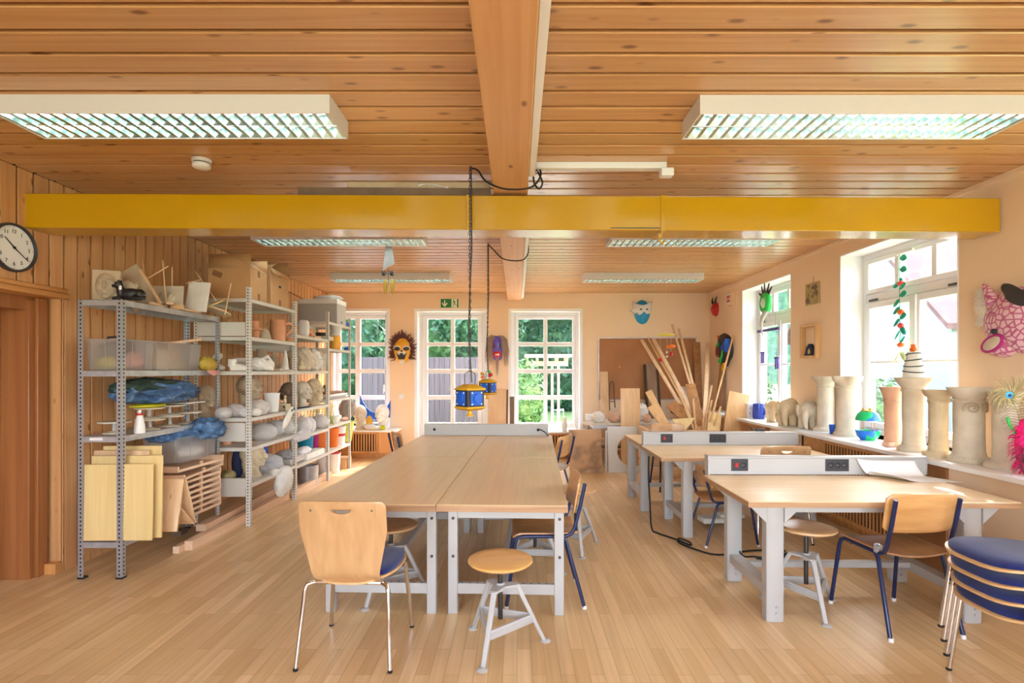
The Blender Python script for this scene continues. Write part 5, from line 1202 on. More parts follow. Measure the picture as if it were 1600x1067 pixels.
pot('steel_pot', 'big grey steel pot on the floor under the middle white bay', AX(481, -2.60, 0.0), [(0,0),(.12,0),(.125,.25),(.118,.25),(.115,.01),(0,.01)], M['galv'], 'pot')
wc_ = tub('white_canister', 'white canister with a red mark on the floor under the shelving', AX(504, -2.62, 0), .075, .08, .27, M['whitep'], 'canister')
mk('red_label', MB().box((.0725, -.036, .15), (.004, .05, .07), (0,0,R(-26))), M['red'], wc_)
# ---------------- white unit, far bay
z = 1.711
t = thing('food_jar', 'jar of orange powder with a white lid in the far white bay', 'jar', AX(524, -2.52, z))
mk('jar_body', MB().lathe([(0,0),(.072,0),(.075,.01),(.075,.16),(.066,.19),(0,.19)], 28), M['jar'] if 'jar' in M else M['lion'], t); mk('jar_lid', MB().lathe([(.068,.19),(.072,.192),(.072,.22),(0,.22)], 28), M['whitep'], t)
tub('white_jug', 'white plastic tub on the orange jar in the far white bay', AX(525, -2.52, z+.2205), .06, .085, .12, M['whitep'], 'tub')
lump('blue_scrap', 'small blue thing at the end of the far white bay shelf', AX(543, -2.50, z), (.05, .06, .03), M['blue'], 'cloth', .2, 3, 3)
z = 1.041
for i, (l, mt, w) in enumerate([('lowest glassy board stacked in the far white bay', 'bench', .40), ('middle white board stacked in the far white bay', 'white', .44), ('top brown wooden board stacked in the far white bay', 'brownpanel', .36)]):
    block('stacked_board', l, (-2.66, 7.3, z+.016+.032*i), (w, .7, .028), M[mt], 'board', group='boards stacked in the far white bay')
z = .701
pot('white_bowl', 'white bowl on the shelf of the far white bay', AX(521, -2.52, z), [(0,0),(.05,0),(.09,.10),(.084,.10),(.045,.008),(0,.008)], M['whitep'], 'bowl')
m = MB()
for i in range(9): m.bar((-2.80+i*.04, 7.13, z), (-2.80+i*.04, 7.25, z+.26), .008, .004); m.bar((-2.80, 7.13+.013*i, z+.01+.03*i), (-2.48, 7.13+.013*i, z+.01+.03*i), .008, .004)
m.bar((-2.46, 7.13, z), (-2.62, 7.25, z+.27), .014, .008)
one('lime_lattice', m, M['lime'], 'lime green plastic lattice leaning in the far white bay', 'lattice')
lump('grey_stone', 'rough grey stone-like lump at the far end of the far white bay', AX(543, -2.60, z), (.12, .13, .15), M['stone'], 'stone', .3, 3, 8)
lump('clay_bits', 'pinkish broken clay pieces before the grey stone lump', AX(538, -2.49, z), (.05, .12, .025), M['pinkclay'], 'clay', .35, 3, 18)
z = .371
tub('orange_bucket', 'orange bucket in the far white bay beside the white one', AX(518.5, -2.55, z), .075, .095, .26, M['orange'])
t = tub('white_bucket', 'white bucket with red lettering in the far white bay', AX(529, -2.54, z), .085, .10, .26, M['whitep'])
mk('red_band', MB().lathe([(.0935, .125), (.0965, .125), (.0985, .16), (.0955, .16)], 28), M['red'], t)
tub('lime_bucket', 'tall lime yellow bucket at the far end of the white shelving', AX(541, -2.54, z), .075, .115, .30, M['lime'])
t = tub('white_bucket', 'white bucket with a red lid on the floor under the far white bay', AX(521, -2.56, 0), .08, .095, .27, M['whitep'])
mk('bucket_lid', MB().lathe([(0,.27),(.10,.27),(.10,.285),(0,.285)], 28), M['red'], t)
block('cardboard_box', 'small brown carton on the floor under the far white bay', AX(533, -2.58, .075), (.22, .28, .15), M['card'], 'box')
# ---------------- timbers on the floor under the shelving
for i, (x, y0, y1, w, h, z0, l) in enumerate([(-2.655, 4.12, 5.0, .05, .055, 0, 'short squared timber, nearest stub on the floor by the grey shelving'), (-2.575, 4.19, 5.9, .065, .075, 0, 'long squared timber on the floor, nearest the room'), (-2.70, 4.50, 6.2, .09, .06, .058, 'long timber lying on top of the nearest stub beam'),
    (-2.52, 5.95, 7.1, .07, .075, 0, 'squared timber on the floor under the far half of the white shelving'), (-2.66, 6.1, 6.75, .11, .05, 0, 'wide pale timber lying behind the far floor timber'), (-2.80, 5.0, 6.6, .12, .045, 0, 'wide timber at the back of the floor under the white shelving')]):
    one('timber_beam', MB().box((x, (y0+y1)/2, z0+h/2), (w, y1-y0, h), (0, 0, R([1, -1.2, 1.5, -1, 3, 0][i]))), M['piney'], l, 'timber', 'squared timbers under the shelving', bevel=.003)
block('teal_board', 'grey-green board lying among the floor timbers', (-2.76, 5.45, .055), (.10, .8, .016), M['bench'], 'board')
block('dark_offcut', 'small dark offcut on the floor behind the grey shelving', (-2.93, 4.62, .02), (.08, .10, .04), M['darkclay'], 'offcut')
# ------------------------------------------------------------------ things on the right-hand sill
def frame_(cols, o): 
    m_ = Matrix.Identity(4)
    for i, c in enumerate(cols):
        for j in range(3): m_[j][i] = c[j]
    for j in range(3): m_[j][3] = o[j]
    return m_
WL = lambda Y, z, d=0: frame_(((0,1,0),(0,0,1),(1,0,0)), (XL+d, Y, z))       # left wall: x to the right in view, y up, z out
WRt = lambda Y, z, d=0: frame_(((0,-1,0),(0,0,1),(-1,0,0)), (XR-d, Y, z))
WB = lambda X, z, d=0: frame_(((1,0,0),(0,0,1),(0,-1,0)), (X, YB-d, z))
def dome(mb, Mx, w, h, depth, shape=None, c=(0,0), n=40, rings=10, mi=0, p=.5, z0=0, back=True, tilt=0):
    """bulging shell over an outline; shape(a) scales the ellipse w x h (half sizes)"""
    vs = []; fs = []; ct, st = math.cos(tilt), math.sin(tilt)
    for i in range(rings+1):
        r = i/rings
        for k in range(n):
            a = 2*PI*k/n; s = shape(a) if shape else 1
            x, y = w*r*math.cos(a)*s, h*r*math.sin(a)*s
            vs.append((c[0]+x*ct-y*st, c[1]+x*st+y*ct, z0+depth*max(0, 1-r*r)**p))
    for i in range(rings):
        for k in range(n): fs.append((i*n+k, (i+1)*n+k, (i+1)*n+(k+1) % n, i*n+(k+1) % n))
    if back: fs.append(tuple(rings*n+k for k in range(n-1, -1, -1)))
    return mb.add(vs, fs, mi, Mx)
def SP(px, y): Y = (EYE-ZS)*FPX/(y-VY); return Vector(((px-VX)*Y/FPX, Y, ZS+.0005))
def column(label, loc, r, h, top, base, mat, square=False, lobes=0, wob=.05, extra=None, ztop=.16, lean=0):
    """hollow clay column: base torus, shaft, collar and flaring capital; top / base are radii"""
    zt = h-h*ztop; th = .010; r *= .86
    prof = [(0, 0), (base, 0), (base*1.02, .012), (base*.97, .03), (base*.90, .035), (r*1.07, .045), (r*1.05, .06), (r, .07), (r*.97, h*.3), (r*.98, h*.6), (r*.96, zt-.02), (r*1.08, zt-.012), (r*1.10, zt), (r*1.0, zt+.008), (r*1.05, zt+.02), ((r+top)/2, h-.045), (top*.97, h-.012), (top, h), (top-th, h), ((r+top)/2-th, h-.05), (r*.9-th, zt), (r*.85, h*.4), (0, h*.38)]
    m = MB(); n = 48; vs = []; fs = []
    for j, (q, z) in enumerate(prof):
        for k in range(n):
            a = 2*PI*k/n; w = 1+wob*noise.noise(Vector((math.cos(a)*1.2+loc[0]*9, math.sin(a)*1.2+loc[1]*9, z*5)))
            if square and z > zt+.01:
                f = min(1, (z-zt)/.06); w *= 1+f*(.16*math.cos(4*a-.6)**1*1.0)
            if lobes and z > zt+.02: w *= 1+lobes*math.cos(4*a+.4)
            vs.append((q*w*math.cos(a)+lean*z, q*w*math.sin(a), z))
    for j in range(len(prof)-1):
        for k in range(n): k2 = (k+1) % n; fs.append((j*n+k, j*n+k2, (j+1)*n+k2, (j+1)*n+k))
    m.add(vs, fs)
    t = thing('clay_column', label, 'column', loc, 0, 'hollow clay columns on the window sill')
    mk('column_body', m, mat, t, smooth=50)
    return t
column('tall flared clay column, first of the row next to the blue glass', SP(1290, 673), .098, .56, .135, .118, M['clay'])
c2 = column('clay column with a torn four-lobed rim behind the blue and green globe', SP(1324, 681), .112, .565, .125, .118, M['clay'], lobes=.18, wob=.06)
c3 = column('pinkish leaning clay column right of the blue and green globe', SP(1396, 697), .074, .485, .092, .080, M['pinkclay'], wob=.10, lean=-.02, ztop=.22)
mk('base_lump', MB().box((-.06, -.045, .02), (.085, .06, .038), (0, 0, .2)), M['pinkclay'], c3, bevel=.008)
column('tall clay column carrying the striped cone tower', SP(1427, 704), .086, .562, .122, .108, M['clay'])
column('slim clay column in the window between the tall one and the scrolled one', SP(1466, 713), .070, .48, .098, .098, M['clay3'])
c6 = column('wide clay column with two scrolls and a square flared top', SP(1514, 721), .104, .505, .132, .116, M['clay'], square=True, ztop=.17)
def spiral(cx, s, n=34, r0=.040): return [Vector((cx+s*(r0*(1-i/n*.85))*math.cos(i*.34-.5), 0, (r0*(1-i/n*.85))*math.sin(i*.34-.5))) for i in range(n)]
for s, cx in ((-1, -.045), (1, .045)):
    pts = []
    for q in spiral(cx, s):
        xx = q.x; rr = .096; pts.append(Vector((xx, -math.sqrt(max(1e-4, rr*rr-xx*xx)), .37+q.z)))
    mk('scroll', MB().tube(pts, [.0065*(1-.3*i/len(pts)) for i in range(len(pts))], 8), M['clay2'], c6)
m = MB()
for i in range(30):
    a = 2*PI*i/30; m.blob((.117*math.cos(a), .117*math.sin(a), .026), .006, 6, 4); m.blob((.100*math.cos(a), .100*math.sin(a), .422), .0055, 6, 4)
mk('bead_ring', m, M['clay'], c6)
column('plain clay column behind the peacock feather, nearest the camera', SP(1571, 732), .078, .486, .088, .108, M['clay'])
# cone tower on the fourth column
b = SP(1427, 704)+Vector((0, 0, .5625))
t = thing('cone_tower', 'white cone tower with green wire rings and orange tip on the tall column', 'sculpture', b)
mk('plate', MB().lathe([(0,0),(.15,0),(.152,.004),(0,.005)], 36), M['clay'], t)
mk('cone', MB().lathe([(0,.005),(.072,.005),(.066,.04),(.064,.06),(.058,.10),(.055,.12),(.047,.17),(.042,.20),(0,.205)], 28, wob=.05), M['plastr'], t)
for i, (zz, r) in enumerate(((.05, .069), (.095, .063), (.14, .056), (.185, .048))):
    mk('wire_ring', MB().tube([(r*math.cos(a*PI/10), r*math.sin(a*PI/10), zz+.008*math.sin(a*PI/10+i)) for a in range(20)], .004, 6, True), M['greencoat'], t)
mk('tip', MB().blob((0, 0, .222), (.026, .026, .020), 14, 8, .15, 3).blob((0, 0, .250), (.018, .018, .016), 12, 8), M['orange'], t)
# globe lantern
M['globe'] = patchy('blue_green_globe_paint', [sr(10,110,214), sr(10,110,214), sr(20,188,110), sr(20,188,110)], 9, .3, 0, 1.5)
t = thing('globe_lantern', 'split blue and green painted globe held apart by thin rods', 'sculpture', SP(1356, 687.5), 0)
mk('lower_half', MB().lathe([(0,0),(.055,0),(.085,.035),(.096,.075),(.097,.088),(.09,.088),(.075,.04),(0,.02)], 36), M['globe'], t)
for a in (.5, 1.9, 3.6, 5.0): mk('rod', MB().tube([(.06*math.cos(a), .06*math.sin(a), .06), (.06*math.cos(a), .06*math.sin(a), .19)], .003, 6), M['terra'], t)
mk('upper_half', MB().lathe([(.088,.178),(.097,.176),(.094,.20),(.08,.235),(.055,.256),(.048,.25),(.07,.225)], 36, loop=True), M['globe'], t)
mk('crown', MB().lathe([(0,.252),(.05,.252),(.052,.266),(.03,.272),(0,.27)], 20).blob((.03,0,.276), .012, 8, 6).blob((-.03,.01,.276), .012, 8, 6).blob((0,-.03,.276), .012, 8, 6), M['gold'], t)
pot('glass_cup', 'small cobalt blue glass between the first two clay columns', SP(1303, 678), [(0,0),(.034,0),(.044,.09),(.040,.09),(.031,.008),(0,.008)], M['blue'], 'glass')
pot('glazed_pot', 'small olive glazed pot before the clay elephants', SP(1230, 664), [(0,0),(.042,0),(.056,.03),(.058,.07),(.062,.088),(.055,.088),(.05,.03),(0,.01)], M['glaze'])
t = thing('blue_mug', 'big royal blue glazed mug on the far part of the sill', 'mug', SP(1186, 654), R(-60))
mk('mug_body', MB().lathe([(0,0),(.072,0),(.076,.01),(.078,.1),(.074,.192),(.068,.192),(.068,.01),(0,.01)], 32), M['mug'], t)
mk('handle', MB().tube(smoothp([(.072,0,.155),(.11,0,.165),(.125,0,.12),(.11,0,.06),(.074,0,.035)], 4), .010, 8), M['whitep'], t)
t = thing('painted_jar', 'white square jar with small brown dots left of the blue mug', 'jar', SP(1171, 652.5), R(10))
jb = mk('jar_body', MB().b2((-.055,-.055,0),(.055,.055,.19)), M['whitep'], t, bevel=.012)
for x_, z_ in ((-.02,.13),(.025,.10),(.01,.05),(-.03,.06)): mk('dot', MB().blob((x_, -.055, z_), (.009,.003,.009), 8, 6), M['brownpanel'], jb)
pot('white_jug', 'white jug behind the leaning board at the far end of the sill', SP(1156, 650), [(0,0),(.06,0),(.08,.08),(.06,.16),(.05,.2),(.085,.28),(.078,.28),(.04,.2),(0,.18)], M['whitep'], 'jug')
def elephant(label, loc, rz, h, mat, seed=1):
    k = h/.30; m = MB(); B = lambda c, r, **kw: m.blob(Vector(c)*k, Vector(r)*k, 20, 14, .07, 3, seed, **kw)
    B((0, .03, .17), (.095, .12, .115)); B((0, -.09, .19), (.075, .075, .085))
    for sx in (-1, 1):
        B((sx*.085, -.075, .185), (.02, .06, .075)); 
        m.tube([Vector((sx*.05, -.04, .14))*k, Vector((sx*.055, -.05, .0))*k], [.045*k, .040*k], 14); m.tube([Vector((sx*.05, .09, .14))*k, Vector((sx*.055, .095, 0))*k], [.05*k, .042*k], 14)
    m.tube(smoothp([Vector(q)*k for q in ((0, -.13, .19), (0, -.165, .14), (0, -.17, .07), (.01, -.175, .025), (.02, -.20, .02))], 3), [.040*k-.0022*k*i for i in range(13)], 12)
    for q in m.v: q.z = max(q.z, 0)
    return tag(mk('clay_elephant', m, mat, loc=loc, rot=(0, 0, rz), remesh=.0065, sm=2), label, 'sculpture', 'clay elephants on the sill')
elephant('small farther clay elephant beside the blue mug', SP(1211, 658), R(-35), .29, M['clay3'], 2)
elephant('largest clay elephant, middle one of the three on the sill', SP(1241, 664.5)+Vector((-.06,0,0)), R(-40), .325, M['clay3'], 4)
elephant('pale clay elephant nearest the first column', SP(1264, 669), R(-40), .31, M['clay'], 6)
lump('clay_stub', 'ochre clay stub between the blue mug and the small elephant', SP(1200, 655), (.03, .03, .075), M['clay3'], 'sculpture', .06, 2, 3)
# peacock feather and pink fluff at the right edge
t = thing('peacock_feather', 'peacock feather leaning before the nearest clay column', 'feather', (3.02, 3.14, ZS))
fc = P(1577, 617, 3.20)-Vector((3.02, 3.14, ZS))
stem = smoothp([Vector((.03, .0, .0)), Vector((.05, .01, .16)), fc+Vector((.09, .02, -.19)), fc+Vector((.055, .01, -.09)), fc], 6)
mk('quill', MB().tube(stem, .0025, 6), M['glaze'], t)
mk('eye_halo', MB().blob(fc+Vector((0,.006,-.006)), (.045, .004, .038), 18, 8), M['glaze'], t); mk('eye_spot', MB().blob(fc, (.024, .004, .021), 16, 8), M['cyan'], t); mk('eye_centre', MB().blob(fc+Vector((0,-.003,-.003)), (.012, .004, .010), 12, 8), M['navy'], t)
m = MB(); rr = random.Random(5)
for i in range(44):
    a = 2*PI*i/44+rr.uniform(-.05,.05); L0 = rr.uniform(.055, .10); d = Vector((math.cos(a), rr.uniform(-.2,.2), math.sin(a)*.85)); q = fc+d*.015
    e = Vector((-d.z, 0, d.x)); q = fc+d*.03; m.tube([q, q+d*L0*.45+e*.02, q+d*L0*.75+e*.055, q+d*L0*.8+e*.09], [.0032, .0028, .002, .0006], 5)
mk('eye_barbs', m, M['glaze'], t)
m = MB()
for i in range(6, len(stem)-3):
    for s in (-1, 1): q = stem[i]; m.tube([q, q+Vector((s*.05, 0, .01)), q+Vector((s*.10, .01, -.02+rr.uniform(-.01,.02)))], [.0016,.0012,.0005], 4)
mk('side_barbs', m, M['steel'], t)
m = MB().tube(smoothp([P(1574, 652, 3.22), P(1578, 665, 3.22), P(1586, 675, 3.2), P(1592, 684, 3.2)], 4), [.008-.0003*i for i in range(13)], 8)
one('green_quill', m, M['green'], 'short curved green feather quill beside the hot pink fluff', 'feather')
m = MB(); c = Vector((3.035, 3.16, ZS+.17)); m.blob(c, (.055, .05, .165), 20, 14, .25, 4, 3)
for i in range(260):
    d = Vector((rr.gauss(0,1), rr.gauss(0,1), rr.gauss(0,1))).normalized(); q = c+Vector((d.x*.055, d.y*.05, d.z*.16)); m.tube([q, q+d*.025+Vector((0,0,-.01)), q+d*.038+Vector((0,0,-.03))], [.003,.002,.0006], 4)
o = one('pink_fluff', m, M['hotpink'], 'hot pink fluffy figure at the right edge of the sill', 'figure', kind=None)
m = MB()
for i in range(26):
    a = rr.uniform(2.2, 4.2); q = Vector((2.99, 3.13, ZS+rr.uniform(.02,.16))); m.tube([q, q+Vector((math.cos(a)*.05, -.02, .03)), q+Vector((math.cos(a)*.11, -.03, rr.uniform(-.02,.08)))], [.0018,.0014,.0005], 4)
one('dark_feathers', m, M['steel'], 'thin dark wiry feathers at the foot of the hot pink fluff', 'feather')
# ------------------------------------------------------------------ right wall decoration
M['pinkmask'] = None
def cellmat(name, ca, cb, scale, th=.06):
    m, t, b, L = newmat(name); N = t.nodes.new
    tc = N('ShaderNodeTexCoord'); vo = N('ShaderNodeTexVoronoi'); vo.feature = 'DISTANCE_TO_EDGE'; vo.inputs['Scale'].default_value = scale
    L.new(tc.outputs['Object'], vo.inputs['Vector']); r = N('ShaderNodeValToRGB'); L.new(vo.outputs['Distance'], r.inputs[0]); r.color_ramp.elements[0].position = th*.6; r.color_ramp.elements[1].position = th*1.6
    r.color_ramp.elements[0].color = ca; r.color_ramp.elements[1].color = cb; L.new(r.outputs[0], b.inputs['Base Color']); b.inputs['Roughness'].default_value = .5; return m
M['pinkmask'] = cellmat('pink_cell_paint', sr(190,92,134), sr(232,194,204), 24, .09)
Mx = WRt(3.46, 1.745, .004); mo = Mx.translation
t = thing('pink_mask', 'large pink and white patterned mask with gaping mouth on the right wall', 'mask', mo)
sh = lambda a: 1+.10*math.cos(2*a+.6)-.06*math.sin(3*a)
m = MB(); dome(m, Mx, .205, .225, .10, sh, tilt=-.25); dome(m, Mx, .125, .10, .10, None, (-.075,-.135), tilt=.3); mk('mask_face', m, M['pinkmask'], t, org=mo)
m = MB(); dome(m, Mx, .13, .06, .03, lambda a: 1+.2*math.sin(3*a), (.07, .15), z0=.06, tilt=-.5); mk('dark_patch', m, M['charcoal'], t, org=mo)
m = MB(); dome(m, Mx, .078, .042, .014, None, (-.08, -.145), z0=.090, tilt=.45); mk('mouth', m, M['clay'], t, org=mo)
m = MB(); m.tube([Mx @ Vector((-.08+.080*math.cos(a*PI/12)*math.cos(.45)-.045*math.sin(a*PI/12)*math.sin(.45), -.145+.080*math.cos(a*PI/12)*math.sin(.45)+.045*math.sin(a*PI/12)*math.cos(.45), .092)) for a in range(24)], .009, 8, True); mk('lips', m, M['magenta'], t, org=mo)
m = MB(); dome(m, Mx, .026, .018, .014, None, (-.06, -.065), z0=.095); mk('nostril', m, M['charcoal'], t, org=mo)
m = MB(); dome(m, Mx, .035, .03, .015, None, (-.12, .06), z0=.06); mk('eye', m, M['paper'], t, org=mo)
m = MB().tube([Mx @ Vector(q) for q in ((-.10, .13, .06), (-.16, .22, .05), (-.20, .27, .04))], [.045, .028, .008], 10); mk('horn', m, M['pinkmask'], t, org=mo)
m = MB()
for i in range(90):
    y0 = rr.uniform(-.02, .24); x0 = -.175-.02*rr.random(); q = Vector((x0, y0, .04)); m.tube([Mx @ q, Mx @ (q+Vector((-.03, rr.uniform(-.01,.03), .01))), Mx @ (q+Vector((-.07-.03*rr.random(), rr.uniform(-.04,.03), 0)))], [.006,.005,.001], 5)
mk('white_hair', m, M['plastr'], t, org=mo)
# black mask in the far corner
Mx = WRt(8.25, 1.76, .004); mo = Mx.translation
t = thing('black_mask', 'black mask with blue, green and red shapes on the right wall near the corner', 'mask', mo)
sh = lambda a: 1+.12*math.cos(2*a)+.10*math.cos(3*a+1)
m = MB(); dome(m, Mx, .20, .30, .12, sh, tilt=.55); mk('mask_face', m, M['charcoal'], t, org=mo)
def patch(nm, pts, z0, d, mat):
    m = MB().prism(pts, d, Mx @ Matrix.Translation((0, 0, z0))); mk(nm, m, mat, t, org=mo)
patch('blue_triangle', [(.02, .0), (.24, -.06), (.24, .14)], .05, .07, M['blue'])
patch('green_eye', [(-.10, .06), (-.04, .10), (-.01, .07), (-.05, .03)], .10, .03, M['green'])
patch('green_mouth', [(-.06, -.20), (.06, -.12), (.12, -.02), (.08, -.12), (.0, -.22)], .09, .03, M['green'])
patch('red_nose', [(-.20, .02), (-.15, .05), (-.10, -.02), (-.13, -.10), (-.17, -.06)], .05, .05, M['red'])
patch('orange_ear', [(-.27, .22), (-.22, .22), (-.14, .08), (-.20, .10)], .03, .03, M['orange'])
patch('yellow_chin', [(.02, -.28), (.12, -.22), (.10, -.30), (.05, -.34)], .06, .04, M['mustard'])
m = MB().tube([Mx @ Vector((-.30+.07*math.cos(a*PI/9), -.02+.10*math.sin(a*PI/9), .03)) for a in range(18)], .008, 6, True); m.tube([Mx @ Vector((-.28, .07, .03)), Mx @ Vector((-.18, .14, .03))], .012, 6); mk('wire_loop', m, M['charcoal'], t, org=mo)
Mx = WRt(8.68, 2.42, .004); mo = Mx.translation
t = thing('red_mask', 'small dark red horned mask high on the right wall by the corner', 'mask', mo)
m = MB(); dome(m, Mx, .10, .13, .08, lambda a: 1+.12*math.cos(2*a)); mk('mask_face', m, M['red'], t, org=mo)
m = MB()
for s in (-1, 1): m.tube([Mx @ Vector((s*.05, .10, .04)), Mx @ Vector((s*.08, .16, .04)), Mx @ Vector((s*.09, .21, .02))], [.022,.014,.003], 8)
mk('horns', m, M['charcoal'], t, org=mo)
for s in (-1, 1): m = MB(); dome(m, Mx, .02, .014, .012, None, (s*.04, .02), z0=.066); mk('eye', m, M['charcoal'], t, org=mo)
Mx = WRt(8.02, 2.50, 0); mo = Mx.translation
t = thing('small_picture', 'small boxed picture with red squares high on the right wall', 'picture', mo)
mk('picture_box', MB().box((0,0,.035), (.17, .20, .07), None, 0, Mx), M['pinez'], t, org=mo)
mk('picture_sheet', MB().box((0,0,.071), (.13, .165, .002), None, 0, Mx), M['paper'], t, org=mo)
for i, (x_, y_) in enumerate(((-.028,.03),(.028,.03),(-.028,-.03),(.028,-.03))): mk('red_square', MB().box((x_,y_,.073), (.042,.045,.002), None, 0, Mx), M['red'], t, org=mo)
Mx = WRt(5.84, 2.265, 0); mo = Mx.translation
t = thing('relief_picture', 'dark olive square relief tile hung on the wall between the windows', 'picture', mo)
m = MB().box((0,0,.012), (.25, .235, .022), None, 0, Mx)
mk('relief_tile', m, M['glaze'], t, org=mo, bevel=.004)
m = MB()
for i in range(14): m.blob(Mx @ Vector((rr.uniform(-.1,.1), rr.uniform(-.09,.09), .022)), (.008, .03*rr.random()+.012, .03*rr.random()+.01), 8, 6)
mk('relief_shapes', m, M['darkclay'], t, org=mo); mk('hanger', MB().tube([Mx @ Vector((0,.117,.008)), Mx @ Vector((0,.19,.004))], .002, 5), M['steel'], t, org=mo)
Mx = WRt(5.865, 1.745, 0); mo = Mx.translation
t = thing('shadow_box', 'open wooden box frame with a purple arch inside, on the wall between the windows', 'picture frame', mo)
w, h, d, k = .32, .375, .055, .028
m = MB().box((-w/2+k/2,0,d/2), (k,h,d), None, 0, Mx).box((w/2-k/2,0,d/2), (k,h,d), None, 0, Mx).box((0,h/2-k/2,d/2), (w-2*k,k,d), None, 0, Mx).box((0,-h/2+k/2,d/2), (w-2*k,k,d), None, 0, Mx)
mk('frame_box', m, M['terra'] if False else M['beech'], t, org=mo, bevel=.002)
ap = [(-.10,0),(-.08,.03),(-.06,.09),(-.02,.125),(.0,.13),(.03,.12),(.07,.08),(.09,.03),(.10,0)]
mk('arch', MB().prism(ap, .03, Mx @ Matrix.Translation((0,-h/2+k,.006))), M['navy'], t, org=mo)
mk('arch_core', MB().prism([(-.022,.02),(-.025,.05),(0,.08),(.022,.05),(.02,.02)], .033, Mx @ Matrix.Translation((0,-h/2+k,.006))), M['gold'], t, org=mo)
# bird mask hanging in the farther side window
Mx = WRt(6.93, 2.30, -.03); mo = Mx.translation
t = thing('bird_mask', 'green bird mask with dark feathers and drooping beak in the farther side window', 'mask', mo)
m = MB().tube([Mx @ Vector((.085*math.cos(a*PI/12), .10*math.sin(a*PI/12), .05)) for a in range(24)], .040, 10, True); mk('green_ring', m, M['green'], t, org=mo)
mk('white_face', MB().prism([(-.05,0),(0,-.065),(.05,0),(0,.065)], .03, Mx @ Matrix.Translation((0,0,.066))), M['paper'], t, org=mo)
m = MB().tube([Mx @ Vector(q) for q in smoothp([(.04,-.10,.06),(-.02,-.20,.08),(-.08,-.30,.07),(-.07,-.42,.05)], 4)], [.038-.0026*i for i in range(13)], 10); mk('beak', m, M['bench'], t, org=mo)
for x_, y_ in ((-.13,.21),(-.06,.24),(-.19,.14),(.05,.22),(.11,.17)): mk('feather', MB().bar(Mx @ Vector((x_*.4,.09,.05)), Mx @ Vector((x_*1.2,y_*1.15,.03)), .065, .006, Mx.to_3x3() @ Vector((0,0,1)), 0, .02), M['charcoal'], t, org=mo)
mk('hanging_thread', MB().tube([Mx @ Vector((0,.10,.05)), Mx @ Vector((0,.27,.03))], .0015, 5), M['steel'], t, org=mo)
t = thing('letter_mobile', 'purple bar with small hanging letters in the farther side window', 'mobile', (3.40, 7.2, 1.97))
M['purple'] = solid('purple_paint', 84, 58, 140)
mk('bar', MB().box((0,0,0),(.02,.62,.035)), M['purple'], t)
for i, (y_, z_) in enumerate(((.16,-.30),(-.24,-.38))):
    L_m = MB().box((0,y_,z_),(.012,.12,.018)).box((0,y_+.022,z_-.075),(.012,.03,.15)).box((0,y_-.032,z_-.075),(.012,.03,.15)); mk('letter', L_m, M['purple'], t); mk('thread', MB().tube([(0,y_,0),(0,y_,z_)], .0012, 4), M['steel'], t)
mk('thread', MB().tube([(0,.2,0),(0,.2,.30)], .0012, 4), M['steel'], t); mk('thread', MB().tube([(0,-.2,0),(0,-.2,.30)], .0012, 4), M['steel'], t)
# leaf garland in the nearer side window
M['leafgreen'] = solid('teal_green_leaf', 20,176,140, rough=.6); M['flower'] = solid('red_flower_paint', 226,74,60); M['paleleaf'] = solid('pale_green_leaf', 206,226,160)
gx, gy = 3.40, 4.72; t = thing('leaf_garland', 'garland of paper leaves and flowers hanging in the nearer side window', 'garland', (gx, gy, 1.62))
mk('hook', MB().box((0, -.06, .845), (.02, .20, .022)), M['whitep'], t)
mk('string', MB().tube([(0,0,.84),(0,.004,.5),(0,-.004,.2),(0,0,0)], .003, 6), M['leafgreen'], t)
def leaf(nm, z, s, ln, mat, up=.2):
    m = MB(); a = Vector((0, -s, up)).normalized(); b = Vector((.25,0,.97)); q = Vector((0,0,z)); n = 7; vs = []; fs = []
    for i in range(n+1):
        f = i/n; w = .030*math.sin(PI*f)**.7+.001; c_ = q+a*ln*f+Vector((0,0,-.02*f*f)); vs += [c_+b*w, c_-b*w]
    for i in range(n): fs.append((2*i,2*i+1,2*i+3,2*i+2))
    mk(nm, m.add(vs, fs), mat, t, solid=.002)
for z_, s_, up in ((.80,1,.0),(.73,-.3,-.6),(.70,1,.0),(.62,.2,-.3),(.57,-1,.1),(.53,.3,.2),(.47,1,.3),(.42,-1,-.2),(.35,-1,-.15),(.27,.7,.3),(.25,-.6,-.2),(.18,.8,-.4),(.15,-1,-.7),(.05,.3,.3)): leaf('leaf', z_, s_, .085, M['leafgreen'], up)
for z_, mt in ((.575,'flower'),(.32,'orange'),(.20,'flower'),(.03,'orange')):
    mk('flower', MB().blob((0,-.01,z_), (.022,.034,.022), 12, 8, .35, 4, z_*9), M[mt], t)
for z_, s_ in ((-.03,1),(-.04,-1),(-.09,-.5)): leaf('pale_leaf', z_, s_, .10, M['paleleaf'], -.8)
# ------------------------------------------------------------------ clock on the left wall
Mx = WL(3.37, 2.20, 0); mo = Mx.translation
t = thing('wall_clock', 'round wall clock with black rim showing about twenty past ten', 'clock', mo)
Mz = Mx @ Matrix.Identity(4)
mk('rim', MB().lathe([(.136,.0),(.152,.0),(.154,.02),(.150,.034),(.143,.036),(.138,.026),(.138,.0)], 56, M=Mx, loop=True), M['charcoal'], t, org=mo)
mk('dial', MB().lathe([(0,.0),(.139,.0),(.139,.018),(0,.018)], 56, M=Mx), M['paper'], t, org=mo)
Rl = Mx.to_3x3().to_4x4()
for i in range(1, 13):
    a = PI/2-i*PI/6; numeral(str(i), .034, M['black'], t, Rl @ Matrix.Translation((.103*math.cos(a), .103*math.sin(a), .0190)))
    mk('hour_mark', MB().lathe([(0,0),(.0022,0),(.0022,.001),(0,.001)], 8, (.129*math.cos(a), .129*math.sin(a), .0182), M=Mx), M['black'], t, org=mo)
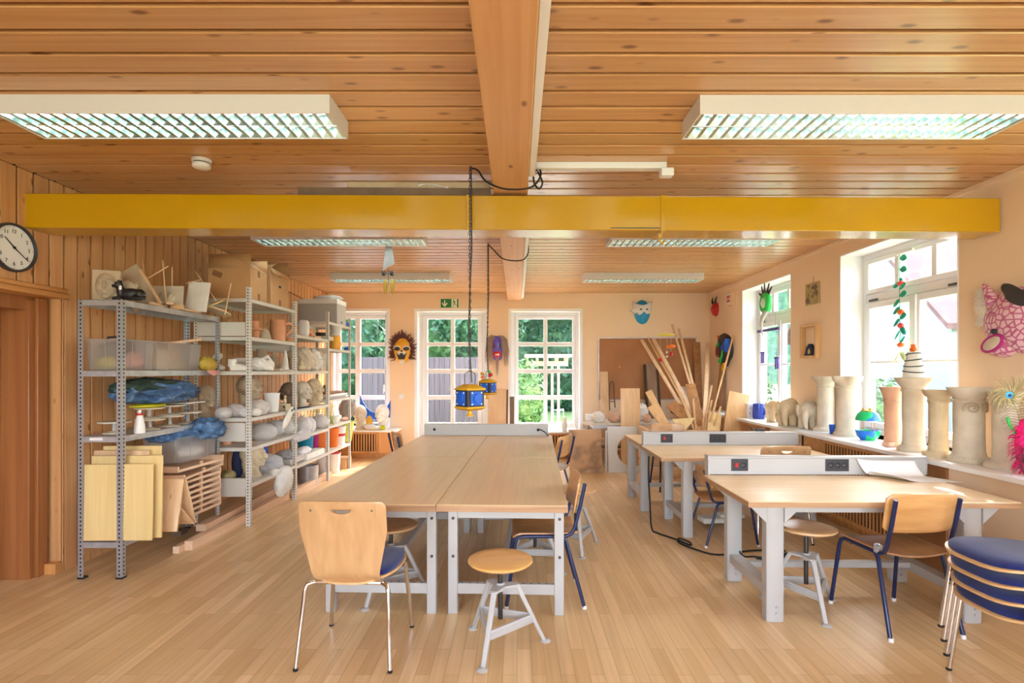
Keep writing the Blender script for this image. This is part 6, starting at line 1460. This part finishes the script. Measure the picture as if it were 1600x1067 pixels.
def hand(nm, deg, ln, w): 
    a = PI/2-R(deg); d = Vector((math.cos(a), math.sin(a), 0)); mk(nm, MB().bar(Mx @ (d*-.02+Vector((0,0,.022))), Mx @ (d*ln+Vector((0,0,.022))), w, .002, Mx.to_3x3() @ Vector((0,0,1)), 0, w*.5), M['black'], t, org=mo)
hand('hour_hand', 311, .085, .009); hand('minute_hand', 126, .118, .007)
mk('hub', MB().lathe([(0,.018),(.008,.018),(.008,.026),(0,.027)], 16, M=Mx), M['black'], t, org=mo)
# ------------------------------------------------------------------ far wall: masks, sign, switch, pinboard
Mx = WB(-1.935, 1.755, .004); mo = Mx.translation
t = thing('lion_mask', 'orange lion mask with brown mane between the far window and the door', 'mask', mo)
m = MB(); dome(m, Mx, .152, .235, .09, lambda a: 1+.04*math.cos(2*a)-.10*max(0, -math.sin(a))**3*0+.0-.16*max(0, -math.sin(a))*abs(math.cos(a)), rings=14, n=56); mk('mask_face', m, M['lion'], t, org=mo)
m = MB(); rl = random.Random(9)
for i in range(150):
    a = rl.uniform(-.7, PI+.7); q = Vector((.14*math.cos(a), .02+.20*math.sin(a), .02)); d = Vector((math.cos(a), math.sin(a), 0)); L0 = rl.uniform(.05,.11)
    m.tube([Mx @ q, Mx @ (q+d*L0*.5+Vector((rl.uniform(-.03,.03), rl.uniform(-.03,.03), .03))), Mx @ (q+d*L0+Vector((rl.uniform(-.04,.04), rl.uniform(-.04,.04), .015)))], [.012,.010,.003], 5)
mk('mane', m, M['brown'], t, org=mo)
for s in (-1, 1):
    m = MB(); dome(m, Mx, .060, .032, .012, None, (s*.072, .03), z0=.080, tilt=s*.12); mk('eye', m, M['charcoal'], t, org=mo)
    m = MB().tube([Mx @ Vector((s*(.075+.062*math.cos(a*PI/8)), .030+.044*math.sin(a*PI/8), .082)) for a in range(0, 9)], .008, 8); mk('brow', m, M['paper'], t, org=mo)
    m = MB(); dome(m, Mx, .032, .020, .02, None, (s*.034, -.028), z0=.084); mk('cheek', m, M['paper'], t, org=mo)
m = MB().prism([(-.085,-.045),(.085,-.045),(.050,-.145),(-.050,-.145)], .012, Mx @ Matrix.Translation((0,0,.092))); mk('mouth', m, M['black'], t, org=mo)
m = MB().prism([(-.026,-.07),(.026,-.07),(.034,-.125),(-.034,-.125)], .006, Mx @ Matrix.Translation((0,0,.092))); mk('tongue', m, M['red'], t, org=mo)
for x_ in (-.055,-.034,.034,.055): mk('tooth', MB().prism([(x_-.010,-.044),(x_+.010,-.044),(x_,-.078)], .006, Mx @ Matrix.Translation((0,0,.101))), M['paper'], t, org=mo)
m = MB(); dome(m, Mx, .046, .040, .03, None, (0, -.185), z0=.045); mk('chin', m, M['paper'], t, org=mo)
m = MB(); dome(m, Mx, .020, .014, .014, None, (0, -.008), z0=.088); mk('nose', m, M['black'], t, org=mo)
Mx = WB(-.335, 1.80, .004); mo = Mx.translation
M['straw'] = solid('grey_brown_straw', 178,150,136, rough=.9); M['bluelilac'] = patchy('blue_violet_paint', [sr(60,90,210), sr(110,80,190), sr(90,150,236)], 12, .4, 0, 2, False)
t = thing('straw_mask', 'blue and red mask with long straw hair between the door and the garden window', 'mask', mo)
m = MB(); dome(m, Mx, .085, .20, .09, lambda a: 1+.18*abs(math.sin(2*a)), (0, .0)); mk('mask_face', m, M['bluelilac'], t, org=mo)
m = MB(); dome(m, Mx, .075, .06, .05, None, (0, -.10), z0=.055); mk('red_mouth', m, M['red'], t, org=mo)
m = MB().prism([(-.035,-.12),(-.02,-.095),(.0,-.11),(.02,-.085),(.04,-.11),(.03,-.13)], .01, Mx @ Matrix.Translation((0,0,.10))); mk('teeth', m, M['paper'], t, org=mo)
for s in (-1, 1):
    m = MB(); dome(m, Mx, .020, .05, .012, None, (s*.045, .03), z0=.072); mk('dark_eye', m, M['brown'], t, org=mo)
m = MB()
for i in range(84):
    s = rl.choice((-1, 1)); x0 = s*rl.uniform(.07, .17); y0 = .19+rl.uniform(-.02,.03); x1 = x0*1.1+rl.uniform(-.02,.02); L0 = rl.uniform(.30,.52)
    m.tube([Mx @ Vector((x0*.6, y0, .05)), Mx @ Vector((x0, y0-.06, .05+rl.uniform(-.02,.02))), Mx @ Vector((x1, y0-L0*.6, .03)), Mx @ Vector((x1+rl.uniform(-.015,.015), y0-L0, .02))], [.004,.004,.0035,.001], 4)
for i in range(22): x0 = rl.uniform(-.03,.03); m.tube([Mx @ Vector((x0,-.15,.05)), Mx @ Vector((x0*.8,-.25,.04)), Mx @ Vector((x0*.4,-.36-.12*rl.random(),.02))], [.006,.005,.001], 4)
mk('straw_hair', m, M['straw'], t, org=mo)
Mx = WB(2.115, 2.41, .004); mo = Mx.translation
t = thing('eared_mask', 'blue mask with white cat-like ears and mask band, high on the far wall', 'mask', mo)
m = MB(); dome(m, Mx, .135, .205, .10, None, (0, .0), rings=14); mk('mask_face', m, M['cyan'], t, org=mo)
band = [(-.06,-.06),(-.15,-.02),(-.22,.03),(-.16,.05),(-.17,.18),(-.10,.13),(-.04,.11),(.0,.105),(.05,.12),(.17,.19),(.15,.06),(.12,-.03),(.05,-.045),(.02,-.01),(.0,-.005),(-.02,-.03)]
def bulge(x, y): return .102*math.sqrt(max(0, 1-(x/.14)**2-(y/.21)**2))+.012
vs = [(x, y, bulge(x, y)) for x, y in band]; c_ = (0, .06, bulge(0,.06)); q = [Mx @ Vector(p) for p in vs]
m = MB(); n = len(vs); rings = []
for f in (0.001, .25, .5, .75, 1): rings += [(c_[0]+(x-c_[0])*f, c_[1]+(y-c_[1])*f) for x, y in band]
vv = [Vector((x, y, bulge(x, y))) for x, y in rings]; fs = [(j*n+i, j*n+(i+1) % n, (j+1)*n+(i+1) % n, (j+1)*n+i) for j in range(4) for i in range(n)]
m.add(vv, fs, 0, Mx); mk('white_band', m, M['paper'], t, org=mo, solid=.006)
for x_ in (-.045, .055): m = MB(); dome(m, Mx, .022, .012, .006, None, (x_, .035), z0=bulge(x_, .035)+.003); mk('eye_hole', m, M['black'], t, org=mo)
# emergency exit sign: arrow down, running figure in a doorway
Mx = WB(-1.14, 2.557, 0); mo = Mx.translation
t = thing('exit_sign', 'green emergency exit sign with arrow and running figure above the glazed door', 'sign', mo)
mk('sign_edge', MB().box((0,0,.010), (.312, .160, .020), None, 0, Mx), M['cream'], t, org=mo, bevel=.003)
mk('sign_face', MB().box((0,0,.0205), (.300, .148, .002), None, 0, Mx), M['exitgreen'], t, org=mo)
T = lambda z: Mx @ Matrix.Translation((0,0,z))
m = MB().prism([(-.093,.052),(-.073,.052),(-.073,-.02),(-.046,.012),(-.034,.0),(-.034,-.006),(-.083,-.062),(-.132,-.006),(-.132,.0),(-.120,.012),(-.093,-.02)], .001, T(.0216)); mk('arrow', m, M['cream'], t, org=mo)
mk('doorway', MB().box((.078,.0,.0221), (.092,.140,.001), None, 0, Mx), M['cream'], t, org=mo)
def limb(a, b, w): d = Vector((b[0]-a[0], b[1]-a[1])); n = Vector((-d.y, d.x)).normalized()*w/2; return [(a[0]+n.x,a[1]+n.y),(a[0]-n.x,a[1]-n.y),(b[0]-n.x,b[1]-n.y),(b[0]+n.x,b[1]+n.y)]
m = MB(); m.prism([(.068+.011*math.cos(i*PI/8), .048+.011*math.sin(i*PI/8)) for i in range(16)], .001, T(.0228))
for i, (a, b, w) in enumerate((((.074,.036),(.086,-.008),.020),((.072,.030),(.050,.014),.008),((.050,.014),(.040,.006),.008),((.078,.032),(.098,.022),.008),((.098,.022),(.106,.034),.008),((.084,-.005),(.064,-.028),.011),((.064,-.028),(.060,-.060),.010),((.088,-.005),(.104,-.030),.011),((.104,-.030),(.120,-.034),.010))): m.prism(limb(a,b,w), .001, T(.0228+.0001*i))
mk('running_figure', m, M['exitgreen'], t, org=mo)
Mx = WB(-1.955, .985, 0); mo = Mx.translation
t = thing('light_switch', 'white light switch on the far wall below the lion mask', 'switch', mo)
mk('switch_plate', MB().box((0,0,.005), (.085,.085,.010), None, 0, Mx), M['whitep'], t, org=mo, bevel=.003); mk('rocker', MB().box((0,0,.012), (.06,.06,.006), (R(4),0,0), 0, Mx), M['whitep'], t, org=mo, bevel=.002)
Mx = WB(2.20, 1.45, 0); mo = Mx.translation; w, h = 1.66, 1.06
t = thing('pinboard', 'large brown pinboard with thin grey frame on the far wall', 'pinboard', mo)
mk('board', MB().box((0,0,.010), (w-.02,h-.02,.018), None, 0, Mx), M['cork'], t, org=mo)
m = MB()
for a in ((-w/2+.008,0,.016,h),(w/2-.008,0,.016,h)): m.box((a[0],0,.013), (a[2],a[3],.026), None, 0, Mx)
for a in (-h/2+.008, h/2-.008): m.box((0,a,.013), (w-.032,.016,.026), None, 0, Mx)
mk('board_frame', m, M['galv'], t, org=mo)
mk('push_pin', MB().blob(Mx @ Vector((-.47,.03,.024)), .008, 8, 6), M['whitep'], t, org=mo)
# ------------------------------------------------------------------ far left sill
z = .456
head('clay_bust', 'pale clay bust standing on the far left sill by the shelving', (P(562, 640, 8.72).x, 8.72, z), PI+R(8), .40, M['clay'], .5, seed=12)
head('plaster_bust', 'white plaster bust on the far left sill at the window edge', (P(596, 640, 8.74).x, 8.74, z), PI-R(10), .41, M['plastr'], .1, seed=14)
def kite(u, v):
    x = -2.62+.50*u; top = 1.02-.34*math.sin(PI*min(1, u*1.0))**.8*.75-.10*u; bot = .60+.10*abs(u-.6)
    return Vector((x, 8.86-.04*math.sin(u*5)*v, bot+(top-bot)*v))
one('blue_wing_mask', MB().sheet(kite, 24, 8), M['blue'], 'bright blue winged cut-out standing behind the busts in the far left window', 'cut-out', solid=.012)
pot('yellow_cone', 'mustard yellow bell-shaped piece between the two busts', (P(577, 640, 8.70).x, 8.70, z+.10), [(0,0),(.055,0),(.050,.05),(.030,.11),(0,.13)], M['mustard'], 'sculpture')
lump('plaster_lump', 'white plaster lump carrying the mustard yellow bell', (P(577, 640, 8.70).x, 8.70, z), (.10, .08, .055), M['plastr'], 'plaster', .2, 3, 41)
lump('plaster_lump', 'low white plaster piece before the busts on the far left sill', (P(585, 640, 8.64).x, 8.64, z), (.13, .05, .03), M['plastr'], 'plaster', .3, 3, 43)
lump('yellow_rose', 'small lemon yellow rose before the plaster bust', (P(598, 640, 8.63).x, 8.63, z), (.04, .035, .04), M['yellowcloth'], 'flower', .35, 4, 45)
block('pale_board', 'thin pale board lying on the far left sill', (P(575, 640, 8.60).x, 8.615, z+.006), (.36, .07, .010), M['panel'], 'board')
# ------------------------------------------------------------------ far corner: timber store
def plank(name, label, p0, p1, w, th, mat, cat='plank', group=None, side=(1,0,0), bev=.002):
    """flat board from p0 (bottom) to p1 (top); side = direction of its width"""
    p0, p1 = Vector(p0), Vector(p1); u = (p1-p0).normalized(); s = Vector(side); s = (s-u*s.dot(u)).normalized(); n = s.cross(u); L0 = (p1-p0).length
    m = MB().b2((-w/2, -th/2, 0), (w/2, th/2, L0), 0, frame_((s, -n, u), p0))
    xs = [q.z for q in m.v]; o = one(name, m, mat, label, cat, group, bevel=bev); return o
M['bark'] = solid('dark_bark', 78,58,46, rough=.9)
o = plank('live_edge_plank', 'wide raw plank leaning between the glazed door and the garden window', (-.335, 8.86, .0), (-.335, 8.945, 1.11), .30, .03, M['pinez'])
mk('bark_edge', MB().bar(Vector((-.175, 8.845, .01)), Vector((-.165, 8.925, 1.10)), .022, .034, (0,1,0)), M['bark'], o, org=o.location)
plank('dark_plank', 'narrow dark plank standing on the sill at the left of the garden window', (-.085, 8.74, .432), (-.085, 8.80, .99), .075, .03, M['darkclay'])
m = MB().lathe([(0,0),(.04,0),(.046,.05),(.05,.11),(.035,.16),(.03,.18),(.036,.21),(.02,.235),(0,.24)], 20, (P(882, 660, 8.70).x, 8.70, .431), wob=.15)
one('bird_figurine', m, M['plastr'], 'small white bird-like figurine on the garden window sill', 'figurine')
M['print'] = patchy('wood_print_pattern', [sr(206,160,112), sr(196,148,100), sr(150,112,74), sr(214,170,124)], 3.2, .5, 0, 2, False)
plank('printed_board', 'board with a grey-brown abstract pattern leaning below the garden window', (.955, 7.37, 0), (.955, 7.52, .585), .455, .02, M['print'])
t = thing('metal_stand', 'grey metal stand with a wavy slab top full of clay lumps', 'table', (1.80, 8.15, 0))
for x_ in (-.66, .66):
    for y_ in (-.33, .33): mk('leg', MB().b2((x_-.022, y_-.022, 0), (x_+.022, y_+.022, .62)), M['galv'], t)
mk('stand_frame', MB().b2((-.66,-.35,.57),(.66,-.31,.62)).b2((-.66,.31,.57),(.66,.35,.62)).b2((-.68,-.31,.57),(-.64,.31,.62)).b2((.64,-.31,.57),(.68,.31,.62)), M['galv'], t)
mk('shelf_board', MB().b2((-.66,-.33,.28),(.66,.33,.30)), M['darkclay'], t)
sl = [(-.80,-.36),(-.70,-.40),(-.5,-.385),(-.2,-.40),(.2,-.38),(.6,-.40),(.75,-.36),(.74,.34),(-.70,.36),(-.74,.0),(-.82,-.2)]
mk('slab_top', MB().prism(sl, .03, Matrix.Translation((0,0,.622))), M['clay'], t, bevel=.006)
for i, (x_, y_, r, mt, l) in enumerate([(1.20, 7.86, (.10,.08,.085), 'plastr', 'white lumpy clay piece at the left end of the slab-topped stand'), (1.43, 7.86, (.085,.075,.075), 'pinkclay', 'pinkish clay lump second from the left on the slab-topped stand'), (1.56, 7.92, (.06,.06,.07), 'clay2', 'grey clay lump left of the tall pale panel on the stand'), (1.92, 7.86, (.06,.06,.065), 'pinkclay', 'pinkish bowl-like clay lump right of the tall pale panel'), (1.90, 8.10, (.10,.09,.14), 'plastr', 'taller white clay form behind the pinkish bowl-like lump')]):
    lump('clay_lump', l, (x_, y_, .653), r, M[mt], 'sculpture', .28, 3, 50+i)
stick('pale slat poking up from the pinkish clay lump on the stand', (1.40, 7.80, .72), (1.50, 7.83, .84), M['piney'], cat='slat', sq=(.02,.006))
block('white_carton', 'small white box at the back left of the slab-topped stand', (1.13, 8.2, .70), (.14, .16, .09), M['whitep'], 'box')
for i in range(3): plank('stored_offcut', ['lowest board stored on the shelf of the metal stand', 'middle board stored on the shelf of the metal stand', 'topmost board stored on the shelf of the metal stand'][i], (1.22, 8.1, .312+.03*i), (2.3, 8.1, .312+.03*i), .3-.04*i, .026, M['pinez' if i % 2 else 'pine'], group='boards on the metal stand', side=(0,1,0))
plank('upright_plank', 'upright pine plank before the left edge of the pinboard', (1.455, 8.62, 0), (1.455, 8.945, 1.40), .135, .03, M['pinez'])
m = MB().tube(smoothp([(1.55, 8.90, .75), (1.545, 8.92, 1.0), (1.565, 8.93, 1.20), (1.60, 8.93, 1.24), (1.625, 8.93, 1.18), (1.63, 8.92, 1.0), (1.64, 8.90, .8)], 4), .010, 8); m.tube([(1.545, 8.92, .9),(1.635, 8.92, .9)], .006, 6)
one('hanging_strap', m, M['darkclay'], 'dark narrow strap loop hanging right of the upright pine plank', 'strap')
plank('pale_upright_board', 'tall pale board standing behind the round cut-out of the white board', (1.62, 7.56, 0), (1.62, 7.62, 1.165), .275, .02, M['beech'])
# white board with a round cut-out
m = MB(); cx, cz, rr_ = 1.615, .295, .212; x0, x1, z0, z1 = 1.275, 1.955, .0, .63; n = 56
ci = [(cx+rr_*math.cos(2*PI*k/n), cz+rr_*math.sin(2*PI*k/n)) for k in range(n)]
def sq(k):
    a = 2*PI*k/n; dx, dz = math.cos(a), math.sin(a); t_ = min(((x1-cx)/dx if dx > 0 else (x0-cx)/dx) if abs(dx) > 1e-6 else 9, ((z1-cz)/dz if dz > 0 else (z0-cz)/dz) if abs(dz) > 1e-6 else 9); return (cx+dx*t_, cz+dz*t_)
so_ = [sq(k) for k in range(n)]
for cxn, czn in ((x0,z0),(x1,z0),(x0,z1),(x1,z1)):
    k = min(range(n), key=lambda q: (so_[q][0]-cxn)**2+(so_[q][1]-czn)**2); so_[k] = (cxn, czn)
vs = [(x, yy+.10*zz/.63, zz) for yy in (7.40, 7.42) for ring in (ci, so_) for x, zz in ring]; fs = []
for k in range(n):
    k2 = (k+1) % n; fs += [(k, n+k, n+k2, k2), (2*n+k, 2*n+k2, 3*n+k2, 3*n+k), (k, k2, 2*n+k2, 2*n+k), (n+k, 3*n+k, 3*n+k2, n+k2)]
one('cut_out_board', m.add(vs, fs), M['rack'], 'white board with a large round hole standing on the floor at the back', 'board')
block('white_offcut', 'narrow white board edge standing behind the board with the round hole', (1.258, 7.50, .29), (.028, .03, .58), M['rack'], 'board')
# crate of offcuts
t = thing('timber_crate', 'wooden crate full of sticks and boards in the far right corner', 'crate', (2.15, 7.20, 0))
m = MB()
for z_ in (.05, .20, .35, .50): m.b2((-.44,-.30,z_),(.44,-.28,z_+.12)).b2((-.44,.28,z_),(.44,.30,z_+.12)).b2((-.44,-.28,z_),(-.42,.28,z_+.12)).b2((.42,-.28,z_),(.44,.28,z_+.12))
mk('crate_slat', m, M['pine'], t); mk('crate_floor', MB().b2((-.42,-.28,0),(.42,.28,.03)), M['pine'], t)
for x_ in (-.40,.40):
    for y_ in (-.26,.26): mk('corner_post', MB().b2((x_-.02,y_-.02,.03),(x_+.02,y_+.02,.62)), M['pinez'], t)
mk('rim', MB().b2((-.45,-.315,.62),(.45,-.27,.645)).b2((-.45,.27,.62),(.45,.315,.645)).b2((-.45,-.27,.62),(-.405,.27,.645)).b2((.405,-.27,.62),(.45,.27,.645)), M['terra'] if False else M['pine'], t)
ST = [((1084, 668, 7.28), (1003, 531, 8.70), .045, .028, 'leftmost long batten leaning out of the crate over the pinboard'), ((1082, 655, 7.34), (1012, 527, 8.78), .022, .020, 'thin round-topped batten second from the left in the crate'), ((1094, 668, 7.26), (1021, 530, 8.72), .055, .035, 'thick batten third from the left in the crate'),
      ((1096, 660, 7.36), (1050, 507, 8.80), .030, .022, 'tallest dark batten leaning left before the pinboard corner'), ((1096, 655, 7.38), (1061, 514, 8.82), .034, .024, 'second tallest batten, just right of the tallest'), ((1100, 668, 7.20), (1106, 537, 8.55), .055, .05, 'thick pale square post standing upright in the crate'),
      ((1083, 670, 7.02), (1059, 607, 7.10), .020, .016, 'thin stick leaning left at the front of the crate'), ((1084, 670, 7.04), (1070, 626, 7.10), .020, .016, 'short stick leaning left beside the thin one in the crate'), ((1087, 672, 7.0), (1083, 623, 7.02), .022, .018, 'short stick standing nearly upright at the crate front'),
      ((1100, 665, 7.1), (1112, 602, 7.20), .022, .018, 'slanted stick leaning right, highest of the right-hand ones'), ((1104, 668, 7.06), (1112, 625, 7.10), .022, .018, 'shorter stick leaning right at the crate'), ((1106, 670, 7.02), (1118, 632, 7.06), .024, .018, 'stick leaning right, third of the right-hand ones'), ((1114, 671, 7.0), (1126, 635, 7.02), .022, .018, 'rightmost short stick leaning out of the crate')]
for a, b, w, th, l in ST:
    p1 = P(*b); p0 = P(*a); 
    p0 = p0+(p0-p1).normalized()*.22
    plank('batten', l, p0, p1, w, th, M['pinez'] if w > .025 else M['beech'], 'batten', 'sticks and battens in the timber crate')
plank('brown_plank', 'broad brown plank leaning left in the middle of the crate', P(1100, 668, 7.18)-Vector((0,0,.2)), P(1078, 600, 7.5), .14, .02, M['seatwood'], 'plank')
plank('light_plank', 'wide pale board leaning left before the crate, upper one of two', P(1046, 676, 6.80), P(1013, 611, 7.0), .09, .022, M['beech'], 'plank', side=(1,0,.0))
plank('light_plank', 'shorter wide pale board leaning left, lower one of two', P(1048, 676, 6.74), P(1017, 634, 6.90), .115, .022, M['beech'], 'plank', side=(1,0,.0))
plank('leaning_board', 'broad pale board leaning against the sill end at the right of the crate', P(1144, 676, 6.9)-Vector((0,0,.15)), P(1155, 614, 7.05), .27, .022, M['beech'], 'board')
plank('dark_board', 'dark-edged board half hidden left of the broad leaning board', P(1128, 676, 7.05)-Vector((0,0,.1)), P(1140, 644, 7.15), .10, .03, M['seatwood'], 'board')
plank('dark_live_plank', 'weathered plank with dark bark edges standing before the pinboard', (2.24, 8.55, 0), (2.24, 8.92, 1.53), .17, .04, M['weathered'])
for i, x_ in enumerate((2.14, 2.345)): plank('bark_strip', ['left dark bark strip of the weathered plank', 'right dark bark strip of the weathered plank'][i], (x_, 8.54, 0), (x_, 8.91, 1.52), .035, .045, M['bark'], 'bark')
plank('brown_board', 'brown board lying slanted among the sticks at the left of the crate', P(1078, 660, 7.3), P(1048, 630, 7.45), .16, .015, M['seatwood'], 'board')
plank('brown_board', 'second brown board slanted below the paper sheet in the crate', P(1082, 652, 7.45), P(1052, 636, 7.55), .20, .015, M['brownpanel'], 'board')
m = MB().prism([(0,0),(.30,.02),(.12,-.20)], .015, frame_(((1,0,0),(0,.25,.97),(0,-.97,.25)), P(1050, 655, 6.93))); one('triangular_offcut', m, M['panel'], 'triangular offcut poking out of the crate front', 'offcut')
plank('short_board', 'short pale board at the right front of the crate', P(1114, 676, 6.96), P(1118, 645, 7.1), .16, .02, M['panel'], 'board')
plank('paper_sheet', 'lilac-white sheet of paper pinned low on the pinboard', (2.86, 8.955, .94), (2.86, 8.962, 1.15), .26, .003, M['paper'], 'paper')
plank('brown_panel_board', 'tall brown board leaning in the corner right of the pinboard', (3.02, 8.70, 0), (3.02, 8.95, 1.90), .12, .02, M['seatwood'], 'board')
plank('long_board', 'tall thin dark board leaning in the corner on the right wall', (3.05, 8.35, 0), (3.225, 8.35, 1.55), .16, .015, M['seatwood'], 'board', side=(0,1,0))
m = MB().tube([(2.62, 7.70, 0.0), (3.235, 7.95, 1.95)], .014, 10); one('wood_pole', m, M['beech'], 'slim wooden pole leaning against the right wall by the farther window', 'pole')
# mobile hanging before the far corner
t = thing('paper_mobile', 'thread mobile with a yellow disc, orange disc and red balls by the pinboard', 'mobile', P(1041, 523, 7.0))
mo = t.location.copy()
mk('yellow_disc', MB().blob(mo+Vector((0,0,0)), (.118,.09,.012), 24, 8), M['yellowcloth'], t, org=mo)
mk('orange_disc', MB().blob(P(1048.5,541,7.0), (.058,.05,.026), 20, 8), M['orange'], t, org=mo)
mk('red_ball', MB().blob(P(1048.5,553,7.0), .027, 14, 10), M['red'], t, org=mo); mk('red_ball', MB().blob(P(1032,562,6.95), .027, 14, 10), M['red'], t, org=mo)
for y_ in (550.5, 557): mk('bead', MB().blob(P(1042,y_,7.0), .014, 10, 8), M['paper'], t, org=mo)
for a, b in ((P(1041,523,7.0), Vector((P(1041,523,7.0).x, 7.0, ZC))), (P(1048.5,525,7.0), P(1048.5,553,7.0)), (P(1042,525,7.0), P(1042,558,7.0)), (P(1032,523,6.95), P(1032,562,6.95))): mk('thread', MB().tube([a, b], .001, 4), M['paper'], t, org=mo)
# ------------------------------------------------------------------ hanging socket cubes, cables, pulley
def cube(label, x, y, zb, rz, deco=False):
    t = thing('socket_cube', label, 'power outlet', (x, y, zb), rz, 'yellow and black socket cubes hanging over the tables')
    s, h = .066, .112
    mk('socket_body', MB().b2((-s,-s,0),(s,s,h)), M['charcoal'], t, bevel=.006)
    def fr(r0, r1, z0, z1): return MB().add([(-r0,-r0,z0),(r0,-r0,z0),(r0,r0,z0),(-r0,r0,z0),(-r1,-r1,z1),(r1,-r1,z1),(r1,r1,z1),(-r1,r1,z1)], [(3,2,1,0),(4,5,6,7),(0,1,5,4),(1,2,6,5),(2,3,7,6),(3,0,4,7)])
    mk('yellow_roof', fr(.073,.034,h+.006,h+.032).b2((-.074,-.074,h-.004),(.074,.074,h+.006)), M['mustard'], t, bevel=.003)
    mk('yellow_base', fr(.05,.073,-.020,-.006).b2((-.073,-.073,-.006),(.073,.073,.004)), M['mustard'], t, bevel=.003)
    mk('base_knob', MB().lathe([(.03,-.022),(.014,-.026),(.014,-.048),(.024,-.052),(.024,-.060),(0,-.062)], 20), M['mustard'], t)
    for k in range(4):
        a = k*PI/2; Mk = Matrix.Rotation(a, 4, 'Z') @ frame_(((1,0,0),(0,0,1),(0,-1,0)), (0,-s,h/2))
        pl = mk('socket_lid', MB().box((0,0,.004),(.088,.088,.008),None,0,Mk), M['blue'], t, bevel=.006)
        mk('lid_disc', MB().lathe([(0,.008),(.031,.008),(.031,.014),(.028,.018),(0,.019)], 28, (.004,0,0), Mk), M['blue'], pl)
        for sx in (-1,1):
            for sz in (-1,1): mk('screw', MB().lathe([(0,.008),(.005,.008),(.005,.011),(0,.011)], 8, (sx*.036,sz*.036,0), Mk), M['whitep'], pl)
    mk('wire_handle', MB().tube(smoothp([(-.040,0,h+.03),(-.042,0,h+.085),(-.03,0,h+.105),(0,0,h+.115),(.03,0,h+.105),(.042,0,h+.085),(.040,0,h+.03)],3), .003, 6), M['steel'], t)
    return t
c1 = cube('nearer socket cube hanging before the yellow girder', -.302, 3.40, 1.188, R(41))
c2_ = cube('farther socket cube hanging behind the nearer one, toys on its roof', -.303, 5.46, 1.19, R(62))
def chainlike(name, label, top, bot, sag=None):
    m = MB(); top, bot = Vector(top), Vector(bot); n = int((top-bot).length/.024)
    for i in range(n):
        q = top.lerp(bot, (i+.5)/n); ax = Vector((1,0,0)) if i % 2 else Vector((0,1,0))
        m.tube([q+ax*.006*math.cos(a*PI/4)+Vector((0,0,.016*math.sin(a*PI/4))) for a in range(8)], .0022, 4, True)
    m.tube([top+Vector((.008,0,0)), top.lerp(bot,.4)+Vector((.012,.0,0)), top.lerp(bot,.8)+Vector((-.010,0,0)), bot+Vector((.012,0,-.07))], .0045, 6)
    return one(name, m, M['charcoal'], label, 'chain')
chainlike('hanging_chain', 'dark chain with cable carrying the nearer socket cube past the girder', (-.302, 3.40, ZC-.004), (-.302, 3.40, 1.415))
chainlike('hanging_chain', 'dark chain with cable carrying the farther socket cube', (-.303, 5.46, ZC-.004), (-.303, 5.46, 1.42))
m = MB().tube(smoothp([(-.29, 3.40, 2.715), (-.25, 3.40, 2.70), (-.20, 3.36, 2.62), (-.10, 3.32, 2.56), (0, 3.30, 2.545), (.08, 3.31, 2.56), (.125, 3.33, 2.60), (.15, 3.35, 2.66), (.135, 3.36, 2.70), (.105, 3.36, 2.66), (.11, 3.36, 2.60), (.14, 3.36, 2.57), (.16, 3.36, 2.61), (.13, 3.36, 2.68)], 4), .006, 8)
one('supply_cable', m, M['rubber'], 'black cable looping from the nearer chain under the pine beam', 'cable')
m = MB().tube(smoothp([(-.295, 5.46, 2.715), (-.24, 5.46, 2.66), (-.15, 5.45, 2.57), (-.02, 5.44, 2.545), (.07, 5.44, 2.56), (.11, 5.44, 2.62), (.115, 5.44, 2.70)], 4), .006, 8)
one('supply_cable', m, M['rubber'], 'black cable looping from the farther chain under the pine beam', 'cable')
rb = Vector((-.303, 5.46, 1.19+.145))
for dx, dy, dz, r, mt, l in ((-.055, -.02, .055, .018, 'mustard', 'yellow ball figure on the roof of the farther socket cube'), (-.05, -.03, .018, .018, 'orange', 'orange ball at the left on the roof of the farther socket cube'), (-.02, -.03, .03, .024, 'bench', 'grey lump among the toys on the farther socket cube'), (.03, -.03, .04, .022, 'red', 'red speckled toy on the farther socket cube'), (.015, -.02, .075, .016, 'green', 'green leaf-like toy topmost on the farther socket cube')):
    lump('roof_toy', l, (rb.x+dx, rb.y+dy, rb.z+dz-.018), (r, r, r), M[mt], 'toy', .15, 3, dx*9, None)
t = thing('pulley_block', 'grey bracket with wooden pulley block hanging from the ceiling behind the girder', 'pulley', (-1.275, 5.27, 2.37))
mk('bracket', MB().prism([(-.015,.36),(.025,.36),(.06,.11),(-.02,.07),(-.055,.04),(-.05,.10)], .01, frame_(((1,0,0),(0,0,1),(0,-1,0)), (0,0,0))), M['galv'], t)
for x_ in (-.045, .035): mk('pulley_wheel', MB().lathe([(0,-.012),(.028,-.012),(.022,0),(.028,.012),(0,.012)], 20, M=frame_(((0,0,1),(0,1,0),(-1,0,0)), (x_,-.02,.01))), M['charcoal'], t)
mk('axle', MB().tube([(-.06,-.02,.01),(.05,-.02,.01)], .006, 8), M['steel'], t)
for x_ in (-.025, .045): mk('wooden_cheek', MB().blob((x_, -.02, -.12), (.020,.03,.075), 14, 10), M['gold'], t)
mk('cord', MB().tube([(.0,-.02,.06),(.005,-.02,-.10)], .003, 6), M['steel'], t)
mk('hanger_rod', MB().tube([(.005,-.005,.34),(.005,-.005,.36)], .008, 8), M['steel'], t)
